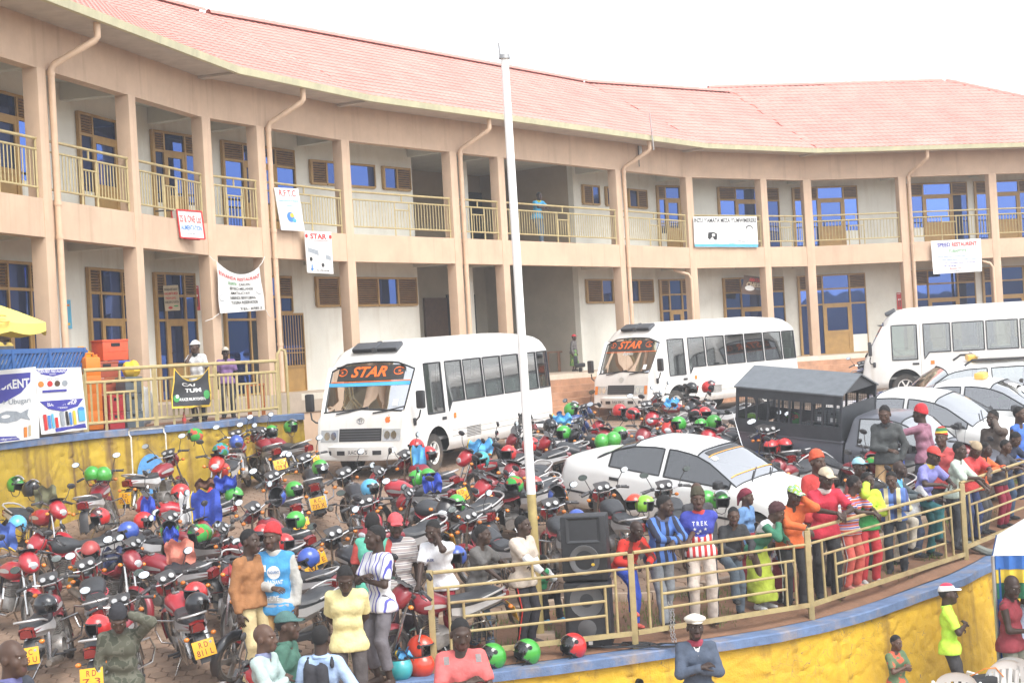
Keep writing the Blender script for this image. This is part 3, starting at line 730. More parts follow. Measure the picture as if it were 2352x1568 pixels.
order = 'ZABCDEFGHIJKLMNO'
for c, d in zip(order[:-1], order[1:]):
 f = FC[c]; a = FP(f, cs(c, f) + CW,-.1, ZST); b = FP(f, cs(d, f),-.1, ZST)
 railing(a, b, ZST, bld)
# eaves, gutter, downpipes
slab('soffit',0.0,.84, ZEV + .02, ZEV + .06, M_soffit)
EV = off_poly(.85); EV2 = off_poly(.99)
for i in range(5):
 t = FT[i]; mb = MB(); prof = [(0,0),(.05,-.03),(.12,-.02),(.14,.13),(.125,.13),(.11,.0),(0.01,.1)]
 o = []
 for P in (i, i + 1):
  o.append([tuple(off_poly(.85 + q)[P] + Vector((0,0, ZEV + z))) for q, z in prof])
 mb.grid(o,0, False, True); mb.build('gutter', M_gutter, bld)
 mb = MB(); s0, s1 = off_poly(.845), off_poly(.845)
for i in range(1,5):
 p = off_poly(.45)[i]; q = (FN[i - 1] + FN[i]).normalized(); tt = Vector((-q.y, q.x,0)); mb = MB(); mb.box((0,0,0),(.22,.86,.05)); mb.build('eave_bracket', M_soffit, bld, frame(Vector((p.x, p.y, ZEV - .01)), tt, q,(0,0,1)))
def downpipe(c, zlow=None, r=.062):
 f = FC[c]; s = cs(c, f) + CW + .07
 zl = (zlow or Z0 + .05)
 pts = [(s + .38,.80, ZEV),(s + .38,.80, ZEV - .26),(s + .36,.76, ZEV - .32),(s + .03,.11, ZBB + .1),(s,.06, ZBB + .0),(s,.06, zl)]
 root = bpy.data.objects.new('downpipe', None); COL.objects.link(root); root.parent = bld
 Mx = frame(KN[f], FT[f], FN[f],(0,0,1))
 mb = MB(); mb.tube(pts, r,12); mb.build('pipe', M_pipe, root, Mx)
 for z in (ZBB - .1, ZST - .1, ZSB - .02, Z0 + 1.1):
  mb = MB(); mb.tube([(s,.06, z),(s,.06, z + .07)], r * 1.16,12); mb.build('pipe_collar', M_pipe, root, Mx)
for c in 'ADFHL': downpipe(c)
for c in 'IM':
 f = FC[c]; s = cs(c, f) - .07; mb = MB()
 mb.tube([(s - .5,-.3, ZSB + .3),(s - .45,-.2, ZSB - .05),(s - .1,.05, ZSB - .2),(s,.06, ZSB - .35),(s,.06, Z0)],.05,10); mb.build('drain_pipe', M_pipe, bld, frame(KN[f], FT[f], FN[f],(0,0,1)))
# roof
RO = off_poly(-4.0); ZR = 14.25; SL = (ZR - (ZEV + .13)) / 4.95; ZE = ZEV + .13
roof = bpy.data.objects.new('roof', None); COL.objects.link(roof); roof.parent = bld
PWt, PLt = .235,.31
def tile_mesh():
 mb = MB(); rows = []
 for j,(u, h) in enumerate(((-PLt * .54,.028),(PLt * .0,.020),(PLt * .54,.010))):
  r = []
  for i in range(9):
   a = i / 8; x = (a - .5) * PWt * 1.02
   z = h + .024 * max(0, math.sin(a * math.pi * 1.0)) ** 1.3
   r.append((x, u, z))
  rows.append(r)
 rows.insert(0, [(x, y - .002,-.01) for x, y, z in rows[0]])
 mb.grid(rows,0); return mb
tmb = tile_mesh(); tile_me = tmb.mesh('tile', M_roof,50)
tv = np.array(tmb.v); tfc = tmb.f
alltiles = []
def poly_in(p, poly):
 c = False; n = len(poly)
 for i in range(n):
  a, b = poly[i], poly[(i + 1) % n]
  if (a[1] > p[1]) != (b[1] > p[1]) and p[0] < (b[0] - a[0]) * (p[1] - a[1]) / (b[1] - a[1]) + a[0]: c = not c
 return c
under = MB()
def roof_face(f, poly3):
 """fill one sloping face with tiles; poly3: world corners on the plane of facet f"""
 ca = 1 / math.sqrt(1 + SL * SL); sa = SL * ca
 e = EV[f]; o = Vector((KN[f].x, KN[f].y,0)) + FN[f] * .85; o.z = ZE
 t = FT[f]; u = Vector((-FN[f].x * ca,-FN[f].y * ca, sa)); n = t.cross(u)
 loc = [((p - o).dot(t),(p - o).dot(u)) for p in poly3]
 under.add([tuple(p - n * .03) for p in poly3], [tuple(range(len(poly3)))])
 s0, s1 = min(q[0] for q in loc), max(q[0] for q in loc); u1 = max(q[1] for q in loc)
 for j in range(int(u1 / PLt) + 1):
  for i in range(int(s0 / PWt) - 1, int(s1 / PWt) + 2):
   c = ((i + .5) * PWt,(j + .5) * PLt)
   if poly_in(c, loc): alltiles.append((frame(o + t * c[0] + u * c[1], t, u, n)))
def ez(p, z): return Vector((p.x, p.y, z))
for f in range(4):
 roof_face(f, [ez(EV[f], ZE), ez(EV[f + 1], ZE), ez(RO[f + 1], ZR), ez(RO[f], ZR)])
ca = 1 / math.sqrt(1 + SL * SL)
plane_p = ez(EV[4], ZE); plane_n = FT[4].cross(Vector((-FN[4].x * ca,-FN[4].y * ca, SL * ca)))
def wing(xx, yy): return at_plane(xx * 2352 / 4096, yy * 2352 / 4096, plane_p, plane_n)
pk = wing(3787,325); pl = wing(2835,353)
tend = (ez(EV[5], ZE))
ext = pk + (ez(EV[5], ZE) - pk)
hip = wing(4096,391); dirh = hip - pk; k = (ZE - pk.z) / dirh.z
corner = pk + dirh * k
roof_face(4, [ez(EV[4], ZE), ez(corner, ZE), pk, pl, ez(RO[4], ZR)])
cen = sorted(range(len(alltiles)), key=lambda i: (alltiles[i].translation - CAMP).length)
def vis(M):
 d = M.translation - CAMP; return abs(d.x / d.y) < .312 and -.3 < (d.z / d.y) < .225
c300 = [i for i in cen if vis(alltiles[i])][:300]; s300 = set(c300)
for i in c300: obj('tile', tile_me, roof, alltiles[i])
oth = [i for i in range(len(alltiles)) if i not in s300]
vv = np.concatenate([tv @ np.array(alltiles[i].to_3x3()).T + np.array(alltiles[i].translation) for i in oth])
fcs = [tuple(q + len(tv) * k for q in f) for k in range(len(oth)) for f in tfc]
me = bpy.data.meshes.new('tiling'); me.from_pydata(vv.tolist(), [], fcs); me.materials.append(M_roof); me.polygons.foreach_set('use_smooth', [True] * len(fcs)); me.set_sharp_from_angle(angle=R(50))
ro = obj('tiling', me, roof); ro['kind'] = 'stuff'
under.build('roof_deck', mat('roof_deck',(.38,.17,.13),.8), roof)
# ridge caps, one per 0.4 m, and the valley
capmb = MB(); capmb.lathe([(.10,-.23),(.105,0),(.115,.2)],8,0, RY(R(90)) @ RZ(R(90)), True,-math.pi * .02, math.pi * 1.02);
cap_me = capmb.mesh('ridge_cap', M_roof)
def ridge(a, b):
 t = (b - a); L = t.length; t.normalize(); y = Vector((0,0,1)).cross(t).normalized(); z = t.cross(y)
 for i in range(int(L / .4)): obj('ridge_cap', cap_me, roof, frame(a + t * (i + .5) * .4, t, y, z))
for f in range(4): ridge(ez(RO[f], ZR), ez(RO[f + 1], ZR))
ridge(pl, pk); ridge(pk, corner)
# rear slopes so that the roof is closed from the side
mb = MB(); BK = off_poly(-9.0)
mb.grid([[tuple(ez(RO[i], ZR - .02)), tuple(ez(BK[i], ZE))] for i in range(5)],0, False)
mb.add([tuple(pl), tuple(pk), tuple(ez(pk - FN[4] * 5, ZE)), tuple(ez(pl - FN[4] * 5, ZE)), tuple(ez(RO[4], ZR))], [(0,1,2,3),(4,0,3)])
e2 = corner - FN[4] * 10; mb.add([tuple(pk), tuple(corner), tuple(ez(e2, ZE))], [(0,1,2)])
mb.build('rear_slope', mat('roof_deck',(.38,.17,.13),.8), roof)
# terrace floor and steps
mb = MB(); FA = off_poly(.26)
pa = resample(TLIP,1.0)
rows = []
for p in pa:
 f = 0 if p.y < 33.5 else 1
 d = (p - KN[f]).dot(FN[f]) - .27
 q = p - FN[f] * max(d,.02)
 rows.append([(p.x, p.y, TZ - .004),((p.x + q.x) / 2,(p.y + q.y) / 2, TZ - .004),(q.x, q.y, TZ - .004)])
mb.grid(rows,0, False); tag(mb.build('terrace', M_soil), kind='structure')
end = TLIP[-1]; f = 1; q = end - FN[1] * ((end - KN[1]).dot(FN[1]) - .27)
mb = MB(); mb.add([(end.x, end.y,1.8),(q.x, q.y,1.8),(q.x, q.y, TZ - .004),(end.x, end.y, TZ - .004)], [(0,1,2,3)]); mb.build('terrace_end', M_plaster, lwall)
M_step = mat('step_tile',(0.44,0.24,0.14),.8, var=.25, scale=2.5, dirt=(.3,.2,.14), dirt_amt=.6)
steps = thing('steps', 'broad tan tiled steps up to the arcade behind the buses', 'steps')
sE2 = (TLIP[-1] - KN[2]).dot(FT[2])
A_ = [off_poly(.27 + .33 * k) for k in range(8)]
for k in range(7):
 zt = Z0 - .17 * (k + 1) + .0
 P, Q = off_poly(.275 + .33 * k), off_poly(.275 + .33 * (k + 1))
 st = P[1].lerp(P[2],.72); st2 = Q[1].lerp(Q[2],.72)
 line1 = [st, P[2], P[3], P[4], P[5]]; line2 = [st2, Q[2], Q[3], Q[4], Q[5]]
 mb = MB(); mb.grid([[(a.x, a.y, zt),(b.x, b.y, zt),(b.x, b.y, zt - .4)] for a, b in zip(line1, line2)],0, False)
 mb.build('step', M_step, steps)
mb = MB(); P = off_poly(.302); line = [P[1].lerp(P[2],.5), P[2], P[3], P[4], P[5]]
mb.grid([[(a.x, a.y, Z0 - .17),(a.x, a.y, Z0 - .02)] for a in line],0, False); mb.build('tile_riser', mat('cream_tile',(.6,.55,.45),.5, var=.1), bld)
# wooded hills all round behind the camera: they show only as reflections in the windows
mb = MB(); rows = []
for i in range(121):
 a = R(38 - 180 * i / 120); hh = 9 + 3.5 * math.sin(i * .31) + 2.2 * math.sin(i * .83 + 1) + 1.2 * math.sin(i * 2.7)
 rows.append([(r_ * math.cos(a), r_ * math.sin(a) + 20, z) for r_, z in ((120,-2),(140,3 + hh * .5),(165,2 + hh),(230, hh + 3 + 4 * math.sin(i * .12)))])
mb.grid(rows); tag(mb.build('hills', mat('hill_woods',(.035,.06,.025),.95, var=.5, scale=.12)), kind='structure')
# vehicles
M_carw = mat('white_car_paint',(0.76,0.76,0.74),0.3, var=0.03, scale=2, coat=0.5, spec=.5, dirt=(.55,.48,.38), dirt_amt=.25)
M_busw = mat('white_bus_paint',(0.76,0.75,0.72),0.4, var=0.04, scale=1.5, coat=0.25, dirt=(.52,.44,.33), dirt_amt=.35)
streaks(M_busw,(.5,.43,.33),.35,3.0)
M_grey = mat('slate_grey_paint',(0.10,0.105,0.125),0.35, var=0.06, scale=2, coat=0.5)
M_trim = mat('black_trim',(0.03,0.03,0.033),0.5, var=0.1)
M_seal = mat('rubber_seal',(0.025,0.027,0.03),0.6, var=0.1)
M_tyre = mat('tyre_rubber',(0.06,0.055,0.05),0.85, var=0.2, scale=12, dirt=(0.24,0.16,0.10), dirt_amt=.7)
M_alloy = mat('alloy_rim',(0.45,0.44,0.43),0.4,.8, var=0.1)
M_chrome = mat('chrome',(0.75,0.75,0.75),0.12,1.0, var=0)
M_lamp = mat('lamp_glass',(0.55,0.57,0.58),0.1,0.3, var=.1, coat=1)
M_amber = mat('amber_lens',(0.75,0.22,0.02),0.2,0, var=0, coat=.6)
M_redl = mat('red_lens',(0.5,0.015,0.015),0.2,0, var=0, coat=.6)
M_seat = mat('seat_fabric',(0.24,0.26,0.25),0.9, var=.1)
M_orange = mat('orange_sticker',(0.85,0.16,0.02),.5, var=.05)
M_skyb = mat('sky_blue_sticker',(0.08,0.42,0.75),.5, var=.05)
M_carglass = glassmat('car_glass',(0.50,0.58,0.55),0.50)
M_shield = glassmat('windshield_glass',(0.62,0.70,0.66),0.80)
M_darkglass = glassmat('dark_car_glass',(0.12,0.14,0.14),0.34)
M_inner = mat('vehicle_interior',(0.2,0.2,0.19),.9, var=.1)
def cr(p0, p1, p2, p3, t):
 return [0.5 * (2 * b + (c - a) * t + (2 * a - 5 * b + 4 * c - d) * t * t + (3 * b - a - 3 * c + d) * t ** 3) for a, b, c, d in zip(p0, p1, p2, p3)]
class Loft:
 def __init__(s, xs, ring, subs, sharp=()):
  s.xs = xs; s.seg = [0]
  for k in subs: s.seg.append(s.seg[-1] + k)
  s.P = []
  for x in xs:
   c = ring(x); row = []
   for k in range(len(c) - 1):
    p0 = c[k - 1] if k > 0 and k not in sharp else c[k]; p3 = c[k + 2] if k + 2 < len(c) and (k + 1) not in sharp else c[k + 1]
    for q in range(subs[k]):
     t = q / subs[k]; pt = cr(p0, c[k], c[k + 1], p3, t); row.append((x, pt[0], pt[1]))
   row.append((x, c[-1][0], c[-1][1])); s.P.append(row)
  s.nj = len(s.P[0]); s.holes = {}; s.used = set(); s.arch = []
 def ix(s, x): return min(range(len(s.xs)), key=lambda i: abs(s.xs[i] - x))
 def hole(s, name, x0, x1, k0, k1, sides=(1,-1)):
  i0, i1 = s.ix(x0), s.ix(x1); j0 = k0 if isinstance(k0, int) and k0 >= 100 else s.seg[k0]; j1 = s.seg[k1]
  for sd in sides:
   s.holes[(name, sd)] = (i0, i1, j0, j1)
   for i in range(i0, i1):
    for j in range(j0, j1): s.used.add((sd, i, j))
 def holej(s, name, x0, x1, j0, j1, sides=(1,-1)):
  i0, i1 = s.ix(x0), s.ix(x1)
  for sd in sides:
   s.holes[(name, sd)] = (i0, i1, j0, j1)
   for i in range(i0, i1):
    for j in range(j0, j1): s.used.add((sd, i, j))
 def pt(s, sd, i, j): x, y, z = s.P[i][j]; return (x, y * sd, z)
 def body(s, mb, mi=0, wheels=(), wr=.34, wz=.3, ymin=.4):
  for sd in (1,-1):
   idx = {}; moved = {}
   def cin(i, j):
    x, y, z = [sum(q) / 4 for q in zip(s.P[i][j], s.P[i + 1][j], s.P[i][j + 1], s.P[i + 1][j + 1])]
    return any((x - w) ** 2 + (z - wz) ** 2 < wr * wr for w in wheels) and y > ymin
   n = len(s.xs); cut = {(i, j) for i in range(n - 1) for j in range(s.nj - 1) if cin(i, j)}
   for i in range(n):
    for j in range(s.nj):
     x, y, z = s.P[i][j]
     adj = [(a, b) for a in (i - 1, i) for b in (j - 1, j) if 0 <= a < n - 1 and 0 <= b < s.nj - 1]
     ins = [q in cut for q in adj]
     if any(ins) and not all(ins):
      w = min(wheels, key=lambda w: abs(x - w)); d = math.hypot(x - w, z - wz)
      if d > 1e-4: x, z = w + (x - w) * wr / d, wz + (z - wz) * wr / d
     idx[i, j] = (x, y * sd, z)
   vid = {}; vs = []; fs = []
   for i in range(n - 1):
    for j in range(s.nj - 1):
     if (sd, i, j) in s.used or (i, j) in cut: continue
     q = [(i, j),(i + 1, j),(i + 1, j + 1),(i, j + 1)]
     f = []
     for k in q:
      if k not in vid: vid[k] = len(vs); vs.append(idx[k])
      f.append(vid[k])
     fs.append(tuple(f) if sd > 0 else tuple(f[::-1]))
   mb.add(vs, fs, mi, True)
  for i in (0, len(s.xs) - 1):
   ring = [s.pt(1, i, j) for j in range(s.nj)] + [s.pt(-1, i, j) for j in range(s.nj - 2,0,-1)]
   mb.add(ring, [tuple(range(len(ring))) if i else tuple(range(len(ring)))[::-1]], mi, False)
 def panes(s, parent, M, seal=None, names=None, rad=.014, inset=.006):
  merged = {}
  for (nm, sd),(i0, i1, j0, j1) in s.holes.items():
   rows = [[Vector(s.pt(sd, i, j)) for j in range(j0, j1 + 1)] for i in range(i0, i1 + 1)]
   c = Vector((0,0,0)); k = 0
   ctr = Vector(((s.xs[i0] + s.xs[i1]) / 2,0, rows[0][0].z * .5 + rows[-1][-1].z * .5 - .25))
   rows2 = [[p + (ctr - p).normalized() * inset for p in r] for r in rows]
   mb = MB(); mb.grid([[tuple(p) for p in r] for r in (rows2 if sd > 0 else rows2[::-1])],0, True)
   o = mb.build(nm, M.get(nm.split('|')[0], M['*']) if isinstance(M, dict) else M, parent); o.name = nm.split('|')[0]
   if seal:
    if j1 == s.nj - 1: loop = [r[0] for r in rows][::1]; loop = [r[-1] for r in rows[:1]] + rows[0][::-1][1:] + [r[0] for r in rows[1:]] + rows[-1][1:]
    else: loop = rows[0] + [r[-1] for r in rows[1:]] + rows[-1][::-1][1:] + [r[0] for r in rows[::-1][1:]]
    m2 = MB(); lp = []
    for p in loop:
     if not lp or (p - lp[-1]).length > 1e-3: lp.append(p)
    if len(lp) > 2: m2.tube(lp, rad,5, caps=True); m2.build('window_seal', seal, o)
def bvh_of(mb): return BVHTree.FromPolygons(mb.v, [f for f in mb.f])
def drape_local(src, bv, M, off=.006, back=1.5):
 """lay flat geometry (in M's xy plane) on the surface met along M's -z"""
 n = (M.to_3x3() @ Vector((0,0,1))).normalized(); out = []
 for q in src.v:
  w = M @ Vector(q); h = bv.ray_cast(w + n * back,-n, back * 2.2)
  out.append(tuple(h[0] + n * off) if h[0] else tuple(w))
 src.v = out; return src
def quadpatch(mb, x0, y0, x1, y1, nx=6, ny=4, mi=0, skew=0):
 mb.grid([[(x0 + (x1 - x0) * i / nx + skew * j / ny, y0 + (y1 - y0) * j / ny,0) for j in range(ny + 1)] for i in range(nx + 1)], mi, True)
def polypatch(mb, poly, mi=0):
 mb.add([(x, y,0) for x, y in poly], [tuple(range(len(poly)))], mi, False)
def disc(cx, cy, rx, ry, n=20): return [(cx + rx * math.cos(6.2832 * k / n), cy + ry * math.sin(6.2832 * k / n)) for k in range(n)]
def wheel(parent, x, y, z, r, w, rim=.62, spokes=5, hub=None):
 """a road wheel > tyre, rim"""
 root = bpy.data.objects.new('wheel', None); COL.objects.link(root); root.parent = parent; root.matrix_local = T(x, y, z)
 A = RX(R(90 if y < 0 else -90))
 mb = MB(); mb.lathe([(r * rim,-w / 2),(r * .93,-w / 2),(r,-w * .33),(r, w * .33),(r * .93, w / 2),(r * rim, w / 2 - .01)],28,0, A); mb.build('tyre', M_tyre, root)
 mb = MB(); mb.lathe([(r * rim,-w / 2 + .02),(r * rim, w / 2 - .012),(r * rim * .9, w / 2 - .02),(r * rim * .86, w * .12)],24,0, A)
 mb.lathe([(r * rim * .86, w * .1),(0.001, w * .1)],24,1, A)
 for k in range(spokes):
  mb.box((r * rim * .45,0, w * .3),(r * rim * .86, r * .11,.03),0, A @ RZ(6.2832 * k / spokes))
 mb.lathe([(r * .16, w * .1),(r * .16, w * .36),(.001, w * .38)],12,0, A); mb.build('rim', [hub or M_alloy, M_trim], root)
def place(p, heading):
 """matrix for a vehicle standing on the yard at p, nose towards heading (deg,0 = +x,90 = away)"""
 n = gnormal(p.x, p.y); f = Vector((math.cos(R(heading)), math.sin(R(heading)),0)); f = (f - n * f.dot(n)).normalized()
 return frame(Vector((p.x, p.y, G(p.x, p.y))), f, n.cross(f), n)
def xs_grid(x0, x1, step, marks, dense=()):
 xs = list(np.arange(x0, x1 + 1e-6, step)) + [x1] + list(marks)
 for a, b, st in dense: xs += list(np.arange(a, b, st))
 xs = sorted(xs); out = [xs[0]]
 mk = set(round(m,4) for m in marks)
 for x in xs[1:]:
  if x - out[-1] < .028:
   if round(x,4) in mk: out[-1] = x
   continue
  out.append(x)
 return out
# minibus
def minibus(label, M, front_text=2, plate='RAC 315 S', curtains=False, old=False, side_windows=5):
 root = thing('minibus', label, 'minibus', M, 'white minibuses in the yard')
 w0 = 1.04
 tx = [-3.5,-3.46,-3.3,-3.0,-2.0,1.6,2.2,2.5,2.66,2.80,3.0,3.2,3.34,3.40,3.44,3.47,3.5]
 tz = [1.0,2.15,2.38,2.5,2.56,2.56,2.54,2.47,2.36,2.20,1.86,1.5,1.24,1.08,.86,.62,.48]
 wx = [-3.5,-3.4,-3.2,-2.6,2.4,2.9,3.2,3.4,3.5]; ww = [.90,.97,1.01,1.04,1.04,1.02,.985,.945,.90]
 def ring(x):
  zt = float(np.interp(x, tx, tz)); w = float(np.interp(x, wx, ww)); low = .36
  belt = 1.30 if x < 1.75 else 1.12; top = 2.08
  cl = lambda z, k: min(z, zt - .012 * (8 - k))
  ww_ = w - .055
  return [(0, low),(w * .93, low),(w, cl(.46,2)),(w + .012, cl(.85,3)),(w, cl(belt,4)),(ww_, cl(top,5)),(min(w - .12, w * .93), cl(zt - .16 if zt > 1.4 else zt - .05,6)),(w * .55, cl(zt - .03,7)),(0, zt)]
 mk = [-3.28,-2.62,-2.55,-1.72,-1.65,-.82,-.75,.08,.15,.98,1.05,1.74,1.76,1.94,2.62,2.82,3.31]
 lf = Loft(xs_grid(-3.5,3.5,.16, mk,((2.4,3.5,.05),(1.9,2.7,.06),(-2.4,-1.3,.07))), ring, [1,1,4,3,6,2,2,4], sharp=(1,4,5))
 fx_ = 2.30; rx_ = -1.75
 for k,(a, b) in enumerate(((-3.28,-2.62),(-2.55,-1.72),(-1.65,-.82),(-.75,.08),(.15,.98),(1.05,1.74))): lf.hole('side_window|%d' % k, a, b,4,5)
 lf.hole('door_window',1.94,2.62,4,5)
 lf.hole('windshield',2.82,3.31,6,8)
 mb = MB(); lf.body(mb,0,(fx_, rx_),.47,.40,.3); body = mb.build('body', M_busw, root, angle=50)
 bv = bvh_of(mb)
 lf.panes(root, {'windshield': M_shield, '*': glassmat('bus_side_glass',(.38,.47,.43),.36)}, M_seal, rad=.018)
 # inside: floor, seats, dashboard, driver wheel
 m = MB(); m.box((-.1,0,.62),(6.2,1.9,.06)); m.box((2.75,0,1.0),(.55,1.8,.3),0, None,.06); m.box((-3.35,0,1.2),(.05,1.8,1.2)); m.build('cabin_floor', M_inner, root)
 for i in range(7):
  for sd in (-1,1):
   m = MB(); x = -2.9 + i * .78
   m.box((x, sd * .55,.95),(.42,.78,.14),0, None,.04); m.box((x - .2, sd * .55,1.28),(.13,.76,.62),0, None,.05); m.build('seat', M_seat, root)
 for sd in (-1,1):
  m = MB(); m.box((2.0, sd * .5,1.0),(.45,.5,.14),0, None,.04); m.box((1.78, sd * .5,1.36),(.14,.5,.7),0, None,.05); m.build('seat', M_seat, root)
 m = MB(); m.lathe([(.18,-.01),(.2,0),(.18,.01)],18,0, T(2.45,.48,1.32) @ RY(R(-35))); m.build('steering_wheel', M_trim, root)
 for x in (fx_, rx_):
  for sd in (1,-1): wheel(root, x, sd * .86,.36,.37,.2,.6,6, M_busw)
  m = MB(); m.box((x,0,.55),(.9,1.6,.5)); m.build('wheel_well', M_dark, root)
 # front face
 FR = lambda y, z: frame((3.0, y, z),(0,1,0),(0,0,1),(1,0,0))
 def front(name, mats, fn, off=.006):
  q = MB(); fn(q); drape_local(q, bv, FR(0,0), off); return q.build(name, mats, root)
 front('grille', [M_trim, M_alloy], lambda q: quadpatch(q,-.46,.70,.46,.94,10,5))
 q = MB()
 for k in range(4): quadpatch(q,-.43,.735 + .05 * k,.43,.75 + .05 * k,10,1)
 drape_local(q, bv, FR(0,0),.02); q.build('grille_slats', mat('grille_grey',(.12,.125,.13),.4,.3), root)
 for sd in (1,-1):
  a, b = sd * .48, sd * .86
  q = MB(); quadpatch(q, min(a, b),.70, max(a, b),.92,8,4); drape_local(q, bv, FR(0,0),.008); q.build('headlight', M_lamp, root)
  q = MB(); [polypatch(q, disc(sd * (.58 + .14 * k),.81,.062,.075)) for k in range(2)]; drape_local(q, bv, FR(0,0),.014); q.build('headlight_bulb', M_chrome, root)
  if old:
   q = MB(); quadpatch(q, min(sd * .80, sd * .90),.70, max(sd * .80, sd * .90),.92,3,3); drape_local(q, bv, FR(0,0),.012); q.build('indicator', M_amber, root)
 m = MB(); rows = []
 for k in range(21):
  y = -.93 + 1.86 * k / 20; xx = 3.47 - .16 * abs(y / .93) ** 3
  rows.append([(xx + .03, y,.64),(xx + .075, y,.60),(xx + .08, y,.45),(xx + .04, y,.34),(xx - .2, y,.32),(xx - .2, y,.62)])
 m.grid(rows,0, True, True); bumper = m.build('bumper', M_busw, root)
 bvb = bvh_of(m)
 for y0, y1 in ((-.86,-.62),(.62,.86),(-.48,-.30),(.30,.48)):
  q = MB(); quadpatch(q, y0,.45, y1,.53,4,2); drape_local(q, bvb, FR(0,0),.005); q.build('bumper_vent', M_trim, root)
 q = MB(); q.box((0,0,0),(.46,.11,.01),0); text(q, plate,.40,.07, T(0,0,.007),1,.01); q.build('number_plate', [mat('plate_white',(.6,.58,.55),.5), M_trim], root, frame((3.57,0,.50),(0,1,0),(0,0,1),(1,0,0)))
 # oval emblem of three rings
 q = MB()
 for cx, cy, rx, ry in ((0,1.08,.085,.058),(0,1.08,.028,.056),(0,1.105,.058,.026)):
  n = 28; o = disc(cx, cy, rx, ry, n); i_ = disc(cx, cy, rx - .011, ry - .011, n)
  q.add([(x, y,0) for x, y in o] + [(x, y,0) for x, y in i_], [(k,(k + 1) % n, n + (k + 1) % n, n + k) for k in range(n)])
 drape_local(q, bv, FR(0,0),.012); q.build('emblem', M_chrome, root)
 # windshield lettering lies on the glass
 ws = MB()
 for o in root.children:
  if o.name.startswith('windshield'):
   ws.add([tuple(v.co) for v in o.data.vertices], [tuple(p.vertices) for p in o.data.polygons])
 bw = bvh_of(ws)
 q = MB(); quadpatch(q,-.73,1.82,.73,2.10,14,6); drape_local(q, bw, FR(0,0),.004); q.build('sun_strip', mat('sun_strip_film',(.035,.035,.035),.35, var=.1), root)
 q = MB(); text(q, 'STAR',.78,.20, T(-.02,1.985,0),0,.03,.25)
 for sd in (-1,1):
  n = 20
  for s0, s1, r0 in ((.4,5.9,.10),):
   pts = [(sd * .62 + sd * -.0 + (.11 * math.cos(a)) * (-sd if True else 1) * -1,1.985 + .075 * math.sin(a)) for a in np.linspace(.6,5.7, n)]
   pin = [(sd * .62 + (.11 * .78 * math.cos(a)) * sd + sd * -.012,1.985 + .075 * .72 * math.sin(a)) for a in np.linspace(.6,5.7, n)]
   pts = [(sd * .62 + .11 * math.cos(a) * -sd * -1, y) for a,(x, y) in zip(np.linspace(.6,5.7, n), pts)]
   q.add([(x, y,0) for x, y in pts] + [(x, y,0) for x, y in pin], [(k, k + 1, n + k + 1, n + k) for k in range(n - 1)])
  st = [(sd * .63 + (.04 if k % 2 == 0 else .016) * math.sin(k * math.pi / 5),1.985 + (.04 if k % 2 == 0 else .016) * math.cos(k * math.pi / 5)) for k in range(10)]
  q.add([(x, y,0) for x, y in st] + [(sd * .63,1.985,0)], [(k,(k + 1) % 10,10) for k in range(10)])
 drape_local(q, bw, FR(0,0),.012); q.build('windshield_letters', M_orange, root)
 q = MB(); quadpatch(q,-.87,1.795,.87,1.81,14,1); drape_local(q, bw, FR(0,0),.008); q.build('orange_line', M_orange, root)
 if front_text == 2:
  q = MB(); quadpatch(q,-.89,1.72,.89,1.785,14,2); drape_local(q, bw, FR(0,0),.008); q.build('blue_stripe', M_skyb, root)
 else:
  q = MB(); text(q, 'Express',.34,.10, T(0,1.75,0),0,.0,.3); drape_local(q, bw, FR(0,0),.012); q.build('small_letters', mat('white_sticker',(.8,.8,.8),.5, var=0), root)
 q = MB(); quadpatch(q,.62,1.34,.72,1.46,2,2); drape_local(q, bw, FR(0,0),.008); q.build('sticker', mat('white_sticker',(.8,.8,.8),.5, var=0), root)
 for y in (-.55,.25):
  q = MB(); q.tube([(y,1.30,0),(y + .2,1.27,0),(y + .62,1.33,0)],.012,5);
  q.v = [(a, b,0) for a, b, c in q.v]; drape_local(q, bw, FR(0,0),.02)
  m = MB(); m.tube([Vector((3.36, y,1.22)), Vector((3.34, y + .25,1.25)), Vector((3.30, y + .66,1.33))],.014,5); m.build('wiper', M_trim, root)
 if front_text == 2:   # orange fruit sticker
  q = MB(); body_ = [(-.045,.03),(-.06,.0),(-.05,-.045),(-.025,-.068),(0,-.058),(.025,-.068),(.05,-.04),(.055,-.02),(.035,0),(.05,.035),(.025,.05),(0,.04),(-.025,.05)]
  q.add([(x + .58, y + 1.10,0) for x, y in body_], [tuple(range(13))]); q.add([(.58 + x,1.10 + y,0) for x, y in ((0,.055),(.008,.085),(.022,.09),(.015,.062))], [(0,1,2,3)])
  drape_local(q, bv, FR(0,0),.006); q.build('sticker', M_orange, root)
 m = MB()                                     # roof air scoop
 for sd in (1,-1):
  m.box((0, sd * .27,0),(.30,.46,.10),0, T(2.60,0,2.44) @ RY(R(24)),.04); m.box((.152, sd * .27,0),(.01,.40,.055),1, T(2.60,0,2.44) @ RY(R(24)))
 m.box((0,0,.008),(.32,.12,.12),0, T(2.60,0,2.44) @ RY(R(24)),.04); m.build('air_scoop', [mat('scoop_grey',(.07,.075,.085),.5), M_dark], root)
 for sd in (1,-1):
  m = MB(); y = sd * 1.0
  m.tube([(3.1, sd * .98,1.02),(3.22, sd * 1.10,1.06),(3.24, sd * 1.17,1.12),(3.22, sd * 1.2,1.25)],.016,6); m.box((3.22, sd * 1.21,1.44),(.10,.17,.34),0, None,.035); m.box((3.12, sd * 1.0,1.02),(.08,.06,.14),0, None,.02); m.build('mirror', M_trim, root)
  SD = frame((0,0,0),(1,0,0),(0,0,1),(0,-1,0)) if sd < 0 else frame((0,0,0),(-1,0,0),(0,0,1),(0,1,0))
  k = 1 if sd < 0 else -1
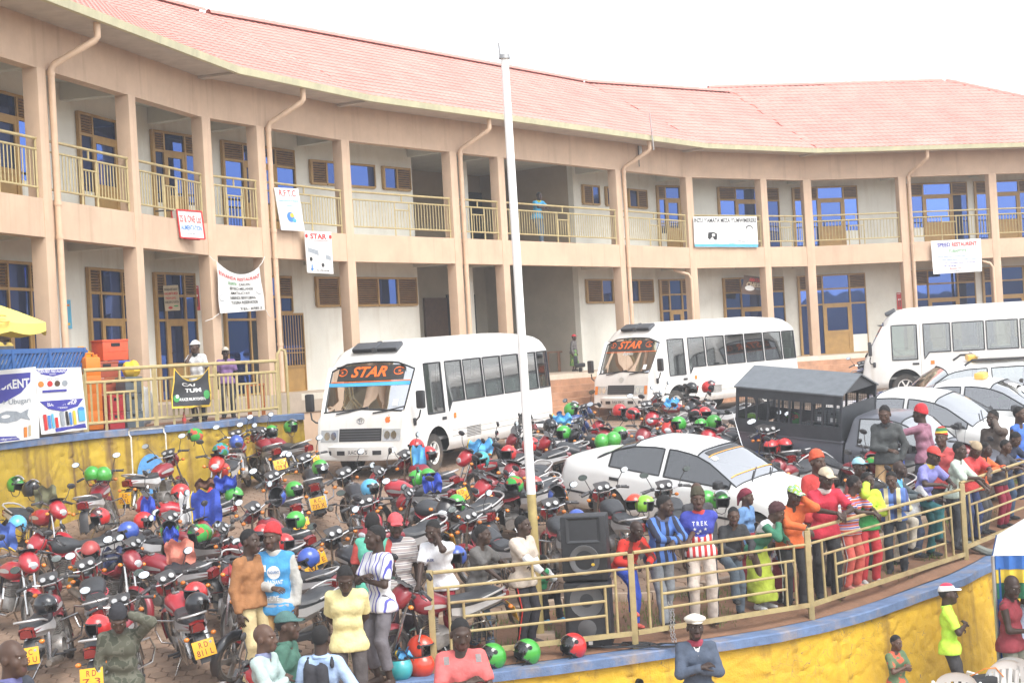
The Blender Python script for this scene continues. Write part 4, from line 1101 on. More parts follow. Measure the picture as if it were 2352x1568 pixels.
  for nm, mt_, pts in (('door_handle', M_trim,(k * 2.0,1.0,.09,.03)),('side_marker', M_amber,(k * 1.55,1.02,.05,.05))):
   q = MB(); quadpatch(q, pts[0] - pts[2], pts[1] - pts[3], pts[0] + pts[2], pts[1] + pts[3],2,2); drape_local(q, bv, SD,.012); q.build(nm, mt_, root)
  q = MB()
  for r_ in range(7): quadpatch(q, k * .75 - .32,.56 + r_ * .03, k * .75 + .32,.572 + r_ * .03,8,1)
  drape_local(q, bv, SD,.006); q.build('side_vent', M_trim, root)
  q = MB(); quadpatch(q,-3.2 if k > 0 else -1.7,.615,1.7 if k > 0 else 3.2,.63,30,1); quadpatch(q,-3.2 if k > 0 else -1.7,.73,1.7 if k > 0 else 3.2,.74,30,1)
  q2 = drape_local(q, bv, SD,.004); q2.build('body_crease', mat('bus_line',(.42,.40,.35),.6, var=.1), root)
  q = MB(); quadpatch(q, k * 1.85 - .012 if k > 0 else -1.862,.5, k * 1.85 + .0 if k > 0 else -1.85,2.08,1,20); drape_local(q, bv, SD,.004); q.build('door_gap', mat('bus_line',(.42,.40,.35),.6, var=.1), root)
 return root
def place_at(dx, dy, loc, hd):
 """vehicle placed so that its local point loc shows at a photograph point"""
 P = at_g(dx, dy, loc[2]); c, s = math.cos(R(hd)), math.sin(R(hd))
 return place(Vector((P.x - c * loc[0] + s * loc[1], P.y - s * loc[0] - c * loc[1],0)), hd)
def place_d(dx, dy, dist, loc, hd):
 r = ray(dx, dy); P = CAMP + r * (dist / r.y); c, s = math.cos(R(hd)), math.sin(R(hd))
 M = place(Vector((P.x - c * loc[0] + s * loc[1], P.y - s * loc[0] - c * loc[1],0)), hd)
 q = M @ Vector(loc); M.translation.z += P.z - q.z; return M
minibus('white minibus with RAC 315 S plate and a blue windshield stripe, nearest the steps', place_at(832,950,(3.33,0,1.24),-115),2)
minibus('white minibus parked behind the caged pickup with STAR Express on its windshield', place_at(1430,858,(3.33,0,1.24),-134),1, 'RAB 204 C', old=True)
minibus('white minibus at the right edge seen side on behind the taxis', place_at(2050,825,(2.62,.98,1.15),168),1, 'RAA 618 K', old=True)
# cars
def car(label, M, kind='sedan', paint=None, glass=None, cat='car', taxi=False, rack=False, group='white cars in the yard'):
 root = thing('parked_car', label, cat, M, group)
 paint = paint or M_carw; glass = glass or M_darkglass
 wag = kind == 'wagon'
 L = 2.15
 hw = .845 if not wag else .87
 if wag:
  tx = [-2.15,-2.12,-2.0,-1.8,-.9,.1,.45,.8,1.12,1.3,1.9,2.08,2.15]; tz = [.8,1.25,1.45,1.56,1.62,1.60,1.54,1.32,1.05,1.02,.90,.80,.62]
  bx = [-2.15,-1.5,1.1,1.9,2.15]; bz = [1.0,1.0,.95,.84,.6]
  mk = [-1.92,-1.36,-1.28,-.34,-.26,.50,.56,1.06]; wins = ((-1.92,-1.36),(-1.28,-.34),(-.26,.76)); shield = (.50,1.02); rear = (-2.11,-1.86)
 else:
  tx = [-2.15,-2.1,-1.95,-1.62,-1.45,-1.1,-.82,-.5,-.1,.22,.5,.8,1.05,1.25,1.7,2.0,2.1,2.15]; tz = [.70,.96,1.0,1.03,1.07,1.27,1.355,1.39,1.395,1.365,1.27,1.10,.955,.935,.86,.76,.68,.56]
  bx = [-2.15,-2.0,-1.4,.9,1.3,2.0,2.15]; bz = [.68,.92,.95,.90,.875,.70,.5]
  mk = [-1.40,-1.22,-1.16,-.30,-.22,.26,1.0,-.80]; wins = ((-1.20,-.30),(-.22,.92)); shield = (.26,1.0); rear = (-1.44,-.86)
 wx = [-2.15,-2.05,-1.8,-1.2,.8,1.6,2.0,2.15]; ww = [.70,.78,.82, hw, hw,.83,.76,.62]
 zroof = max(tz)
 def ring(x):
  zt = float(np.interp(x, tx, tz)); b = min(float(np.interp(x, bx, bz)), zt - .03); w = float(np.interp(x, wx, ww))
  g = max(0, min(1,(zt - b - .06) / (zroof - .95)))
  wr = w * (.93 - .20 * g); ze = zt - .045 - .035 * g
  cl = lambda z, k: min(z, b - .01 * (5 - k))
  return [(0,.2),(w * .9,.2),(w * .97, cl(.26,2)),(w + .012, cl(.52,3)),(w * .995, cl(b - .10,4)),(w * .95, b),(wr, max(ze, b + .004)),(wr * .72, max(zt - .014, b + .008)),(0, zt)]
 lf = Loft(xs_grid(-L, L,.12, mk,((-1.8,-.9,.055),(.9,1.9,.055),(1.9,2.15,.04),(-2.15,-1.95,.04))), ring, [1,1,4,4,1,5,2,4], sharp=(1,5,6))
 for k,(a, b) in enumerate(wins): lf.holej('side_window|%d' % k, a, b, lf.seg[5] + (0 if True else 0), lf.seg[6])
 lf.hole('windshield', shield[0], shield[1],6,8); lf.hole('rear_window', rear[0], rear[1],6,8)
 fxw, rxw = 1.35,-1.18
 mb = MB(); lf.body(mb,0,(fxw, rxw),.355,.30,.35); mb.build('body', paint, root, angle=35); bv = bvh_of(mb)
 lf.panes(root, {'windshield': M_shield, 'rear_window': glass, '*': glass}, M_seal, rad=.013)
 m = MB(); m.box((-.2,0,.35),(3.2,1.4,.1)); m.box((.92,0,.80),(.35,1.3,.16),0, None,.05); m.build('cabin_floor', M_inner, root)
 for x, y in ((.0,.37),(.0,-.37),(-.85,.0)):
  m = MB(); wd = .48 if y else 1.2; m.box((x, y,.55),(.5, wd,.16),0, None,.05); m.box((x - .26, y,.84),(.14, wd,.5),0, None,.05); m.box((x - .30, y,1.12),(.09, wd * .5,.14),0, None,.03); m.build('seat', M_seat, root)
 for x in (fxw, rxw):
  for sd in (1,-1): wheel(root, x, sd * (hw - .13),.295,.295,.18,.66,5)
  m = MB(); m.box((x,0,.42),(.68, hw * 1.62,.36)); m.build('wheel_well', M_dark, root)
 m = MB(); m.box((0,0,.24),(3.9,1.3,.12)); m.build('underbody', M_trim, root)
 for fwd, nm in ((1, 'front_bumper'),(-1, 'rear_bumper')):
  m = MB(); rows = []
  for k in range(15):
   y = -.76 + 1.52 * k / 14; xx = 2.14 - .22 * abs(y / .76) ** 2.6
   rows.append([(fwd * (xx - .1), y,.60),(fwd * (xx + .02), y,.57),(fwd * (xx + .035), y,.42),(fwd * (xx + .0), y,.25),(fwd * (xx - .2), y,.22)])
  m.grid(rows if fwd > 0 else rows[::-1],0, True); m.build(nm, paint, root)
  q = MB(); rows = [[(fwd * (2.14 - .22 * abs(y / .76) ** 2.6 + .042), y, z) for z in (.44,.49)] for y in np.linspace(-.74,.74,13)]; q.grid(rows,0); q.build('bumper_strip', M_trim, root)
 FRF = frame((0,0,0),(0,1,0),(0,0,1),(1,0,0)); FRB = frame((0,0,0),(0,-1,0),(0,0,1),(-1,0,0))
 for sd in (1,-1):
  q = MB(); quadpatch(q, min(sd * .34, sd * .68),.60, max(sd * .34, sd * .68),.72,6,3); drape_local(q, bv, FRF,.008,3); q.build('headlight', M_lamp, root)
  q = MB(); quadpatch(q, min(sd * .48, sd * .71),.64, max(sd * .48, sd * .71),.86,5,3); drape_local(q, bv, FRB,.008,3); q.build('taillight', M_redl, root)
  m = MB(); m.box((.78, sd * (hw + .09),.96),(.11,.17,.12),0, None,.035); m.box((.80, sd * (hw + .0),.93),(.05,.08,.04)); m.build('side_mirror', M_trim, root)
  SD = frame((0,0,0),(1,0,0),(0,0,1),(0,-1,0)) if sd < 0 else frame((0,0,0),(-1,0,0),(0,0,1),(0,1,0)); k = 1 if sd < 0 else -1
  for x in (-.12,-1.06):
   q = MB(); quadpatch(q, k * x - .085,.745, k * x + .085,.795,2,2); drape_local(q, bv, SD,.014); q.build('door_handle', M_trim, root)
  for x in (-.26,.88): q = MB(); quadpatch(q, k * x - .004,.3, k * x + .004,.88,1,12); drape_local(q, bv, SD,.003); q.build('door_gap', mat('car_line',(.3,.3,.3),.6, var=0), root)
  q = MB(); quadpatch(q, min(k * -1.95, k * 1.9),.45, max(k * -1.95, k * 1.9),.485,30,1); drape_local(q, bv, SD,.008); q.build('side_strip', M_trim if not wag else paint, root)
 q = MB(); quadpatch(q,-.3,.62,.3,.71,6,2); drape_local(q, bv, FRF,.008,3); q.build('grille', M_trim, root)
 q = MB(); q.box((0,0,0),(.46,.11,.01)); text(q, 'RAB 771 D',.4,.07, T(0,0,.007),1,.01); q.build('number_plate', [mat('plate_white',(.6,.58,.55),.5), M_trim], root, frame((2.19,0,.40),(0,1,0),(0,0,1),(1,0,0)))
 for y in (-.42,.18):
  m = MB(); m.tube([(1.08, y,.985),(1.0, y + .2,1.02),(.88, y + .5,1.09)],.010,5); m.build('wiper', M_trim, root)
 if taxi:
  m = MB(); m.box((-.1,0, zroof + .06),(.2,.34,.13),0, None,.05); m.build('taxi_light', mat('taxi_amber',(.75,.45,.08),.4, coat=.4), root)
 if rack:
  for sd in (1,-1): m = MB(); m.tube([(-1.5, sd * .56, zroof - .03),(-1.4, sd * .56, zroof + .07),(.0, sd * .56, zroof + .07),(.15, sd * .56, zroof - .03)],.022,6); m.build('roof_rail', M_trim, root)
  m = MB(); m.box((-.75,0, zroof + .12),(1.2,1.0,.05),0, None,.02); m.build('roof_board', M_carw, root)
 return root, bv
# white sedan in front
sedan, sbv = car('white sedan parked in the middle of the motorcycles with an orange line on its windshield', place_at(1392,1170,(-1.18,-.80,.25),-36))
ws = MB(); [ws.add([tuple(v.co) for v in o.data.vertices], [tuple(p.vertices) for p in o.data.polygons]) for o in sedan.children if o.name.startswith('windshield')]
bw = bvh_of(ws); UP = frame((0,0,0),(0,1,0),(-1,0,0),(0,0,1))
q = MB(); quadpatch(q,-.5,-.40,.5,-.30,10,3); drape_local(q, bw, UP,.006,3); q.build('sun_strip', mat('sun_strip_film',(.035,.035,.035),.35, var=.1), sedan)
q = MB(); quadpatch(q,-.56,-.415,.56,-.40,10,1); quadpatch(q,-.66,-.86,.66,-.845,10,1); drape_local(q, bw, UP,.008,3); q.build('orange_line', mat('orange_tape',(.8,.38,.06),.5, var=0), sedan)
q = MB(); quadpatch(q,-.56,-.52,-.44,-.44,2,2); drape_local(q, bw, UP,.008,3); q.build('sticker', mat('white_sticker',(.8,.8,.8),.5, var=0), sedan)
m = MB(); m.tube([(.35,.66,1.2),(.1,.72,1.75)],.006,5); m.build('aerial', M_chrome, sedan)
car('white sedan directly behind the grey pickup with a dark mirror', glass=M_carglass, M=place_at(2103,893,(-.2,0,1.4),-33))
car('white taxi sedan with an amber roof light between the other white cars', glass=M_carglass, M=place_at(2238,868,(-.2,0,1.4),-33), taxi=True)
car('white estate car with roof rails and a board on its roof beside the far minibus', place_at(2262,826,(-.4,0,1.62),176), 'wagon', rack=True, glass=M_carglass, taxi=True)
# grey pickup with a cage body
def pickup(label, M):
 root = thing('pickup_truck', label, 'pickup', M)
 tx = [-.2,-.16,-.05,.5,.75,1.0,1.3,1.5,1.62,2.3,2.52,2.6]; tz = [1.1,1.5,1.58,1.62,1.6,1.53,1.25,1.07,1.04,.98,.86,.7]
 bx = [-.2,1.5,2.3,2.6]; bz = [1.02,1.0,.9,.66]; wx = [-.2,1.6,2.3,2.6]; ww = [.82,.82,.79,.68]
 def ring(x):
  zt = float(np.interp(x, tx, tz)); b = min(float(np.interp(x, bx, bz)), zt - .03); w = float(np.interp(x, wx, ww)); g = max(0, min(1,(zt - b - .06) / .56))
  wr = w * (.93 - .13 * g); ze = zt - .045 - .03 * g; cl = lambda z, k: min(z, b - .01 * (5 - k))
  return [(0,.32),(w * .9,.32),(w * .98, cl(.38,2)),(w + .012, cl(.62,3)),(w, cl(b - .1,4)),(w * .96, b),(wr, max(ze, b + .004)),(wr * .72, max(zt - .014, b + .008)),(0, zt)]
 lf = Loft(xs_grid(-.2,2.6,.11, [-.02,.04,.95,.86,1.44,1.40],((1.4,2.4,.055),)), ring, [1,1,4,4,1,5,2,4], sharp=(1,5,6))
 lf.hole('side_window',.04,1.40,5,6); lf.hole('windshield',.86,1.44,6,8)
 mb = MB(); lf.body(mb,0,(1.85,),.40,.36,.35); mb.build('cab', M_grey, root, angle=35); bv = bvh_of(mb)
 lf.panes(root, {'windshield': M_shield, '*': M_carglass}, M_seal, rad=.014)
 m = MB(); m.box((.3,0,.8),(.5,1.3,.16),0, None,.05); m.box((.0,0,1.1),(.14,1.3,.5),0, None,.05); m.build('seat', M_seat, root)
 for x in (1.85,-1.35):
  for sd in (1,-1): wheel(root, x, sd * .70,.34,.34,.2,.6,6)
  m = MB(); m.box((x,0,.5),(.75,1.3,.4)); m.build('wheel_well', M_dark, root)
 for sd in (1,-1):
  m = MB(); m.box((-1.35, sd * .78,.76),(2.2,.08,.56),0, None,.03); m.box((-1.35, sd * .80,1.05),(2.24,.10,.05),0, None,.02); m.build('bed_side', M_grey, root)
  m = MB(); m.box((1.12, sd * .93,1.08),(.1,.16,.16),0, None,.03); m.build('side_mirror', M_trim, root)
  SD = frame((0,0,0),(1,0,0),(0,0,1),(0,-1,0)) if sd < 0 else frame((0,0,0),(-1,0,0),(0,0,1),(0,1,0)); k = 1 if sd < 0 else -1
  q = MB(); quadpatch(q, k * .2 - .08,.88, k * .2 + .08,.93,2,2); drape_local(q, bv, SD,.014); q.build('door_handle', M_trim, root)
 m = MB(); m.box((-1.35,0,.62),(2.2,1.5,.08)); m.box((-2.44,0,.78),(.06,1.56,.52)); m.build('bed', M_grey, root)
 C = mat('cage_steel',(.055,.06,.068),.45,.3, var=.2, scale=4)
 z0, z1, zr = 1.08,1.98,2.3; x0, x1 = -2.5,-.28
 m = MB()
 for x in (x0, x1):
  for sd in (1,-1): m.box((x, sd * .84,(z0 + z1) / 2),(.05,.05, z1 - z0))
 for sd in (1,-1):
  m.box(((x0 + x1) / 2, sd * .84, z0 + .12),(x1 - x0,.03,.26)); m.box(((x0 + x1) / 2, sd * .84, z1 - .10),(x1 - x0,.03,.22))
 m.box((x1,0, z0 + .32),(.03,1.68,.66)); m.box((x0,0, z0 + .2),(.03,1.68,.4)); m.build('cage_frame', C, root)
 m = MB()
 for sd in (1,-1):
  m.add([(x0 - .05,0, zr),(x1 + .05,0, zr),(x1 + .05, sd * .90, z1),(x0 - .05, sd * .90, z1),(x0 - .05,0, zr - .03),(x1 + .05,0, zr - .03),(x1 + .05, sd * .90, z1 - .03),(x0 - .05, sd * .90, z1 - .03)], [(0,1,2,3),(4,7,6,5),(3,2,6,7),(0,3,7,4),(1,5,6,2)])
 m.build('cage_roof', mat('cage_roof_steel',(.16,.175,.19),.4,.3, var=.15), root)
 for x in (x0 + .02, x1 - .0):
  m = MB(); m.add([(x,-.84, z1),(x,.84, z1),(x,0, zr - .02)], [(0,1,2)]); m.build('gable', C, root)
 pb_ = MB(); pb_.box((0,0,0),(.045,.02,.50)); bm_ = pb_.mesh('cage_bar', C)
 for sd in (1,-1):
  for k in range(9): obj('cage_bar', bm_, root, T(x0 + .2 + k * .235, sd * .84,1.52))
  m = MB()
  for k in range(12): m.tube([(x0, sd * .852, z0 + .27 + k * .045),(x1, sd * .852, z0 + .27 + k * .045)],.0035,3)
  for k in range(50): m.tube([(x0 + k * .0444, sd * .852, z0 + .25),(x0 + k * .0444, sd * .852, z1 - .2)],.0035,3)
  m.build('wire_mesh', C, root)
 G2 = mat('grey_crate_plastic',(.12,.14,.155),.5, var=.1); Lw = mat('white_sticker',(.8,.8,.8),.5, var=0)
 for i,(x, z) in enumerate(((-.48,1.2),(-.48,1.5),(-.76,1.2),(-.76,1.5),(-1.05,1.2))):
  cr_ = tag(bpy.data.objects.new('crate', None),('grey bottle crate in the pickup cage, ' + ['front column lowest', 'front column middle', 'second column lowest', 'second column upper', 'third column'][i]), 'crate', 'grey crates inside the pickup cage', 'thing'); COL.objects.link(cr_); cr_.matrix_world = M @ T(x,-.55, z)
  m = MB(); m.box((0,0,0),(.26,.36,.28),0, None,.02); m.build('crate_body', G2, cr_)
  m = MB(); m.box((0,-.186,.07),(.10,.012,.045)); m.build('handle_slot', M_dark, cr_); m = MB(); m.box((.0,-.187,-.05),(.12,.01,.08)); m.build('crate_label', Lw, cr_)
 return root
pickup('dark grey pickup with a caged load body and ridged roof', place_d(1684,988,29.0,(-2.5 * .87,-.84 * .87,1.07 * .87),-35) @ Matrix.Scale(.87,4))
# motorcycles
M_red = mat('crimson_bike_paint',(0.40,0.018,0.03),0.3, var=.08, scale=3, coat=.5, dirt=(.25,.14,.09), dirt_amt=.18)
M_maroon = mat('maroon_bike_paint',(0.24,0.016,0.026),0.35, var=.1, scale=3, coat=.4, dirt=(.22,.13,.09), dirt_amt=.22)
M_bblack = mat('black_bike_paint',(0.018,0.018,0.022),0.3, var=.1, scale=3, coat=.4, dirt=(.2,.13,.09), dirt_amt=.2)
M_bblue = mat('blue_bike_paint',(0.03,0.06,0.20),0.35, var=.1, scale=3, coat=.4)
M_silver = mat('silver_bike_paint',(0.50,0.49,0.48),.35,.4, var=.1, scale=5, dirt=(.25,.17,.12), dirt_amt=.3)
M_engine = mat('engine_metal',(0.36,0.34,0.32),.5,.6, var=.25, scale=12, dirt=(.16,.10,.06), dirt_amt=.7)
M_steel = mat('bike_steel',(0.5,0.49,0.48),.25,1.0, var=.1)
M_seatb = mat('black_seat_vinyl',(0.04,0.042,0.046),.45, var=.2, scale=9, bump=.15, bscale=30)
M_bplast = mat('black_bike_plastic',(0.042,0.042,0.045),.5, var=.15, dirt=(.2,.14,.1), dirt_amt=.2)
M_pipe2 = mat('exhaust_steel',(.25,.22,.19),.45,.8, var=.3, scale=8)
M_plate = mat('yellow_number_plate',(0.80,0.42,0.02),.45, var=.06)
M_ptext = mat('plate_letter_red',(0.25,0.03,0.02),.6, var=0)
M_pink = mat('pink_piping',(0.55,.08,.11),.6, var=.05)
M_dial = mat('dial_face',(.36,.36,.36),.4, var=.1)
M_mirror = mat('mirror_glass',(.5,.52,.54),.03,1.0, var=0)
def bike_proto(paint, cover=False, side=M_silver, fair=0):
 """x forward, origin on the ground between the wheels"""
 root = bpy.data.objects.new('motorcycle', None); COL.objects.link(root)
 def P(nm, m, mats, par=None, Mx=None): return m.build(nm, mats, par or root, Mx)
 st = bpy.data.objects.new('front_end', None); COL.objects.link(st); st.parent = root
 def wh(x, par, front):
  w = bpy.data.objects.new('wheel', None); COL.objects.link(w); w.parent = par; w.matrix_local = T(x,0,.295)
  m = MB(); r, ww = .295,.085
  m.lathe([(.225,-ww * .38),(.262,-ww / 2),(.285,-ww * .36),(r,-ww * .12),(r, ww * .12),(.285, ww * .36),(.262, ww / 2),(.225, ww * .38)],26,0, RX(R(90))); m.build('tyre', M_tyre, w)
  m = MB(); m.lathe([(.226,-.028),(.235,-.026),(.205,-.018),(.205,.018),(.235,.026),(.226,.028)],24,0, RX(R(90)))
  m.lathe([(.02,-.06),(.05,-.055),(.05,.055),(.02,.06)],12,0, RX(R(90)))
  for k in range(5):
   a = k * 1.2566
   m.box((.125,0,0),(.16,.022,.03),0, RY(a + .08)); m.box((.125,0,0),(.16,.022,.03),0, RY(a - .08) )
  if front: m.lathe([(.06,.055),(.11,.055),(.11,.06),(.06,.06)],16,0, RX(R(90)))
  m.build('rim', M_engine, w)
 # --- front end (turns with the bars)
 wh(.635, root, True)
 for sd in (1,-1):
  m = MB(); m.tube([(.635, sd * .075,.30),(.53, sd * .075,.62)],.024,8); m.tube([(.53, sd * .075,.62),(.405, sd * .075,1.0)],.017,8); P('fork', m, M_steel)
 m = MB(); rows = []
 for k in range(13):
  a = R(-22 + 140 * k / 12); r = .325
  rows.append([(.635 + (r - .03) * math.cos(a),-.055,.295 + (r - .03) * math.sin(a)),(.635 + r * math.cos(a),-.035,.295 + r * math.sin(a)),(.635 + (r + .012) * math.cos(a),0,.295 + (r + .012) * math.sin(a)),(.635 + r * math.cos(a),.035,.295 + r * math.sin(a)),(.635 + (r - .03) * math.cos(a),.055,.295 + (r - .03) * math.sin(a))])
 m.grid(rows); P('front_fender', m, paint)
 m = MB(); m.tube([(.36,-.37,1.00),(.37,-.24,1.035),(.41,-.12,1.0),(.42,0,.985),(.41,.12,1.0),(.37,.24,1.035),(.36,.37,1.00)],.012,7); P('handlebar', m, M_steel)
 for sd in (1,-1):
  m = MB(); m.tube([(.358, sd * .255,1.03),(.356, sd * .375,1.0)],.019,8); m.box((.37, sd * .215,1.035),(.05,.06,.045),0, None,.012); m.tube([(.40, sd * .22,1.04),(.43, sd * .3,1.02),(.42, sd * .38,1.01)],.007,5); P('grip', m, M_bplast)
  mr = bpy.data.objects.new('mirror', None); COL.objects.link(mr); mr.parent = root
  m = MB(); m.tube([(.38, sd * .21,1.05),(.40, sd * .24,1.13),(.37, sd * .30,1.24)],.006,5); m.build('stalk', M_bplast, mr)
  m = MB(); m.ell((0,0,0),(.018,.068,.044),14,8); m.build('housing', M_bplast, mr, T(.365, sd * .325,1.265) @ RZ(sd * R(-12)) @ RY(R(12)))
  m = MB(); m.add([(-.0195,.060 * math.cos(6.2832 * k / 16),.037 * math.sin(6.2832 * k / 16)) for k in range(16)], [tuple(range(16))]); m.build('glass', M_mirror, mr, T(.365, sd * .325,1.265) @ RZ(sd * R(-12)) @ RY(R(12)))
  m = MB(); m.tube([(.50, sd * .10,.88),(.50, sd * .17,.88)],.009,5); m.build('stem', M_bplast, root)
  m = MB(); m.ell((.50, sd * .20,.88),(.032,.034,.026),10,6); P('indicator', m, M_amber)
  m = MB(); m.tube([(-.80, sd * .07,.64),(-.82, sd * .13,.64)],.009,5); m.build('stem', M_bplast, root)
  m = MB(); m.ell((-.83, sd * .155,.64),(.032,.034,.026),10,6); P('indicator', m, M_amber)
 # headlamp cowl
 m = MB(); rows = []
 for k,(x, w, zt, zb) in enumerate(((.42,.11,1.06,.90),(.46,.135,1.075,.84),(.52,.135,1.05,.80),(.57,.115,1.0,.80),(.61,.085,.95,.82),(.625,.05,.91,.84))):
  zc = (zt + zb) / 2; hh = (zt - zb) / 2
  rows.append([(x, w * math.cos(a), zc + hh * math.sin(a)) for a in np.linspace(0,2 * math.pi,14, endpoint=False)])
 m.grid(rows,0, True, True); m.add(rows[-1], [tuple(range(14))],0, False); P('headlamp_cowl', m, paint)
 m = MB(); m.ell((.595,0,.895),(.035,.085,.065),14,8); P('headlight', m, M_lamp)
 m = MB(); rows = []
 for x, w, z, h in ((.40,.115,1.04,.012),(.46,.125,1.085,.02),(.52,.11,1.10,.012)): rows.append([(x, w * math.cos(a), z + h * math.sin(a)) for a in np.linspace(0, math.pi,9)])
 m.grid(rows); m.box((.43,0,1.02),(.07,.21,.05),0, RY(R(0)),.02); P('instrument_hood', m, M_bplast)
 for sd in (1,-1):
  m = MB(); m.lathe([(.042,-.01),(.042,.014),(.032,.012)],16,1); m.lathe([(.032,.010),(.001,.010)],16,0); P('dial', m, [M_dial, M_bplast], None, T(.405, sd * .055,1.055) @ RY(R(-48)))
 m = MB(); m.box((.40,0,.99),(.06,.17,.03),0, None,.01); P('fork_clamp', m, M_steel)
 # tank
 def hull(nm, secs, mats, n=16, mi=0, pw=2.6, cap=True):
  m = MB(); rows = []
  for x, w, zb, zt in secs:
   zc = (zb + zt) / 2; hh = (zt - zb) / 2; r = []
   for a in np.linspace(0,2 * math.pi, n, endpoint=False):
    c, s = math.cos(a), math.sin(a); r.append((x, w * math.copysign(abs(c) ** (2 / pw), c), zc + hh * math.copysign(abs(s) ** (2 / pw), s)))
   rows.append(r)
  m.grid(rows, mi, True, True)
  if cap: m.add(rows[0], [tuple(range(n))[::-1]], mi); m.add(rows[-1], [tuple(range(n))], mi)
  return P(nm, m, mats)
 tank_s = [(-.14,.075,.70,.78),(-.06,.105,.68,.84),(.06,.135,.66,.895),(.18,.15,.66,.915),(.27,.14,.69,.90),(.33,.09,.74,.85)]
 hull('tank', tank_s, paint)
 if cover:
  hull('tank_cover', [(-.10,.10,.74,.835),(-.02,.128,.72,.875),(.08,.148,.70,.912),(.18,.162,.70,.93),(.27,.15,.73,.915),(.31,.12,.77,.885)], M_seatb)
  m = MB(); m.tube([(-.08,-.115,.74),(.08,-.152,.715),(.2,-.163,.72),(.3,-.13,.78),(.31,0,.80),(.3,.13,.78),(.2,.163,.72),(.08,.152,.715),(-.08,.115,.74)],.008,5); P('piping', m, M_pink)
 else:
  m = MB(); m.lathe([(.05,0),(.05,.012),(.03,.02),(.001,.02)],14); P('tank_cap', m, M_steel, None, T(.18,0,.905))
  for sd in (1,-1):
   m = MB(); m.grid([[(x, sd * (w + .004), z) for z in (zz, zz + hh)] for x, w, zz, hh in ((-.04,.112,.745,.03),(.06,.138,.755,.05),(.16,.152,.76,.06),(.25,.146,.775,.03))]); P('tank_decal', m, side)
 # seat
 m = MB(); rows = []
 for x, w, zt, zb in ((-.06,.07,.80,.74),(-.12,.115,.80,.72),(-.28,.135,.785,.70),(-.42,.14,.795,.71),(-.48,.14,.83,.73),(-.62,.13,.84,.75),(-.73,.10,.83,.77),(-.77,.06,.81,.78)):
  rows.append([(x,-w, zb),(x,-w * 1.02, zt - .03),(x,-w * .8, zt),(x,0, zt + .008),(x, w * .8, zt),(x, w * 1.02, zt - .03),(x, w, zb)])
 m.grid(rows); P('seat', m, M_seatb)
 # tail and side covers
 for sd in (1,-1):
  m = MB(); m.grid([[(x, sd * w0, z0),(x, sd * (w1 + .018),(z0 + z1) / 2),(x, sd * w1, z1)] for x, w0, z0, w1, z1 in ((-.10,.08,.56,.115,.72),(-.24,.10,.52,.142,.72),(-.36,.11,.56,.145,.73),(-.5,.105,.62,.145,.75),(-.66,.095,.66,.125,.775),(-.80,.07,.69,.085,.79))]); P('side_cover', m, side)
  m = MB(); m.grid([[(x, sd * (w + .02), z),(x, sd * (w + .022), z + h)] for x, w, z, h in ((-.40,.128,.66,.03),(-.52,.125,.68,.045),(-.66,.11,.705,.05),(-.80,.078,.725,.045))]); P('tail_stripe', m, paint)
  m = MB(); m.tube([(-.46, sd * .145,.78),(-.6, sd * .155,.83),(-.74, sd * .14,.87)],.013,6); P('grab_rail', m, M_silver)
  m = MB(); m.tube([(-.42, sd * .12,.70),(-.60, sd * .12,.34)],.028,8); m.tube([(-.46, sd * .12,.62),(-.57, sd * .12,.40)],.036,8); P('shock', m, M_steel)
  m = MB(); m.tube([(-.12, sd * .075,.33),(-.64, sd * .085,.295)],.022,6); P('swingarm', m, M_bplast)
  m = MB(); m.tube([(.14, sd * .06,.58),(.34, sd * .27,.60),(.38, sd * .30,.48),(.30, sd * .27,.34),(.16, sd * .06,.28)],.013,6); P('crash_bar', m, M_steel)
  m = MB(); m.tube([(-.08, sd * .1,.28),(-.08, sd * .29,.28)],.017,6); P('foot_peg', m, M_bplast)
  m = MB(); m.tube([(-.3, sd * .12,.32),(-.34, sd * .27,.33)],.014,6); P('foot_peg', m, M_bplast)
 m = MB(); m.tube([(-.74,-.14,.87),(-.80,-.09,.885),(-.82,0,.89),(-.80,.09,.885),(-.74,.14,.87)],.014,7); P('grab_bar', m, M_silver)
 m = MB(); m.grid([[(x,-w, z0),(x - .01,0, z0 - .01),(x, w, z0),(x, w, z1),(x,0, z1 + .015),(x,-w, z1)] for x, w, z0, z1 in ((-.78,.088,.69,.80),(-.85,.075,.70,.79))],0, True, True); m.add([(-.855,-.072,.705),(-.855,.072,.705),(-.855,.06,.785),(-.855,0,.80),(-.855,-.06,.785)], [(0,1,2,3,4)]); P('taillight', m, mat('dark_red_lens',(.2,.012,.012),.2, coat=.6, var=.05))
 m = MB(); rows = [[(x,-.07, z - .02),(x,-.05, z),(x,.05, z),(x,.07, z - .02)] for x, z in ((-.55,.615),(-.66,.64),(-.78,.66),(-.86,.60),(-.90,.48),(-.935,.36))]; m.grid(rows); P('rear_fender', m, M_bplast)
 # engine
 m = MB(); m.box((.06,0,.36),(.34,.24,.20),0, None,.05); m.lathe([(.10,-.15),(.115,-.12),(.115,.12),(.10,.15)],16,0, T(-.02,0,.34) @ RX(R(90)))
 m.lathe([(.085,.12),(.085,.16),(.001,.165)],16,0, T(.08,0,.35) @ RX(R(-90))); P('engine', m, M_engine)
 m = MB()
 for k in range(6): m.box((.14,0,.48 + k * .026),(.18,.2,.012),0, RY(R(0)))
 m.box((.14,0,.54),(.13,.14,.18)); P('cylinder', m, M_engine)
 m = MB(); m.tube([(.24,-.02,.50),(.33,-.05,.46),(.33,-.09,.30),(.2,-.12,.22),(-.1,-.14,.22),(-.3,-.15,.26)],.020,7); P('exhaust_pipe', m, M_steel)
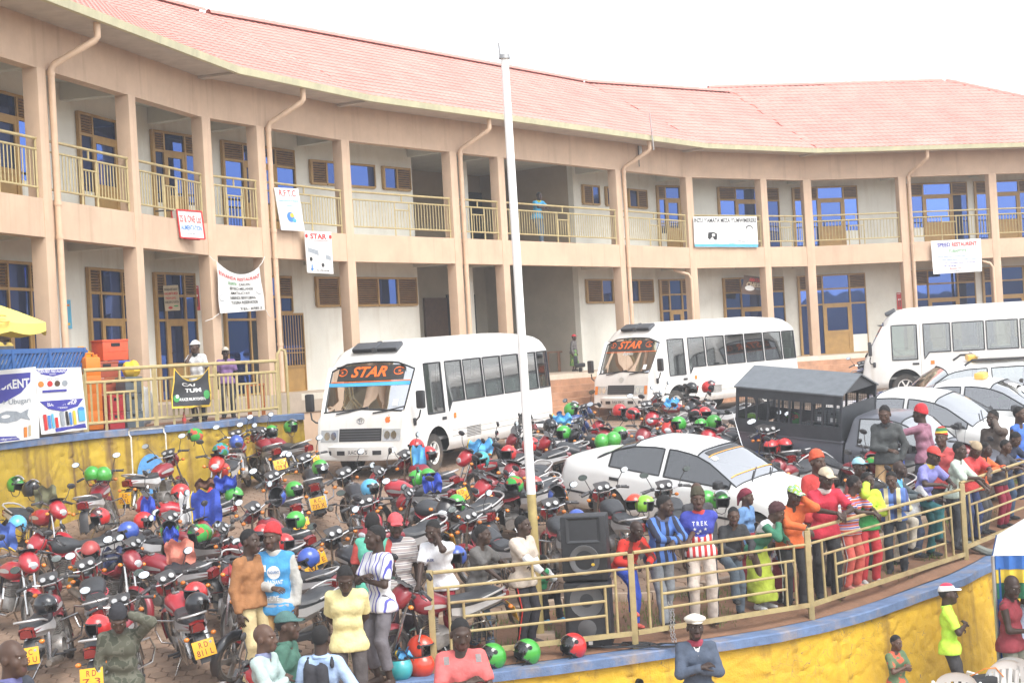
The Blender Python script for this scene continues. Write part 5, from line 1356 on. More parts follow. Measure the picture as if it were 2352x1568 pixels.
 m = MB(); m.tube([(-.24,-.155,.25),(-.32,-.16,.27),(-.76,-.17,.36),(-.80,-.17,.367)], [.025,.047,.050,.035],12); P('muffler', m, M_pipe2)
 m = MB(); m.tube([(.38,0,.90),(.30,0,.62),(.24,0,.36),(.1,0,.24),(-.12,0,.25),(-.16,0,.5),(-.1,0,.72)],.022,6); m.tube([(.36,0,.92),(.1,0,.72),(-.3,0,.70),(-.7,0,.71)],.022,6); P('frame', m, M_bplast)
 m = MB(); m.grid([[(x,.10, z),(x,.10, z + .05),(x,.07, z + .06)] for x, z in ((-.14,.33),(-.4,.33),(-.62,.31))]); P('chain_guard', m, M_bplast)
 m = MB(); m.tube([(-.02,.10,.26),(-.10,.26,.03),(-.10,.30,.0)],.012,6); P('side_stand', m, M_steel)
 m = MB()
 for k in range(6): m.tube([(-.34 - .06 * k,.17,.28),(-.34 - .06 * k,.17,.52)],.006,4)
 m.tube([(-.34,.17,.52),(-.64,.17,.52),(-.64,.17,.28),(-.34,.17,.28),(-.34,.17,.52)],.008,5); P('saree_guard', m, M_steel)
 bpy.data.objects.remove(st)
 return root
PROTO = {}
def proto(kind):
 if kind not in PROTO:
  paint = {'r': M_red, 'm': M_maroon, 'k': M_bblack, 'b': M_bblue, 's': M_silver, 'y': mat('scarlet_bike_paint',(.5,.03,.02),.3, var=.08, coat=.5)}[kind[0]]
  PROTO[kind] = [bike_proto(paint, 'c' in kind[1:], M_silver if 'd' not in kind[1:] else M_bplast), False]
 return PROTO[kind]
TREES = {}
def clone(kind, pr):
 if kind not in TREES: TREES[kind] = [(c, list(c.children)) for c in pr.children]
 r = pr.copy(); COL.objects.link(r); kids = []
 for c, sub in TREES[kind]:
  n = c.copy(); COL.objects.link(n); n.parent = r; kids.append(n)
  for q in sub: m = q.copy(); COL.objects.link(m); m.parent = n
 return r, kids
FRONTW = ('wheel', 'fork', 'front_fender', 'handlebar', 'grip', 'mirror', 'stem', 'indicator', 'headlamp_cowl', 'headlight', 'instrument_hood', 'dial', 'fork_clamp')
BIKES = []
def bike(F, Tl, kind, label, plate=None, steer=None, L=1.25):
 """F: where the instruments show, Tl: where the tail light shows (photograph points)"""
 a = at_g(*px(*F),1.05); b = at_g(*px(*Tl),.76)
 d = Vector((a.x - b.x, a.y - b.y,0)); d = d.normalized() if d.length > .05 else Vector((0,1,0))
 c = Vector(((a.x + b.x) / 2,(a.y + b.y) / 2,0)) + d * .21
 pr, used = proto(kind)
 root, kids = clone(kind, pr)
 hd = math.degrees(math.atan2(d.y, d.x)); BIKES.append((c, hd))
 root.matrix_world = place(c, hd) @ RX(R(-7 + random.uniform(-2,2)))
 tag(root, label, 'motorcycle', 'motorcycles parked close together in the yard', 'thing')
 st = R(steer if steer is not None else random.choice((20,16,12,8,-6,24)))
 ax = Vector((.33,0,1.0)); q = T(*ax) @ Matrix.Rotation(st,4, Vector((-.33,0,1)).normalized()) @ T(*-ax)
 for ch in kids:
  n = ch.name.split('.')[0]
  if n in FRONTW:
   if n in ('wheel', 'stem', 'indicator') and ch.matrix_basis.translation.x < .3 and not (n != 'wheel' and (ch.data.vertices[0].co.x > .2)): continue
   ch.matrix_basis = q @ ch.matrix_basis
 if plate:
  r_ = bpy.data.objects.new('number_plate', None); COL.objects.link(r_); r_.parent = root; r_.matrix_local = frame((-.925,0,.52),(0,-1,0),(.32,0,.95),(-.95,0,.32))
  m = MB(); m.box((0,0,0),(.25,.19,.006),0, None,.002); m.build('plate', M_plate, r_)
  m = MB(); l1, l2 = plate.split('|')
  if l1.strip(): text(m, l1,.105,.062, T(0,.042,.0045),0,.01)
  if l2.strip(): text(m, l2,.19,.066, T(0,-.043,.0045),0,.01)
  if m.v: m.build('plate_letters', M_ptext, r_)
  m = MB(); m.lathe([(.016,.004),(.001,.006)],12,0, T(.085,.055,0)); m.build('plate_seal', M_dial, r_)
 return root
g = lambda *a: a
bike(('a',420,1450),('a',60,1560), 'r', 'crimson motorcycle at the left edge below the yellow wall with green and black helmets')
bike(('a',1060,1165),('a',860,1480), 'm', 'motorcycle with two green helmets on its handlebar by the yellow wall', None,10)
bike(('a',1590,1010),('a',1380,1240), 'm', 'motorcycle with plate RD 029 in front of the round painted logo', 'R D|029 L',25)
bike(('a',2000,1050),('c',330,1060), 'y', 'motorcycle facing the camera beside the yellow wall with a dark windscreen', None,0)
bike(('c',420,790),('c',350,1010), 'm', 'motorcycle under a blue helmet beside the wall, tail towards the camera', 'R C|119 J')
bike(('c',640,760),('c',790,960), 'm', 'motorcycle with plate RC 129K at the end of the yellow wall', 'R C|129 K')
bike(('c',790,760),('c',985,920), 'm', 'motorcycle with plate RC 610G closest to the minibus front', 'R C|610 G')
bike(('c',1140,1010),('c',1180,1300), 'kd', 'motorcycle with plate RC 735X standing alone before the minibus', 'R C|735 X')
bike(('c',850,1190),('c',990,1490), 'm', 'motorcycle with a green helmet on its seat left of plate RC 735X', 'R C|51 8')
bike(('c',700,1490),('d',1000,200), 'm', 'motorcycle behind the red beanie man with a green helmet', 'R D|50 E',15)
bike(('c',1560,1190),('q',1260,760), 'kd', 'black motorcycle nose in to the minibus bumper')
bike(('c',1690,1430),('d',1740,240), 'r', 'crimson motorcycle with a sky blue helmet at its bars behind the two men', None,6)
bike(('c',1900,1140),('e',430,1110), 'r', 'crimson motorcycle leaning right of the minibus number plate')
bike(('e',150,730),('e',600,985), 'm', 'motorcycle with plate RD 984X and two red helmets', 'R D|984 X')
bike(('e',260,1090),('e',790,1310), 'rc', 'crimson motorcycle with a green helmet on its long seat before the flagpole', None,8)
bike(('e',780,680),('e',1060,800), 'r', 'motorcycle with orange grips and a blue cloth on its bars')
bike(('e',960,850),('e',1390,880), 'm', 'motorcycle right behind the flagpole with a yellow plate', 'D F|4 1')
bike(('e',850,960),('e',1460,1080), 'rc', 'crimson motorcycle with a padded black tank cover left of the flagpole')
bike(('e',950,620),('e',1560,770), 'm', 'motorcycle beside the rear of the nearest minibus with a tilted plate', 'R D|5 0')
bike(('e',1370,520),('e',1560,690), 'kd', 'black motorcycle with a black helmet behind the flagpole')
bike(('e',1590,450),('e',1480,620), 'b', 'blue motorcycle at the rear corner of the nearest minibus')
bike(('e',1690,560),('e',1880,730), 'rc', 'crimson motorcycle with a black tank bag behind the sedan boot')
bike(('e',1990,490),('e',2140,650), 'kc', 'black motorcycle with green helmets behind the sedan roof')
bike(('h',400,420),('h',720,560), 'r', 'crimson motorcycle with a red helmet in front of the second minibus bumper')
bike(('h',810,290),('h',880,450), 'kd', 'black motorcycle under a blue hat beside the second minibus indicator')
bike(('h',850,420),('h',1040,520), 'yd', 'motorcycle in the middle of the cluster behind the sedan roof')
bike(('h',1040,240),('h',1330,300), 'r', 'crimson and white motorcycle facing the camera beside the second minibus door', None,-10)
bike(('r',1180,350),('r',1400,560), 'k', 'black motorcycle with a red helmet on its bars beside the pickup cage')
bike(('h',1230,490),('h',1440,580), 'r', 'crimson motorcycle half hidden behind the sedan roof with an orange indicator', 'R D|2 7')
bike(('h',700,480),('h',900,600), 'm', 'motorcycle hidden behind the sedan rear pillar')
bike(('h',1880,500),('h',2120,820), 'r', 'crimson motorcycle between the sedan bonnet and the pickup bed', 'R C|20 4',10)
bike(('t',930,790),('t',1330,1330), 'rc', 'crimson motorcycle with pink piped tank cover beside the sedan rear wheel', None,4)
bike(('t',1880,770),('t',2200,1300), 'kc', 'black motorcycle with a pink left grip in front of the sedan door', None,4)
bike(('e',890,1350),('g',1130,300), 'rc', 'crimson motorcycle with purple grips behind the two men at the rail', None,6)
bike(('e',1480,1215),('e',1760,1640), 'rc', 'crimson motorcycle with an upturned blue helmet left of the tall loudspeaker', None,8)
bike(('d',540,110),('d',760,330), 'm', 'motorcycle with red helmets just behind the man in the blue vest', 'R K|8 8')
bike(('b',1850,30),('b',2000,260), 'r', 'crimson motorcycle draped with a bright blue vest', 'R D|1 0 W')
bike(('b',2060,330),('d',230,500), 'r', 'crimson and silver motorcycle behind the man in the brown leather jacket', 'R D|30 6')
bike(('b',1680,530),('b',1930,990), 'r', 'motorcycle with plate RD 811L close to the man in the brown jacket', 'R D|811 L',14)
bike(('b',1560,250),('b',1800,480), 'm', 'motorcycle with purple grips and an orange covered tank', None,4)
bike(('b',560,590),('b',345,1050), 'm', 'motorcycle with plate RC 645U at the lower left', 'R C|645 U',10)
bike(('b',1230,770),('b',880,1290), 'm', 'motorcycle behind the man in the camouflage shirt', 'R D|7 3')
bike(('b',1090,340),('b',710,410), 'mc', 'motorcycle with plate RD 580T under a dull red helmet', 'R D|580 T')
bike(('b',950,440),('b',1000,870), 'rc', 'crimson motorcycle with a broad black seat in front of plate RD 580T')
bike(('b',640,90),('b',940,230), 'rc', 'crimson motorcycle with a red striped tank cover near the yellow wall foot')
bike(('b',1560,60),('b',1350,240), 'm', 'motorcycle between the blue helmet and the purple grips', 'R D|15 0')
bike(('b',110,350),('b',-230,470), 'r', 'crimson motorcycle with a white side panel entering from the left edge')
bike(('b',1760,1470),('b',1560,1790), 'r', 'crimson and white motorcycle at the bottom edge below plate RD 811L', None,-15)
bike(('d',560,640),('d',1130,720), 'k', 'black and white motorcycle behind the legs of the man in the blue vest', None,8)
bike(('d',820,330),('d',1010,560), 'r', 'motorcycle with a blue helmet on its seat right of the blue vest', 'R D|4 R')
bike(('d',1430,170),('d',1700,480), 'k', 'black motorcycle behind the striped polo shirt man', None,4)
bike(('e',-170,1330),('e',230,1440), 'm', 'motorcycle behind the white football shirt', 'R D|6 0')
bike(('g',330,560),('g',620,740), 'm', 'motorcycle with a leaning plate behind the white shirt man at the rail', 'R C|3 1')
bike(('s',220,1130),('s',700,1480), 'b', 'motorcycle with two red helmets on its seat beside the pickup bed', 'R D|2 2',10)
bike(('m',440,740),('m',150,820), 'm', 'motorcycle in front of the pickup door', 'R C|9 4')
bike(('m',420,910),('m',1010,1000), 'kc', 'black motorcycle with a green helmet behind the light blue cap')
bike(('m',660,690),('m',1080,790), 'r', 'crimson motorcycle the man in the black jacket sits on')
bike(('m',1540,640),('m',1880,720), 'm', 'motorcycle behind the red cap among the crowd at right')
bike(('D',1990,832),('D',1975,860), 'b', 'blue motorcycle standing beyond the pickup cage near the arcade', 'R D|6 1')
bike(('D',2345,900),('D',2290,925), 'yd', 'motorcycle by the white sedan bonnet at the right edge')
bike(('D',1318,935),('D',1262,975), 'b', 'blue motorcycle under the striped green helmet beside the steps')
# more of the tightly parked rows
for F, Tl, k, lab, pl in (
  (('D',420,1120),('D',470,1160), 'r', 'crimson motorcycle with a red helmet and a white bag on its bars', None),
  (('D',1030,1130),('D',1110,1150), 'k', 'black motorcycle before the minibus wheel', None),
  (('D',1165,1075),('D',1225,1110), 'm', 'motorcycle squeezed beside the flagpole', 'R C|8 2'),
  (('D',1240,990),('D',1300,1030), 'm', 'motorcycle between the flagpole and the sedan boot', 'R D|5 1'),
  (('D',1380,985),('D',1440,1005), 'm', 'motorcycle in the back row left of the sedan roof', None),
  (('D',1500,940),('D',1560,965), 'r', 'crimson motorcycle in the back row near the second minibus', None),
  (('D',1545,905),('D',1615,935), 'm', 'motorcycle against the side of the second minibus', None),
  (('D',1640,955),('D',1690,985), 'm', 'motorcycle at the rear corner of the pickup bed', None),
  (('D',1770,1040),('D',1840,1060), 'm', 'motorcycle alongside the pickup bed middle', 'R D|0 5'),
  ):
 bike(F, Tl, k, lab, pl)
for k in PROTO:
 for c, sub in TREES.get(k, []):
  for q in sub: bpy.data.objects.remove(q)
  bpy.data.objects.remove(c)
 bpy.data.objects.remove(PROTO[k][0])
# front rail on the curved wall
POSTS = [at_g(999,1545), at_g(1460,1490), at_g(1865,1423), at_g(2219,1287), at_g(2420,1180)]
frail = thing('railing', 'khaki pipe railing in stepped panels along the top of the curved wall', 'railing')
M_railf = mat('worn_khaki_rail',(0.36,0.28,0.13),0.5, var=0.18, scale=9, dirt=(0.22,0.11,0.06), dirt_amt=.65)
M_primer = mat('red_primer',(0.22,0.07,0.05),.6, var=.15)
for i, p in enumerate(POSTS):
 m = MB(); m.box((0,0,.56),(.072,.072,1.20 if i == 0 else 1.12),0, None,.006); m.build('post', M_railf, frail, T(*p))
def front_panel(a, b, M=M_railf, cut=1.0):
 t = b - a; L = t.length; t.normalize(); n = Vector((t.y,-t.x,0)).normalized(); MM = frame(a, t, n,(0,0,1))
 def seg(nm, p, q, r=.017): m = MB(); m.tube([p, q], r,8); m.build(nm, M, frail, MM)
 e = .04
 seg('top_rail',(e,0,1.13),(L * cut - e,0,1.13),.023); seg('second_rail',(e,0,.95),(L - e,0,.95))
 m = MB(); m.box((L / 2,0,.19),(L - .08,.05,.055)); m.build('bottom_rail', M, frail, MM)
 u1, u2, w1, w2 = .085 * L,.155 * L,.915 * L,.86 * L
 for x in (u1, w1): seg('upright',(x,0,.21),(x,0,.95))
 seg('third_rail',(u1,0,.77),(w1,0,.77))
 for x in (u2, w2): seg('upright',(x,0,.21),(x,0,.77))
 for z in (.60,.43): seg('rail',(u2,0, z),(w2,0, z),.017)
 seg('peg',(L * .5,0,.95),(L * .5,0,1.12),.017)
front_panel(POSTS[0], POSTS[1]); front_panel(POSTS[1], POSTS[2], cut=.80); front_panel(POSTS[2], POSTS[3]); front_panel(POSTS[3], POSTS[4])
# terrace fence and lattice
def tl(x, y, inset=0.0, z=None):
 """point on the vertical plane of the terrace edge seen at a photograph point"""
 i = max(0, min(len(TLPX) - 2, sum(x > q[0] for q in TLPX[1:])))
 a, b = TLIP[i], TLIP[i + 1]; t = (b - a).normalized(); n = Vector((t.y,-t.x,0))
 return at_plane(x, y, a - n * inset, n), t, n
tf = thing('fence', 'khaki metal bar fence along the shop terrace edge at left', 'fence')
fxs = [198,360,500,642]
for x0, x1 in zip(fxs[:-1], fxs[1:]):
 a = tl(x0,985,.12)[0]; b = tl(x1,960,.12)[0]; a.z = TZ; b.z = TZ
 railing(a, b, TZ, tf, 'panel',1.08,.86,.14,.125,.10,.028,1.7)
 m = MB(); m.box((0,0,.5),(.07,.07,1.02)); m.build('post', M_rail, tf, T(a.x, a.y, TZ))
b = tl(644,958,.12)[0]; m = MB(); m.box((0,0,.55),(.07,.07,1.1)); m.tube([(0,0,1.08),(0,0,1.2),(.06,.04,1.3),(.14,.09,1.28),(.16,.1,1.15),(.16,.1,0)],.03,8); m.build('end_post', M_rail, tf, T(b.x, b.y, TZ))
M_blue = mat('blue_wood_paint',(0.03,0.11,0.32),.55, var=.15, scale=6)
lat = thing('lattice_fence', 'bright blue wooden lattice fence behind the restaurant banners', 'fence')
pa_, t_, n_ = tl(-60,905,.45); pb2 = tl(182,870,.45)[0]; L = (pb2 - pa_).length
LM = frame(Vector((pa_.x, pa_.y, TZ)), Vector((pb2.x - pa_.x, pb2.y - pa_.y,0)).normalized(), n_,(0,0,1)); L = Vector((pb2.x - pa_.x, pb2.y - pa_.y,0)).length
for z in (.95,1.45): m = MB(); m.box((L / 2,0, z),(L,.05,.08)); m.build('lattice_rail', M_blue, lat, LM)
for x in (.02, L * .33, L * .66, L - .02): m = MB(); m.box((x,.002,.74),(.07,.06,1.48)); m.build('lattice_post', M_blue, lat, LM)
k = 0
while k * .11 < L - .2:
 m = MB(); m.box((0,0,0),(.045,.03,.60),0, T(.12 + k * .11,0,1.20) @ RY(R(38))); m.build('slat', M_blue, lat, LM); k += 1
# flat signs and cloth banners
COLR = dict(w=mat('sign_white',(.78,.78,.76),.6, var=.04), r=mat('sign_red',(.55,.03,.03),.6, var=.05), b=mat('sign_blue',(.06,.22,.55),.6, var=.05), v=mat('sign_violet',(.05,.05,.33),.6, var=.05),
   k=mat('sign_black',(.02,.02,.02),.6, var=0), g=mat('sign_green',(.05,.3,.08),.6, var=.05), y=mat('sign_yellow',(.75,.5,.05),.6, var=.05), o=mat('sign_orange',(.7,.22,.03),.6, var=.05), c=mat('sign_cyan',(.1,.42,.62),.6, var=.05),
   n=mat('sign_brown',(.09,.05,.03),.6, var=.1), f=mat('sign_cloth',(.66,.65,.62),.85, var=.06), s=mat('sign_grey',(.3,.33,.36),.5, var=.2, scale=12), t=mat('sign_tan',(.55,.45,.3),.7, var=.1), d=mat('sign_charcoal',(.035,.036,.04),.7, var=.1))
def banner(name, label, corners, items, base='w', cat='banner', wave=.02, sag=0.0, thick=0.0, group=None, fold=0.0):
 """corners: world tl, tr, br, bl; items: ('t', text, u, v, w, h, colour) or ('p', [(u, v)...], colour), u right, v down"""
 A, B, Cc, Dd = [Vector(c) for c in corners]; nn = (B - A).cross(Dd - A).normalized()
 if nn.dot(CAMP - A) < 0: nn = -nn
 def f(u, v, o=0.0):
  s = sag * 4 * u * (1 - u) * (1 - v) ** 1.5
  vv = v + s * (1 - v)
  p = (A * (1 - u) + B * u) * (1 - vv) + (Dd * (1 - u) + Cc * u) * vv
  return p + nn * (o + wave * (math.sin(u * 9 + v * 2.2) * .5 + math.sin(v * 7 + u * 3) * .5) * (0.3 + v) + fold * abs(math.sin(u * 6.28)) * (1 - v))
 root = thing(name, label, cat, None, group)
 m = MB(); N = 14 if wave > 0 or sag else 2
 m.grid([[tuple(f(i / N, j / N)) for j in range(N + 1)] for i in range(N + 1)],0, wave > 0)
 if thick: m.grid([[tuple(f(i / N, j / N,-thick)) for j in range(N + 1)] for i in range(N + 1)],0, False);
 if thick:
  ring = [(0,0),(1,0),(1,1),(0,1),(0,0)]
  m.grid([[tuple(f(u, v,0)), tuple(f(u, v,-thick))] for u, v in ring],0, False)
 m.build('cloth' if wave else 'board', COLR[base], root)
 W = (B - A).length; H = (Dd - A).length; lay = .004
 for it in items:
  m = MB(); lay += .0006
  if it[0] == 't':
   _, tx_, u, v, w, h, c = it[:7]; tv_, tf_, tw, th = text_geo(tx_, it[7] if len(it) > 7 else .012)
   m.add([tuple(f(u + q[0] * w / tw, v - q[1] * h / th, lay)) for q in tv_], tf_)
  else:
   _, poly, c = it; cu = sum(p[0] for p in poly) / len(poly); cv = sum(p[1] for p in poly) / len(poly); n = len(poly)
   m.add([tuple(f(u, v, lay)) for u, v in poly] + [tuple(f(cu + (u - cu) * .5, cv + (v - cv) * .5, lay)) for u, v in poly] + [tuple(f(cu, cv, lay))], [(i,(i + 1) % n, n + (i + 1) % n, n + i) for i in range(n)] + [(n + i, n + (i + 1) % n,2 * n) for i in range(n)],0, wave > 0)
  m.build('lettering' if it[0] == 't' else 'printed_shape', COLR[c], root)
 return root
def rect(u0, v0, u1, v1): return [(u0 + (u1 - u0) * i / 4, v0) for i in range(4)] + [(u1, v0 + (v1 - v0) * i / 3) for i in range(3)] + [(u1 - (u1 - u0) * i / 4, v1) for i in range(4)] + [(u0, v1 - (v1 - v0) * i / 3) for i in range(3)]
def ov(u, v, a, b, n=16): return [(u + a * math.cos(6.2832 * k / n), v + b * math.sin(6.2832 * k / n)) for k in range(n)]
RB = {1: (0,0),2: (1000,0),3: (2000,100),4: (2996,200),5: (0,700),6: (1000,700),7: (2000,800),8: (2996,900)}
def rp(r, x, y): return ((RB[r][0] + x / 1.96) * 2352 / 4096,(RB[r][1] + y / 1.96) * 2352 / 4096)
def quad_on(pts, P, N): return [at_plane(*q, P, N) for q in pts]
# restaurant banners over the terrace fence
P0, t_, n_ = tl(100,1000,-.12)
big = quad_on([(-120,862),(82,842),(92,1006),(-110,1030)], P0, n_)
fish = [(.66 + .23 * x,.66 + .12 * y) for x, y in ((-1,.1),(-.7,-.45),(-.2,-.75),(.3,-.6),(.62,-.2),(.95,-.75),(.85,.0),(1.0,.6),(.6,.12),(.3,.5),(-.2,.65),(-.7,.45))]
banner('banner', 'large restaurant banner with a fish cut off by the left edge', big, [('p', [(.15,.05),(.93,.07),(.92,.2),(.8,.34),(.6,.45),(.3,.5),(.1,.5)], 'v'),('t', 'RESTAURENT',.58,.21,.66,.13, 'w',.03),('t', 'Ifi + Ubugari',.70,.46,.42,.1, 's'),('p', fish, 's'),('p', ov(.6,.645,.05,.025), 'w'),('p', [(.1,.93),(.4,.9),(.7,.93),(.75,.985),(.1,.99)], 'v'),('t', 'info@gmail.com',.6,.955,.28,.03, 'w'),('p', ov(.42,.72,.10,.12), 'n'),('p', rect(.80,.82,.84,.96), 'o'),('p', rect(.86,.80,.89,.95), 't')], wave=.012)
sec = quad_on([(79,846),(186,843),(202,985),(94,998)], P0, n_)
items = [('p', [(.02,.02),(.7,.02),(.62,.09),(.36,.13),(.12,.09)], 'v'),('t', 'EDEN BEST RESTAURENT',.36,.045,.6,.055, 'w',.02),('t', 'MUHANGA',.36,.095,.14,.02, 'w'),
   ('p', [(.03,.50),(.97,.50),(.82,.62),(.5,.68),(.2,.62)], 'v'),('t', 'EDEN BEST SHOP',.5,.545,.62,.075, 'w',.025),('t', 'MUHANGA',.5,.62,.2,.028, 'w'),('p', [(.3,.93),(.95,.90),(.97,.97),(.3,.985)], 'v')]
for i,(u, c) in enumerate(((.09, 'o'),(.28, 'r'),(.44, 'n'),(.60, 's'))): items += [('p', ov(u,.24,.06,.045), c)]
for i,(t, u) in enumerate((('Agatogo',.09),('Melange',.28),('Brochette',.44),('Ifi + Ubugari',.6))): items.append(('t', t, u,.165,.11,.025, 's'))
items += [('p', rect(.1,.335,.62,.37), 'v')]
for u, v, w, h, c in ((.07,.70,.07,.24, 'r'),(.16,.72,.06,.2, 'b'),(.24,.70,.05,.22, 'c'),(.31,.76,.06,.16, 'r'),(.42,.68,.08,.22, 's'),(.53,.68,.05,.22, 'k'),(.60,.70,.05,.2, 'b'),(.68,.68,.06,.22, 'y')): items.append(('p', rect(u, v, u + w, v + h), c))
items += [('p', rect(.80,.66,.95,.86), 'c'),('p', ov(.875,.66,.078,.03), 'b')]
banner('banner', 'banner reading EDEN BEST RESTAURENT and EDEN BEST SHOP on the terrace fence', sec, items, wave=.01)
dk = quad_on([px('a',1675,168), px('a',2015,155), px('a',2045,545), px('a',1640,565)], *(lambda r: (r[0], r[2]))(tl(430,900,-.02)))
brd = [('p', rect(0,0,.03,1), 'y'),('p', rect(.97,0,1,1), 'y'),('p', rect(0,.95,1,1), 'y'),('p', rect(0,0,1,.03), 'y'),('t', 'CAI',.42,.30,.36,.14, 'w',.03),('t', 'TUM',.55,.52,.36,.13, 'w',.03),('t', 'MUKAZE MURYOHERWE',.52,.78,.62,.08, 'w'),('p', ov(.14,.75,.09,.1), 'g'),('p', ov(.86,.68,.09,.12), 'g'),('p', ov(.16,.7,.05,.05), 'w')]
banner('banner', 'black cloth banner with a gold border sagging on the terrace fence', dk, brd, 'd', wave=.05, sag=.35)
# cloth between the columns
rc = quad_on([rp(5,1698,675), rp(5,2032,715), rp(5,2085,1058), rp(5,1718,1085)], FP(1,0,.12,0), FN[1])
rcb = banner('banner', 'sagging white cloth reading RWANDA RESTAURANT tied between two columns', rc, [('t', 'RWANDA RESTAURANT',.5,.20,.95,.1, 'r',.02),('t', 'DUFITE:',.33,.36,.2,.07, 'g',.02),('t', 'CAKUDU',.6,.36,.25,.07, 'k',.015),('t', 'IBYIRO-MELANGE',.52,.48,.5,.07, 'k',.015),('t', 'AMATA-ICYAYI',.48,.59,.4,.07, 'k',.015),('t', 'NIBINDI BINYOBWA',.53,.70,.52,.07, 'k',.015),('t', 'TUGIRA RESERVATION',.55,.80,.55,.07, 'k',.015),('t', 'TEL: 0785 2',.68,.94,.5,.05, 'k'),('p', ov(.08,.7,.06,.07), 's'),('p', ov(.08,.7,.052,.06), 'f'),('p', ov(.9,.55,.08,.07), 's'),('p', ov(.9,.55,.072,.06), 'f')], 'f', wave=.03, sag=.22)
for a, b in ((rc[0],(1640,632)),(rc[1],(2075,640)),(rc[3],(1610,1145)),(rc[2],(2120,1110))):
 e = at_plane(*rp(5, *b), FP(1,0,.03,0), FN[1]); m = MB(); m.tube([a,(a + e) / 2 - Vector((0,0,.03)), e],.008,5); m.build('tie_cord', COLR['f'], rcb)
S_ = FP(1,0,.1,0)
rf = quad_on([rp(6,190,98), rp(6,378,108), rp(6,430,440), rp(6,248,432)], FP(1,0,.16,0), FN[1])
banner('sign', 'white board reading RFTC hung on the balcony rail', rf, [('t', 'R.F.T.C',.5,.12,.68,.15, 'r',.01),('t', 'RWANDA FEDERATION OF TRANSPORT',.5,.30,.86,.04, 'c'),('t', 'COOPERATIVES',.5,.42,.3,.035, 'c'),('p', ov(.48,.68,.16,.12), 'b'),('p', ov(.54,.64,.08,.055), 'y'),('p', ov(.62,.76,.08,.05), 'c')], wave=0, thick=.02, cat='sign')
sr = quad_on([rp(6,428,437), rp(6,635,447), rp(6,655,775), rp(6,452,765)], FP(1,0,.16,0), FN[1])
bus_poly = [(.06,.36),(.5,.42),(.72,.46),(.92,.52),(.96,.84),(.7,.84),(.45,.76),(.08,.62)]
banner('sign', 'white board with red STAR lettering and a minibus picture on the balcony band', sr, [('t', 'STAR',.5,.12,.62,.13, 'r',.035),('p', rect(.1,.215,.9,.225), 'r'),('p', ov(.05,.12,.05,.05), 'r'),('p', ov(.95,.12,.05,.05), 'r'),('p', bus_poly, 's'),('p', [(q[0] * .97 + .01, q[1] * .97 + .02) for q in bus_poly], 'f'),('p', [(.08,.40),(.45,.46),(.46,.58),(.08,.5)], 's'),('p', [(.72,.54),(.9,.58),(.92,.68),(.73,.66)], 's'),('p', ov(.16,.67,.05,.05), 'k'),('p', ov(.6,.8,.05,.05), 'k'),('p', [(.16,.80),(.2,.8),(.2,.9),(.24,.9),(.18,.96),(.12,.9),(.16,.9)], 'b'),('t', 'TEL: 0786-204-988',.58,.93,.5,.04, 'k')], wave=0, thick=.02, cat='sign')
mk_ = quad_on([rp(7,1515,132), rp(7,2012,130), rp(7,2025,372), rp(7,1525,368)], FP(3,0,.06,0), FN[3])
banner('banner', "white milk shop banner reading INZU Y'AMATA MEZA on the balcony rail", mk_, [('t', "INZU Y'AMATA MEZA Y'UMWIMERERE",.5,.12,.98,.15, 'k',.02),('p', [(.22,.52),(.3,.5),(.36,.56),(.35,.76),(.31,.76),(.3,.66),(.25,.64),(.24,.76),(.21,.7)], 'k'),('p', ov(.30,.60,.025,.05), 'w'),('p', ov(.87,.38,.06,.10), 'k'),('p', ov(.87,.42,.05,.10), 'w'),('t', 'Ikaze',.76,.79,.16,.07, 's'),('p', rect(.0,.84,1,.99), 'c'),('p', rect(.0,.84,1,.90), 'w')], wave=.008)
sp_ = quad_on([rp(8,1425,125), rp(8,1818,105), rp(8,1828,362), rp(8,1445,385)], FP(4,0,.12,0), FN[4])
banner('banner', 'white cloth reading SPEED RESTAURENT hanging at the right end', sp_, [('t', 'SPEED',.25,.14,.26,.12, 'v',.03),('t', 'RESTAURENT',.66,.14,.5,.12, 'r',.03),('t', 'TUBAFITIYE',.52,.34,.36,.09, 'g',.01),('t', 'Ibiryo byiza kandi bitetse neza',.4,.50,.55,.05, 'b'),('t', 'Dufite ibinyobwa bikonje n icyayi',.52,.60,.76,.05, 'b'),('t', 'Dutanga ibyo kurya',.56,.70,.62,.05, 'v'),('t', 'Ikaze',.35,.78,.26,.05, 'v'),('t', 'Murakaza neza',.46,.86,.24,.045, 'r'),('t', '0788 512',.52,.94,.3,.045, 's')], wave=.012)
ch = quad_on([rp(7,1912,588), rp(7,2155,618), rp(7,2132,752), rp(7,1890,735)], FP(3,0,-.55,0), FN[3])
banner('banner', 'dark tilted cloth reading AMATA CHEESE inside the ground floor arcade', ch, [('t', 'AMATA',.35,.2,.36,.2, 'r',.03),('t', 'CHEESE',.42,.46,.6,.24, 't',.035),('t', 'FROMAGE',.6,.68,.3,.08, 's'),('p', ov(.25,.66,.16,.14), 'f')], 'n', wave=.03)
pp1 = quad_on([rp(5,1278,868), rp(5,1395,862), rp(5,1415,1060), rp(5,1295,1066)], FP(1,0,-W_ + .13,0), FN[1])
banner('poster', 'cream paper notice reading RWANDA RESTAURANT taped on the shop window', pp1, [('t', 'RWANDA RESTAURANT',.5,.16,.9,.1, 'k',.02),('t', 'HARI AMATA MEZA',.48,.32,.9,.1, 'r',.02),('t', "Y'INSHYUSHYU",.42,.5,.7,.1, 'r',.02),('t', 'HARI IBYO KURYA',.48,.66,.9,.1, 'k',.02),('p', ov(.35,.88,.14,.05), 'r'),('p', ov(.72,.82,.16,.03), 'g')], 't', wave=.004, cat='poster')
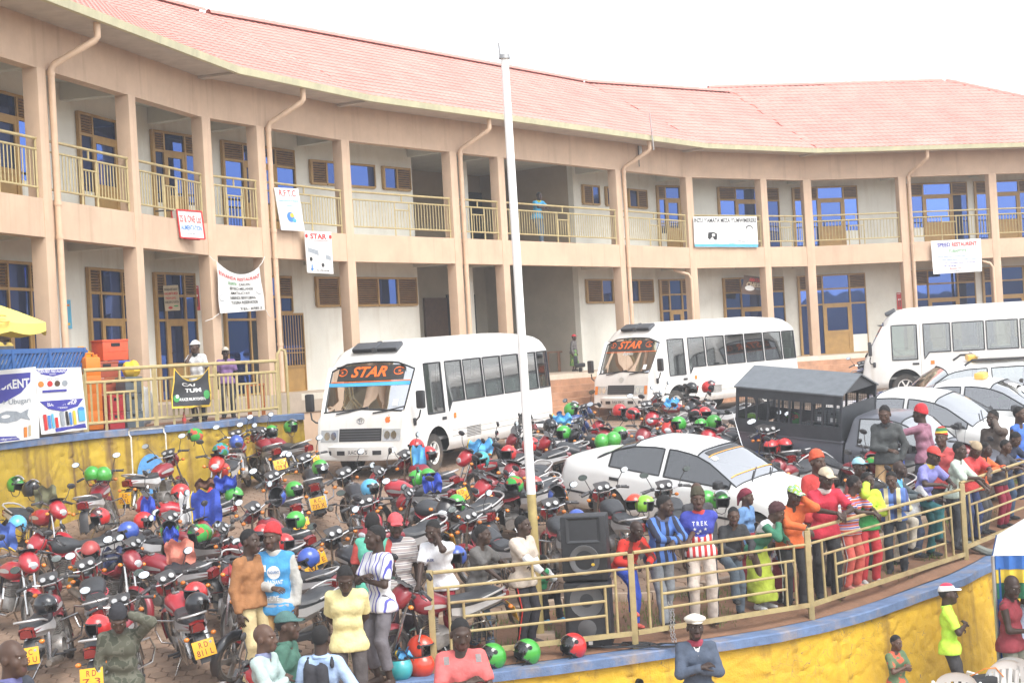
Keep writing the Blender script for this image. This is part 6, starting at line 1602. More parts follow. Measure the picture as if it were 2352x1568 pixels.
for lab, q, f in (('tall red poster with two white figures beside the restaurant window', [rp(5,1500,868), rp(5,1556,868), rp(5,1572,1060), rp(5,1514,1062)],1),('red poster with a white figure on the far right arcade wall', [rp(8,1156,530), rp(8,1194,530), rp(8,1202,660), rp(8,1162,660)],4)):
 banner('poster', lab, quad_on(q, FP(f,0,-W_ + .02,0), FN[f]), [('p', ov(.35,.42,.12,.05), 'w'),('p', ov(.66,.40,.12,.05), 'w'),('p', rect(.28,.5,.42,.85), 'n'),('p', rect(.6,.5,.74,.85), 'n'),('p', rect(.1,.06,.8,.09), 'w')], 'r', wave=.0, cat='poster')
banner('poster', 'blue poster with a red bottle on the white wall left of the shop door', quad_on([rp(5,492,978), rp(5,552,978), rp(5,567,1204), rp(5,500,1204)], FP(0,0,-W_ + .02,0), FN[0]), [('p', [(.1,.1),(.3,.3),(.5,.45),(.5,.9),(.1,.95)], 'r'),('p', [(.1,.45),(.5,.5),(.5,.65),(.1,.62)], 'w'),('p', rect(.3,.8,.75,.88), 'y'),('p', rect(.15,.15,.8,.22), 'o')], 'c', wave=.0, cat='poster')
# light box sign
lb = [rp(5,1385,272), rp(5,1578,288), rp(5,1606,502), rp(5,1414,490)]
Nl = Vector((.80,-.60,0)).normalized(); Pl = FP(0, cs('C',0) - .55,.42,0)
q4 = quad_on(lb, Pl, Nl)
so = banner('sign', 'red framed light box reading 2S & ONE Ltd ALIMENTATION above the arcade', q4, [('t', '2S & ONE Ltd',.5,.3,.86,.26, 'r',.015),('t', 'ALIMENTATION',.5,.62,.84,.18, 'b',.015),('t', 'Tel: 0783 844 278',.5,.83,.45,.07, 's')], wave=0, thick=.16, cat='sign')
A_, B_, C2, D2 = q4; m = MB()
for p, q in ((A_, B_),(B_, C2),(C2, D2),(D2, A_)): m.tube([p, q],.022,4); m.tube([p - Nl * .16, q - Nl * .16],.022,4)
m.build('sign_frame', COLR['r'], so); m = MB(); m.tube([A_ - Nl * .1, A_ - Nl * .5 + Vector((-.1,0,.02))],.018,4); m.tube([B_ - Nl * .1 , B_ - Nl * .5],.018,4); m.build('bracket', COLR['k'], so)
# antenna rods and a small lamp on the gutter
an = thing('antenna', 'thin grey antenna rod standing at the gutter above the second minibus', 'antenna'); a = at_plane(*rp(3,1205,980), FP(2,0,1.05,0), FN[2]); b = at_plane(*rp(3,1173,690), FP(2,0,1.05,0), FN[2])
m = MB(); m.tube([a, b],.025,6); m.build('rod', M_alloy, an); m = MB(); m.tube([b, b + Vector((0,0,.25))],.01,5); m.tube([(a + b) / 2 - FT[2] * .15,(a + b) / 2 + FT[2] * .15],.012,5); m.build('whip', M_alloy, an)
an = thing('lamp', 'small grey wall lamp on the tan beam beside a downpipe', 'lamp'); a = at_plane(*rp(3,1100,985), FP(2,0,.1,0), FN[2]); m = MB(); m.box(tuple(a),(.1,.1,.3),0, None,.02); m.build('lamp_body', M_alloy, an); m = MB(); m.tube([a + Vector((-.06,0,.15)), a + Vector((-.06,0,-.5))],.015,5); m.build('lamp_arm', M_trim, an)
# things on the terrace
CR = dict(o=mat('orange_crate',(.62,.09,.03),.5, var=.08), n=mat('brick_crate',(.36,.08,.04),.55, var=.1), b=mat('blue_crate',(.04,.08,.42),.5, var=.08), r=mat('red_crate',(.5,.03,.04),.5, var=.08), g=mat('grey_crate',(.14,.17,.19),.5, var=.1), y=mat('yellow_jerrycan',(.75,.33,.02),.45, var=.06), Y=mat('orange_jerrycan',(.75,.20,.015),.45, var=.06))
def crate(c, label, loc, sz=(.42,.32,.30), rz=0.2):
 r = thing('crate', label, 'crate', T(*loc) @ RZ(rz), 'plastic crates stacked on the terrace'); w, d, h = sz
 for nm, cen, dim in (('crate_side',(0,-d / 2 + .012, h / 2),(w,.022, h)),('crate_side',(0, d / 2 - .012, h / 2),(w,.022, h)),('crate_end',(-w / 2 + .012,0, h / 2),(.022, d - .05, h)),('crate_end',(w / 2 - .012,0, h / 2),(.022, d - .05, h)),('crate_bottom',(0,0,.015),(w - .05, d - .05,.03))):
  m = MB(); m.box(cen, dim,0, None,.006); m.build(nm, CR[c], r)
 m = MB(); m.box((0,0, h - .02),(w + .02, d + .02,.035),0, None,.006); m.box((0,0, h * .45),(w + .012, d + .012,.02)); m.build('crate_rim', CR[c], r)
 for y in (-d / 2 - .003, d / 2 + .003): m = MB(); m.box((0, y, h * .75),(w * .34,.014, h * .16)); m.build('hand_hole', M_dark, r)
 return r
def jerry(c, label, loc, rz=0.0):
 r = thing('jerrycan', label, 'jerrycan', T(*loc) @ RZ(rz), 'jerrycans stacked on the terrace')
 m = MB(); m.box((0,0,.19),(.32,.2,.36),0, None,.05); m.box((0,0,.2),(.335,.12,.30),0, None,.04); m.build('can_body', CR[c], r)
 m = MB(); m.tube([(-.1,0,.36),(-.08,0,.43),(.06,0,.43),(.08,0,.36)],.02,6); m.build('handle', CR[c], r); m = MB(); m.lathe([(.03,.36),(.03,.41),(.001,.41)],10,0, T(.12,0,0)); m.build('cap', CR[c], r)
def tp(x, y, inset): p = tl(x, y, inset)[0]; return p
tang = math.atan2(tl(250,950,0)[1].y, tl(250,950,0)[1].x)
c0 = tp(px('a',900,700)[0],960,.45)
for k in range(4): jerry('Y', 'orange jerrycan behind the fence, ' + ['lowest', 'second from the bottom', 'third from the bottom', 'fourth from the bottom'][k] + ' of its column',(c0.x, c0.y, TZ + .405 * k * .78), tang)
c0 = tp(px('a',815,400)[0],940,.75)
for k in range(4): jerry('y', 'yellow jerrycan beside the banner, ' + ['lowest', 'second', 'third', 'topmost'][k] + ' of its column',(c0.x, c0.y, TZ + .36 * k), tang + .3)
sp0 = tp(px('a',1000,400)[0],940,.95)
for k, cc in enumerate('nnnn'): crate(cc, 'brick red crate behind the jerrycans, ' + ['lowest', 'second', 'third', 'topmost'][k] + ' of its stack',(sp0.x, sp0.y, TZ + .31 * k),(.5,.34,.30), tang)
crate('o', 'bright orange crate topping the stack behind the jerrycans',(sp0.x + .1, sp0.y + .3, TZ + 1.245),(.55,.36,.38), tang)
sp1 = tp(px('a',1140,300)[0],930,.95)
for k, cc in enumerate('rrbb'): crate(cc, ['red crate at the bottom of the blue topped stack', 'red crate second in the blue topped stack', 'blue crate third in its stack on the terrace', 'blue crate topmost beside the orange crate'][k],(sp1.x, sp1.y, TZ + .31 * k),(.4,.3,.30), tang)
sp2 = tp(px('a',1085,700)[0],960,.45)
for k in range(2): crate('r', ['scarlet crate on the terrace floor behind the fence bars', 'scarlet crate stacked second behind the fence bars'][k],(sp2.x, sp2.y, TZ + .31 * k),(.32,.3,.30), tang)
sp3 = tp(px('a',1260,700)[0],955,.5)
for k in range(3): crate('g', ['grey crate lowest behind the fence middle', 'grey crate second behind the fence middle', 'grey crate topmost behind the fence middle'][k],(sp3.x, sp3.y, TZ + .31 * k),(.36,.3,.30), tang)
sk = tp(px('a',1400,600)[0],950,.45)
def lump(name, label, cat, loc, r, M, seed, n=14):
 rg_ = random.Random(seed); m = MB(); m.ell((0,0,0), r,18,12); ph = [rg_.uniform(0,6) for _ in range(6)]
 m.v = [(x * (1 + .13 * math.sin(9 * z / r[2] + ph[0]) * math.sin(5 * y / r[1] + ph[1])), y * (1 + .12 * math.sin(7 * x / r[0] + ph[2])), z * (1 + .10 * math.sin(6 * x / r[0] + ph[3]))) for x, y, z in m.v]
 o = m.build(name, M, None, T(*loc)); return tag(o, label, cat, None, 'thing')
lump('sack', 'white plastic sack leaning behind the terrace fence', 'sack',(sk.x, sk.y, TZ + .38),(.16,.16,.38), COLR['f'],3)
lump('bag', 'yellow plastic bag on top of the grey crates', 'bag',(sp3.x + .05, sp3.y + .05, TZ + 1.06),(.17,.15,.16), COLR['y'],5)
bt = tl(px('a',1778,670)[0], px('a',1778,690)[1],.1)[0]; bo = thing('bottle', 'small soda bottle standing alone on the terrace edge', 'bottle', T(bt.x, bt.y, TZ)); m = MB(); m.lathe([(0,0),(.035,0),(.038,.1),(.03,.15),(.014,.19),(.014,.22),(0,.22)],12); m.build('bottle_body', mat('bottle_glass',(.3,.08,.05),.15, var=.1), bo); m = MB(); m.lathe([(.036,.05),(.0385,.05),(.0385,.1),(.036,.1)],12); m.build('bottle_label', COLR['r'], bo)
# orange stool
stp = tl(590,950,.9)[0]; so = thing('stool', 'orange wooden stool behind the terrace fence', 'stool', T(stp.x, stp.y, TZ + .0)); MO = mat('orange_wood',(.5,.16,.04),.6, var=.15)
m = MB(); m.box((0,0,.62),(.34,.3,.04)); m.build('seat', MO, so)
for x in (-.14,.14):
 for y in (-.12,.12): m = MB(); m.box((x, y,.3),(.04,.04,.6)); m.build('leg', MO, so)
 m = MB(); m.box((x,0,.2),(.03,.24,.04)); m.build('rung', MO, so)
for lab,(x, y) in (('small wooden stool against the hall wall',(1272,846)),('small wooden stool beside the man in the red cap',(1298,848))):
 P_ = at_plane(x, y, FP(2,0,-W_ - .8,0), FN[2]); so = thing('stool', lab, 'stool', T(P_.x, P_.y, Z0)); MB_ = mat('brown_wood',(.16,.07,.03),.6, var=.2)
 m = MB(); m.box((0,0,.62),(.4,.34,.05)); m.build('seat', MB_, so)
 for a in (-.16,.16):
  for b in (-.13,.13): m = MB(); m.box((a, b,.3),(.05,.05,.6)); m.build('leg', MB_, so)
# yellow parasol
uc = CAMP + ray(-20,700) * 25.6; uz = uc.z
ub = thing('parasol', 'yellow advertising parasol at the left edge above the banners', 'parasol', T(uc.x - .25, uc.y, TZ))
MU = mat('yellow_parasol_cloth',(.8,.68,.16),.8, var=.05); MUw = mat('parasol_white',(.75,.73,.65),.8, var=.05)
H = uz - TZ + .1
for k in range(8):
 a0, a1 = k * math.pi / 4,(k + 1) * math.pi / 4; m = MB(); rows = []
 for j in range(6):
  r = 1.08 * j / 5; z = H - .42 * (j / 5) ** 1.25; rows.append([(r * math.cos(a0 + (a1 - a0) * i / 4) * (1 - .05 * math.sin(math.pi * i / 4) * j / 5), r * math.sin(a0 + (a1 - a0) * i / 4) * (1 - .05 * math.sin(math.pi * i / 4) * j / 5), z - .02 * math.sin(math.pi * i / 4) * j / 5) for i in range(5)])
 rows.append([(x, y, z - .13 - .04 * math.sin(math.pi * i / 4)) for i,(x, y, z) in enumerate(rows[-1])])
 m.grid(rows); m.build('canopy_panel', MUw if k % 2 == 0 and False else MU, ub)
m = MB(); m.tube([(0,0,0),(0,0, H + .05)],.02,8); m.build('pole', M_alloy, ub)
m = MB(); text(m, 'C',.2,.22, frame((1.05 * math.cos(-.9),1.05 * math.sin(-.9), H - .36), Vector((.78,.62,0)), Vector((-.5,.6,.6)).normalized(), Vector((.55,-.7,.5)).normalized()),0,.02); m.build('printed_letter', COLR['o'], ub)
# loudspeakers
_r = ray(1350,1400); _a, _b = POSTS[0], POSTS[1]; _q = _r.x / _r.y; _t = (_q * _a.y - _a.x) / ((_b.x - _a.x) - _q * (_b.y - _a.y)); _y = _a.y + (_b.y - _a.y) * _t + .22
sb0 = Vector((_q * _y, _y, G(_q * _y, _y) + .03)); ang = R(-8)
MS = mat('speaker_black',(.016,.017,.02),.55, var=.2, scale=20); MG = mat('speaker_grille',(.03,.032,.036),.5,.2, var=.1); MC = mat('speaker_cone',(.09,.09,.092),.6, var=.1)
for lv, lab in ((0, 'black loudspeaker with a grille standing on the ground behind the rail, lower of the stack'),(1, 'black horn loudspeaker on top of the stack behind the rail')):
 r = thing('loudspeaker', lab, 'loudspeaker', T(sb0.x, sb0.y, sb0.z + (.78 if lv else 0)) @ RZ(ang), 'loudspeakers stacked behind the rail')
 h = .76 if lv == 0 else .76
 m = MB(); m.box((0,.17, h / 2),(.54,.44, h),0, None,.025); m.build('cabinet', MS, r)
 if lv == 0:
  m = MB(); m.box((0,-.058, h * .52),(.46,.012, h * .84)); m.build('grille', MG, r); m = MB(); m.lathe([(.08,0),(.19,.006),(.2,.014)],24,0, T(0,-.07,.55) @ RX(R(90))); m.build('woofer_ring', MC, r); m = MB(); m.lathe([(.001,.02),(.05,.02),(.11,.0)],20,0, T(-.01,-.07,.22) @ RX(R(90))); m.build('woofer', MC, r)
  m = MB(); m.box((.02,-.066,.05),(.05,.008,.04)); m.build('badge', COLR['f'], r)
 else:
  m = MB(); F0 = [(-.2,-.055,.74),(.2,-.055,.74),(.2,-.055,.45),(-.2,-.055,.45)]; F1 = [(-.05,.06,.64),(.05,.06,.64),(.05,.06,.56),(-.05,.06,.56)]
  m.add(F0 + F1, [(0,1,5,4),(1,2,6,5),(2,3,7,6),(3,0,4,7),(4,5,6,7)]); m.v = [(x, y - .012 + (.0 if y < 0 else -.045), z) for x, y, z in m.v]; m.build('horn', MG, r)
  m = MB(); m.lathe([(.001,-.02),(.05,-.018),(.13,.0),(.155,.014),(.175,.016),(.18,0)],26,0, T(0,-.054,.24) @ RX(R(90))); m.build('woofer', MC, r)
  m = MB(); m.box((0,-.054,.045),(.4,.01,.05)); m.build('port', M_dark, r); m = MB(); m.ell((.1,-.075,.19),(.022,.004,.018),10,6); m.build('badge', COLR['y'], r)
# chain over the rail
chn = thing('chain', 'grey steel chain hanging from the rail behind the man in the navy sweater', 'chain')
c0 = at_g(1540,1474) ; c0.z = G(c0.x, c0.y) + .47; nn = Vector((.15,-1,0)).normalized()
m = MB()
for k in range(40):
 z = c0.z - .028 * k; x = c0.x + .012 * math.sin(k * .4) + k * .0012; y = c0.y - .03 - .11 * min(1, k / 14)
 pts = [Vector((x, y, z)) + (Vector((.011 * math.cos(a),0,.020 * math.sin(a))) if k % 2 else Vector((0,.011 * math.cos(a),.020 * math.sin(a)))) for a in np.linspace(0,6.2832,9)]
 m.tube(pts,.0042,4, caps=False)
 pts2 = [p + Vector((.035,.02,.0)) for p in pts]
 if k < 30: m.tube(pts2,.0042,4, caps=False)
cm_ = m.build('chain_links', M_alloy, chn); cm_['kind'] = 'stuff'
# cables on the ground by the speaker
for lab, seed in (('thin black cable looped on the soil beside the loudspeakers',2),('black cable coil under the rail near the red jacket',4)):
 rg_ = random.Random(seed); c = at_g(1405 + 40 * seed - 80,1492); pts = []
 for k in range(40):
  a = k * .5; rr = .12 + .05 * math.sin(k * .9 + seed); x, y = c.x + rr * math.cos(a) * 2 + k * .008, c.y + rr * math.sin(a) * .8; pts.append((x, y, G(x, y) + .05 + .004 * (k % 5)))
 m = MB(); m.tube(pts,.008,5); o = m.build('cable', MS); tag(o, lab, 'cable', 'cables by the loudspeakers', 'thing')
# tent, chairs and mixer at lower right
tn = thing('tent', 'white topped tent with blue, yellow and green drapes at the lower right edge', 'tent'); TD = 20.6
tc0 = CAMP + ray(*px('n',1785,395)) * TD; zt = tc0.z; gx = square_z(tc0.x)
dirx = Vector((1,-.30,0)).normalized(); diry = Vector((.32,1,0)).normalized(); W2 = 2.2
cor = [tc0, tc0 + dirx * W2, tc0 + dirx * W2 + diry * W2, tc0 + diry * W2]; apex = tc0 + dirx * W2 / 2 + diry * W2 / 2 + Vector((0,0,.75))
for k in range(4):
 a, b = cor[k], cor[(k + 1) % 4]; m = MB(); m.grid([[tuple((a.lerp(b, i / 8)).lerp(apex, j / 6) - Vector((0,0,.08 * math.sin(math.pi * i / 8) * math.sin(math.pi * j / 6)))) for j in range(7)] for i in range(9)]); m.build('roof_panel', COLR['w'], tn)
 for bi,(c, z0, z1) in enumerate((('b',0,.17),('y',.17,.34),('g',.34,.54))):
  m = MB(); L = (b - a).length; n_ = 70; t = (b - a).normalized(); nrm = Vector((t.y,-t.x,0))
  m.grid([[tuple(a + t * L * i / n_ + nrm * (.02 * math.sin(i * 1.3) + .01 * bi * (-1)) + Vector((0,0,-z))) for z in (z0 + .002,(z0 + z1) / 2, z1)] for i in range(n_ + 1)]); m.build('valance', {'b': mat('drape_blue',(.03,.13,.42),.7), 'y': mat('drape_yellow',(.72,.52,.05),.7), 'g': mat('drape_green',(.03,.20,.10),.7)}[c], tn)
 m = MB(); m.tube([Vector((a.x, a.y, square_z(a.x))), a],.025,8); m.build('pole', M_alloy, tn)
m = MB(); n_ = 4; m.grid([[tuple(tc0 + dirx * (.02 + .02 * i) + diry * (.03 * math.sin(i * 1.7)) - Vector((0,0, z))) for z in np.linspace(.15, zt - gx - .05,6)] for i in range(n_)]); m.build('corner_drape', mat('drape_blue',(.03,.13,.42),.7), tn)
MW = mat('white_plastic',(.75,.75,.74),.4, var=.03)
def chair(label, loc, rz):
 r = thing('plastic_chair', label, 'chair', T(*loc) @ RZ(rz), 'white plastic chairs at the lower right')
 m = MB(); m.grid([[(x, y,.43 - .02 * math.cos(x * 7) * math.cos((y) * 6)) for y in np.linspace(-.22,.22,7)] for x in np.linspace(-.22,.22,7)]); m.grid([[(x, y,.40 - .02 * math.cos(x * 7)) for y in np.linspace(-.22,.22,3)] for x in np.linspace(-.22,.22,7)]); m.build('seat', MW, r)
 m = MB(); rows = []
 for i in range(15):
  a = math.pi * i / 14; x = -.25 * math.cos(a); zt_ = .43 + .42 * math.sin(a) ** .45; rows.append([(x,.22 + .05 * math.sin(a),.43 + (zt_ - .43) * .72),(x * 1.02,.235 + .07 * math.sin(a), zt_ - .02),(x * 1.04,.27 + .07 * math.sin(a), zt_)])
 m.grid(rows);
 for i in range(-2,3): m.grid([[(i * .085 - .028,.21,.44),(i * .085 - .025,.27,.76 - .03 * abs(i))], [(i * .085 + .028,.21,.44),(i * .085 + .025,.27,.76 - .03 * abs(i))]])
 m.build('backrest', MW, r)
 for sx in (-1,1):
  m = MB(); m.tube([(sx * .23,.22,.60),(sx * .27,.1,.65),(sx * .27,-.14,.64),(sx * .25,-.2,.58),(sx * .24,-.2,.42)],.022,6); m.build('armrest', MW, r)
  for sy in (-1,1): m = MB(); m.tube([(sx * .2, sy * .19,.42),(sx * .25, sy * .25,0)], [.03,.02],6); m.build('leg', MW, r)
 return r
for lab,(x, y), rz in (('white plastic chair in front, cut by the bottom edge',(2205,1537), R(165)),('white plastic chair beside the tent, further right',(2292,1510), R(190)),('white plastic chair half cut by the right edge',(2352,1502), R(150))):
 d = 19.3 if y > 1520 else 19.7; P_ = CAMP + ray(x, y) * d; chair(lab,(P_.x, P_.y + .2, P_.z - .85), rz)
P_ = CAMP + ray(2250,1562) * 19.6
mx = thing('mixer', 'black sound mixer box with an orange cable between the plastic chairs', 'mixer', T(P_.x, P_.y, P_.z)); m = MB(); m.box((0,0,0),(.34,.26,.10),0, RZ(.3),.02); m.build('box', MS, mx); m = MB(); m.tube([(-.1,0,.06),(.05,-.1,.16),(.2,0,.14),(.3,.05,.02)],.008,5); m.build('orange_cable', COLR['o'], mx)
m = MB(); m.box((0,0,-.4),(.3,.22,.7)); m.build('mixer_stand', MS, mx)
# tripod folded on the wall corner by the last post
P_ = at_g(2244,1268); o = thing('camera_bag', 'grey canvas strap bundle tied to the rail corner post', 'bag', T(P_.x, P_.y, P_.z)); m = MB(); m.tube([(-.3,-.1,.22),(-.1,-.14,.12),(.1,-.16,.02),(.35,-.2,-.02)], [.03,.06,.06,.04],8); m.tube([(.1,-.18,.02),(.16,-.22,-.28)],.015,6); m.build('strap_bundle', mat('canvas_grey',(.16,.17,.15),.9, var=.2), o)
# black stove pipe beside the second minibus
P_ = at_g(1345,950); o = thing('snorkel_pipe', 'black upright pipe beside the second minibus front corner', 'pipe', T(P_.x, P_.y, P_.z)); m = MB(); m.tube([(.15,0,.12),(.02,0,.14),(0,0,.25),(-.08,0,1.35)],.05,10); m.build('pipe', MS, o); m = MB(); m.box((-.08,0,1.42),(.3,.16,.12),0, None,.03); m.box((-.2,0,1.55),(.12,.14,.3),0, None,.03); m.build('pipe_head', MS, o)
# people: distance fields turned into one continuous skin
def surfnet(D, org, h):
 S = D < 0
 n = [s - 1 for s in D.shape]
 sl = lambda a, b, c: (slice(a, a + n[0]), slice(b, b + n[1]), slice(c, c + n[2]))
 cnt = np.zeros(n, np.int8); cor = [(a, b, c) for a in (0,1) for b in (0,1) for c in (0,1)]
 for c in cor: cnt += S[sl(*c)]
 act = (cnt > 0) & (cnt < 8); I = np.argwhere(act)
 idx = -np.ones(n, np.int64); idx[act] = np.arange(len(I))
 val = np.stack([D[I[:,0] + a, I[:,1] + b, I[:,2] + c] for a, b, c in cor],1)
 acc = np.zeros((len(I),3)); num = np.zeros(len(I))
 C = np.array(cor, float)
 for i in range(8):
  for j in range(i + 1,8):
   if np.abs(C[i] - C[j]).sum() != 1: continue
   a, b = val[:, i], val[:, j]; m = (a < 0) != (b < 0)
   t = np.where(m, a / np.where(m, a - b,1),0)
   acc += np.where(m[:, None], C[i] + (C[j] - C[i]) * t[:, None],0); num += m
 V = org + (I + acc / np.maximum(num,1)[:, None]) * h
 F = []
 for ax in range(3):
  o = [1,1,1]; A = S[tuple(slice(0,-1) if k == ax else slice(None) for k in range(3))]; B = S[tuple(slice(1, None) if k == ax else slice(None) for k in range(3))]
  E = np.argwhere(A != B)
  u, v = [(1,2),(2,0),(0,1)][ax]
  ok = (E[:, u] > 0) & (E[:, v] > 0) & (E[:, u] < D.shape[u] - 1) & (E[:, v] < D.shape[v] - 1); E = E[ok]
  q = []
  for du, dv in ((-1,-1),(0,-1),(0,0),(-1,0)):
   e = E.copy(); e[:, u] += du; e[:, v] += dv; q.append(idx[e[:,0], e[:,1], e[:,2]])
  q = np.stack(q,1); fl = A[E[:,0], E[:,1], E[:,2]]
  q = np.where(fl[:, None], q, q[:, ::-1]); F.append(q[(q >= 0).all(1)])
 return V, np.concatenate(F)
class Field:
 def __init__(s, lo, hi, h):
  s.h = h; s.lo = np.array(lo, float); n = np.ceil((np.array(hi) - s.lo) / h).astype(int) + 1
  s.ax = [(s.lo[k] + np.arange(n[k]) * h).astype(np.float32) for k in range(3)]; s.D = np.full(n,1.0, np.float32)
 def sub(s, lo, hi):
  i = [max(0, int((lo[k] - s.lo[k]) / s.h)) for k in range(3)]; j = [min(len(s.ax[k]), int((hi[k] - s.lo[k]) / s.h) + 2) for k in range(3)]
  if any(b - a < 1 for a, b in zip(i, j)): return None, None
  sl = tuple(slice(a, b) for a, b in zip(i, j))
  X, Y, Z = [s.ax[k][sl[k]] for k in range(3)]
  return sl,(X[:, None, None], Y[None, :, None], Z[None, None, :])
 def put(s, sl, d, k):
  D = s.D[sl]
  if k > 0: hh = np.clip(.5 + .5 * (D - d) / k,0,1); s.D[sl] = D * (1 - hh) + d * hh - k * hh * (1 - hh)
  else: s.D[sl] = np.minimum(D, d)
 def cap(s, a, b, ra, rb, k=.03, cut0=None, cut1=None):
  a, b = np.array(a, float), np.array(b, float); r = max(ra, rb) + k + .02
  sl, P = s.sub(np.minimum(a, b) - r, np.maximum(a, b) + r)
  if sl is None: return
  ab = b - a; L2 = max(ab @ ab,1e-9)
  t = np.clip(((P[0] - a[0]) * ab[0] + (P[1] - a[1]) * ab[1] + (P[2] - a[2]) * ab[2]) / L2,0,1)
  d = np.sqrt((P[0] - a[0] - t * ab[0]) ** 2 + (P[1] - a[1] - t * ab[1]) ** 2 + (P[2] - a[2] - t * ab[2]) ** 2) - (ra + (rb - ra) * t)
  if cut1 is not None:
   n = ab / math.sqrt(L2); e = a + ab * cut1; d = np.maximum(d,(P[0] - e[0]) * n[0] + (P[1] - e[1]) * n[1] + (P[2] - e[2]) * n[2])
  s.put(sl, d, k)
 def ell(s, c, r, k=.02, op='u'):
  c, r = np.array(c, float), np.array(r, float); sl, P = s.sub(c - r - k - .02, c + r + k + .02)
  if sl is None: return
  q = np.sqrt(((P[0] - c[0]) / r[0]) ** 2 + ((P[1] - c[1]) / r[1]) ** 2 + ((P[2] - c[2]) / r[2]) ** 2); d = (q - 1) * r.min()
  if op == 'u': s.put(sl, d, k)
  else: s.D[sl] = np.maximum(s.D[sl],-d)
 def plane(s, p, n):   # keep the side n points away from
  s.D = np.maximum(s.D,(s.ax[0] - p[0])[:, None, None] * n[0] + (s.ax[1] - p[1])[None, :, None] * n[1] + (s.ax[2] - p[2])[None, None, :] * n[2])
 def rough(s, amp, fr, ph):
  X, Y, Z = s.ax[0][:, None, None], s.ax[1][None, :, None], s.ax[2][None, None, :]
  w = np.sin(fr * (X + .6 * Z) + ph[0]) * np.sin(fr * .8 * (Y - .9 * Z) + ph[1]) + .6 * np.sin(fr * 1.7 * (Z + .4 * X) + ph[2]) * np.sin(fr * .9 * (Y + X) + ph[3])
  s.D += amp * w
 def mesh(s): return surfnet(s.D, s.lo, s.h)
def np_mesh(name, V, F, mats, mi=None, smooth=True):
 me = bpy.data.meshes.new(name); me.vertices.add(len(V)); me.vertices.foreach_set('co', np.asarray(V, np.float32).ravel())
 k = len(F); me.loops.add(4 * k); me.loops.foreach_set('vertex_index', np.asarray(F, np.int32).ravel()); me.polygons.add(k)
 me.polygons.foreach_set('loop_start', np.arange(0,4 * k,4, dtype=np.int32)); me.polygons.foreach_set('loop_total', np.full(k,4, np.int32))
 for m in mats: me.materials.append(m)
 if mi is not None: me.polygons.foreach_set('material_index', np.asarray(mi, np.int32))
 me.polygons.foreach_set('use_smooth', np.full(k, smooth)); me.update(); me.validate(); return me
# --- head, hair and hats, made once
def head_field(h=.0098):
 f = Field((-.12,-.14,-.17),(.12,.17,.16), h)
 f.ell((0,-.012,.03),(.075,.096,.095),.0); f.ell((0,.032,-.035),(.060,.066,.088),.03); f.ell((0,.064,-.092),(.034,.034,.030),.03)
 f.cap((0,-.015,-.06),(0,-.03,-.16),.056,.058,.02)
 for sx in (1,-1):
  f.ell((sx * .046,.058,-.03),(.026,.026,.03),.02); f.ell((sx * .078,-.008,-.012),(.011,.024,.034),.008); f.ell((sx * .03,.104,.010),(.021,.016,.013),0, 's')
  f.cap((sx * .012,.092,.030),(sx * .048,.076,.030),.012,.010,.014); f.ell((sx * .014,.102,-.040),(.012,.012,.010),.008)
 f.cap((0,.094,.018),(0,.112,-.034),.010,.015,.012)
 f.cap((-.020,.091,-.064),(.020,.091,-.064),.009,.009,.008); f.cap((-.017,.090,-.080),(.017,.090,-.080),.010,.010,.008)
 return f
_hv, _hf = head_field().mesh()
def uv_sphere(c, r, nu=10, nv=6):
 v = []; f = []
 for i in range(nv + 1):
  for j in range(nu): p, a = math.pi * i / nv,2 * math.pi * j / nu; v.append((c[0] + r[0] * math.sin(p) * math.cos(a), c[1] + r[1] * math.sin(p) * math.sin(a), c[2] + r[2] * math.cos(p)))
 for i in range(nv):
  for j in range(nu): f.append((i * nu + j,(i + 1) * nu + j,(i + 1) * nu + (j + 1) % nu, i * nu + (j + 1) % nu))
 return np.array(v), np.array(f)
HEADV, HEADF, HEADM = [_hv], [_hf], [np.zeros(len(_hf), int)]
cz_ = _hv[_hf].mean(1); HEADM[0][(cz_[:,1] > .088) & (np.abs(cz_[:,2] + .072) < .017) & (np.abs(cz_[:,0]) < .028)] = 3
for sx in (1,-1):
 for c, r, k in (((sx * .031,.083,.009),(.013,.010,.0072),1),((sx * .031,.0918,.009),(.0062,.0025,.0062),2)):
  v, q = uv_sphere(c, r); HEADF.append(q + sum(len(a) for a in HEADV)); HEADV.append(v); HEADM.append(np.full(len(q), k))
HEADV, HEADF, HEADM = np.concatenate(HEADV), np.concatenate(HEADF), np.concatenate(HEADM)
def cranium(inf, h=.010, low=.03, tilt=.35, back=.0, amp=0):
 f = Field((-.15,-.16,-.14),(.15,.16,.19), h); f.ell((0,-.012,.03),(.075 + inf,.096 + inf,.095 + inf),0); f.ell((0,.03,-.02),(.058 + inf,.064 + inf,.08 + inf),.02)
 if amp: f.rough(amp,95,(1,2,3,4))
 n = np.array([0, tilt,-1.0]); n /= np.linalg.norm(n); f.plane((0,.05, low), n); return f
HATS = {}
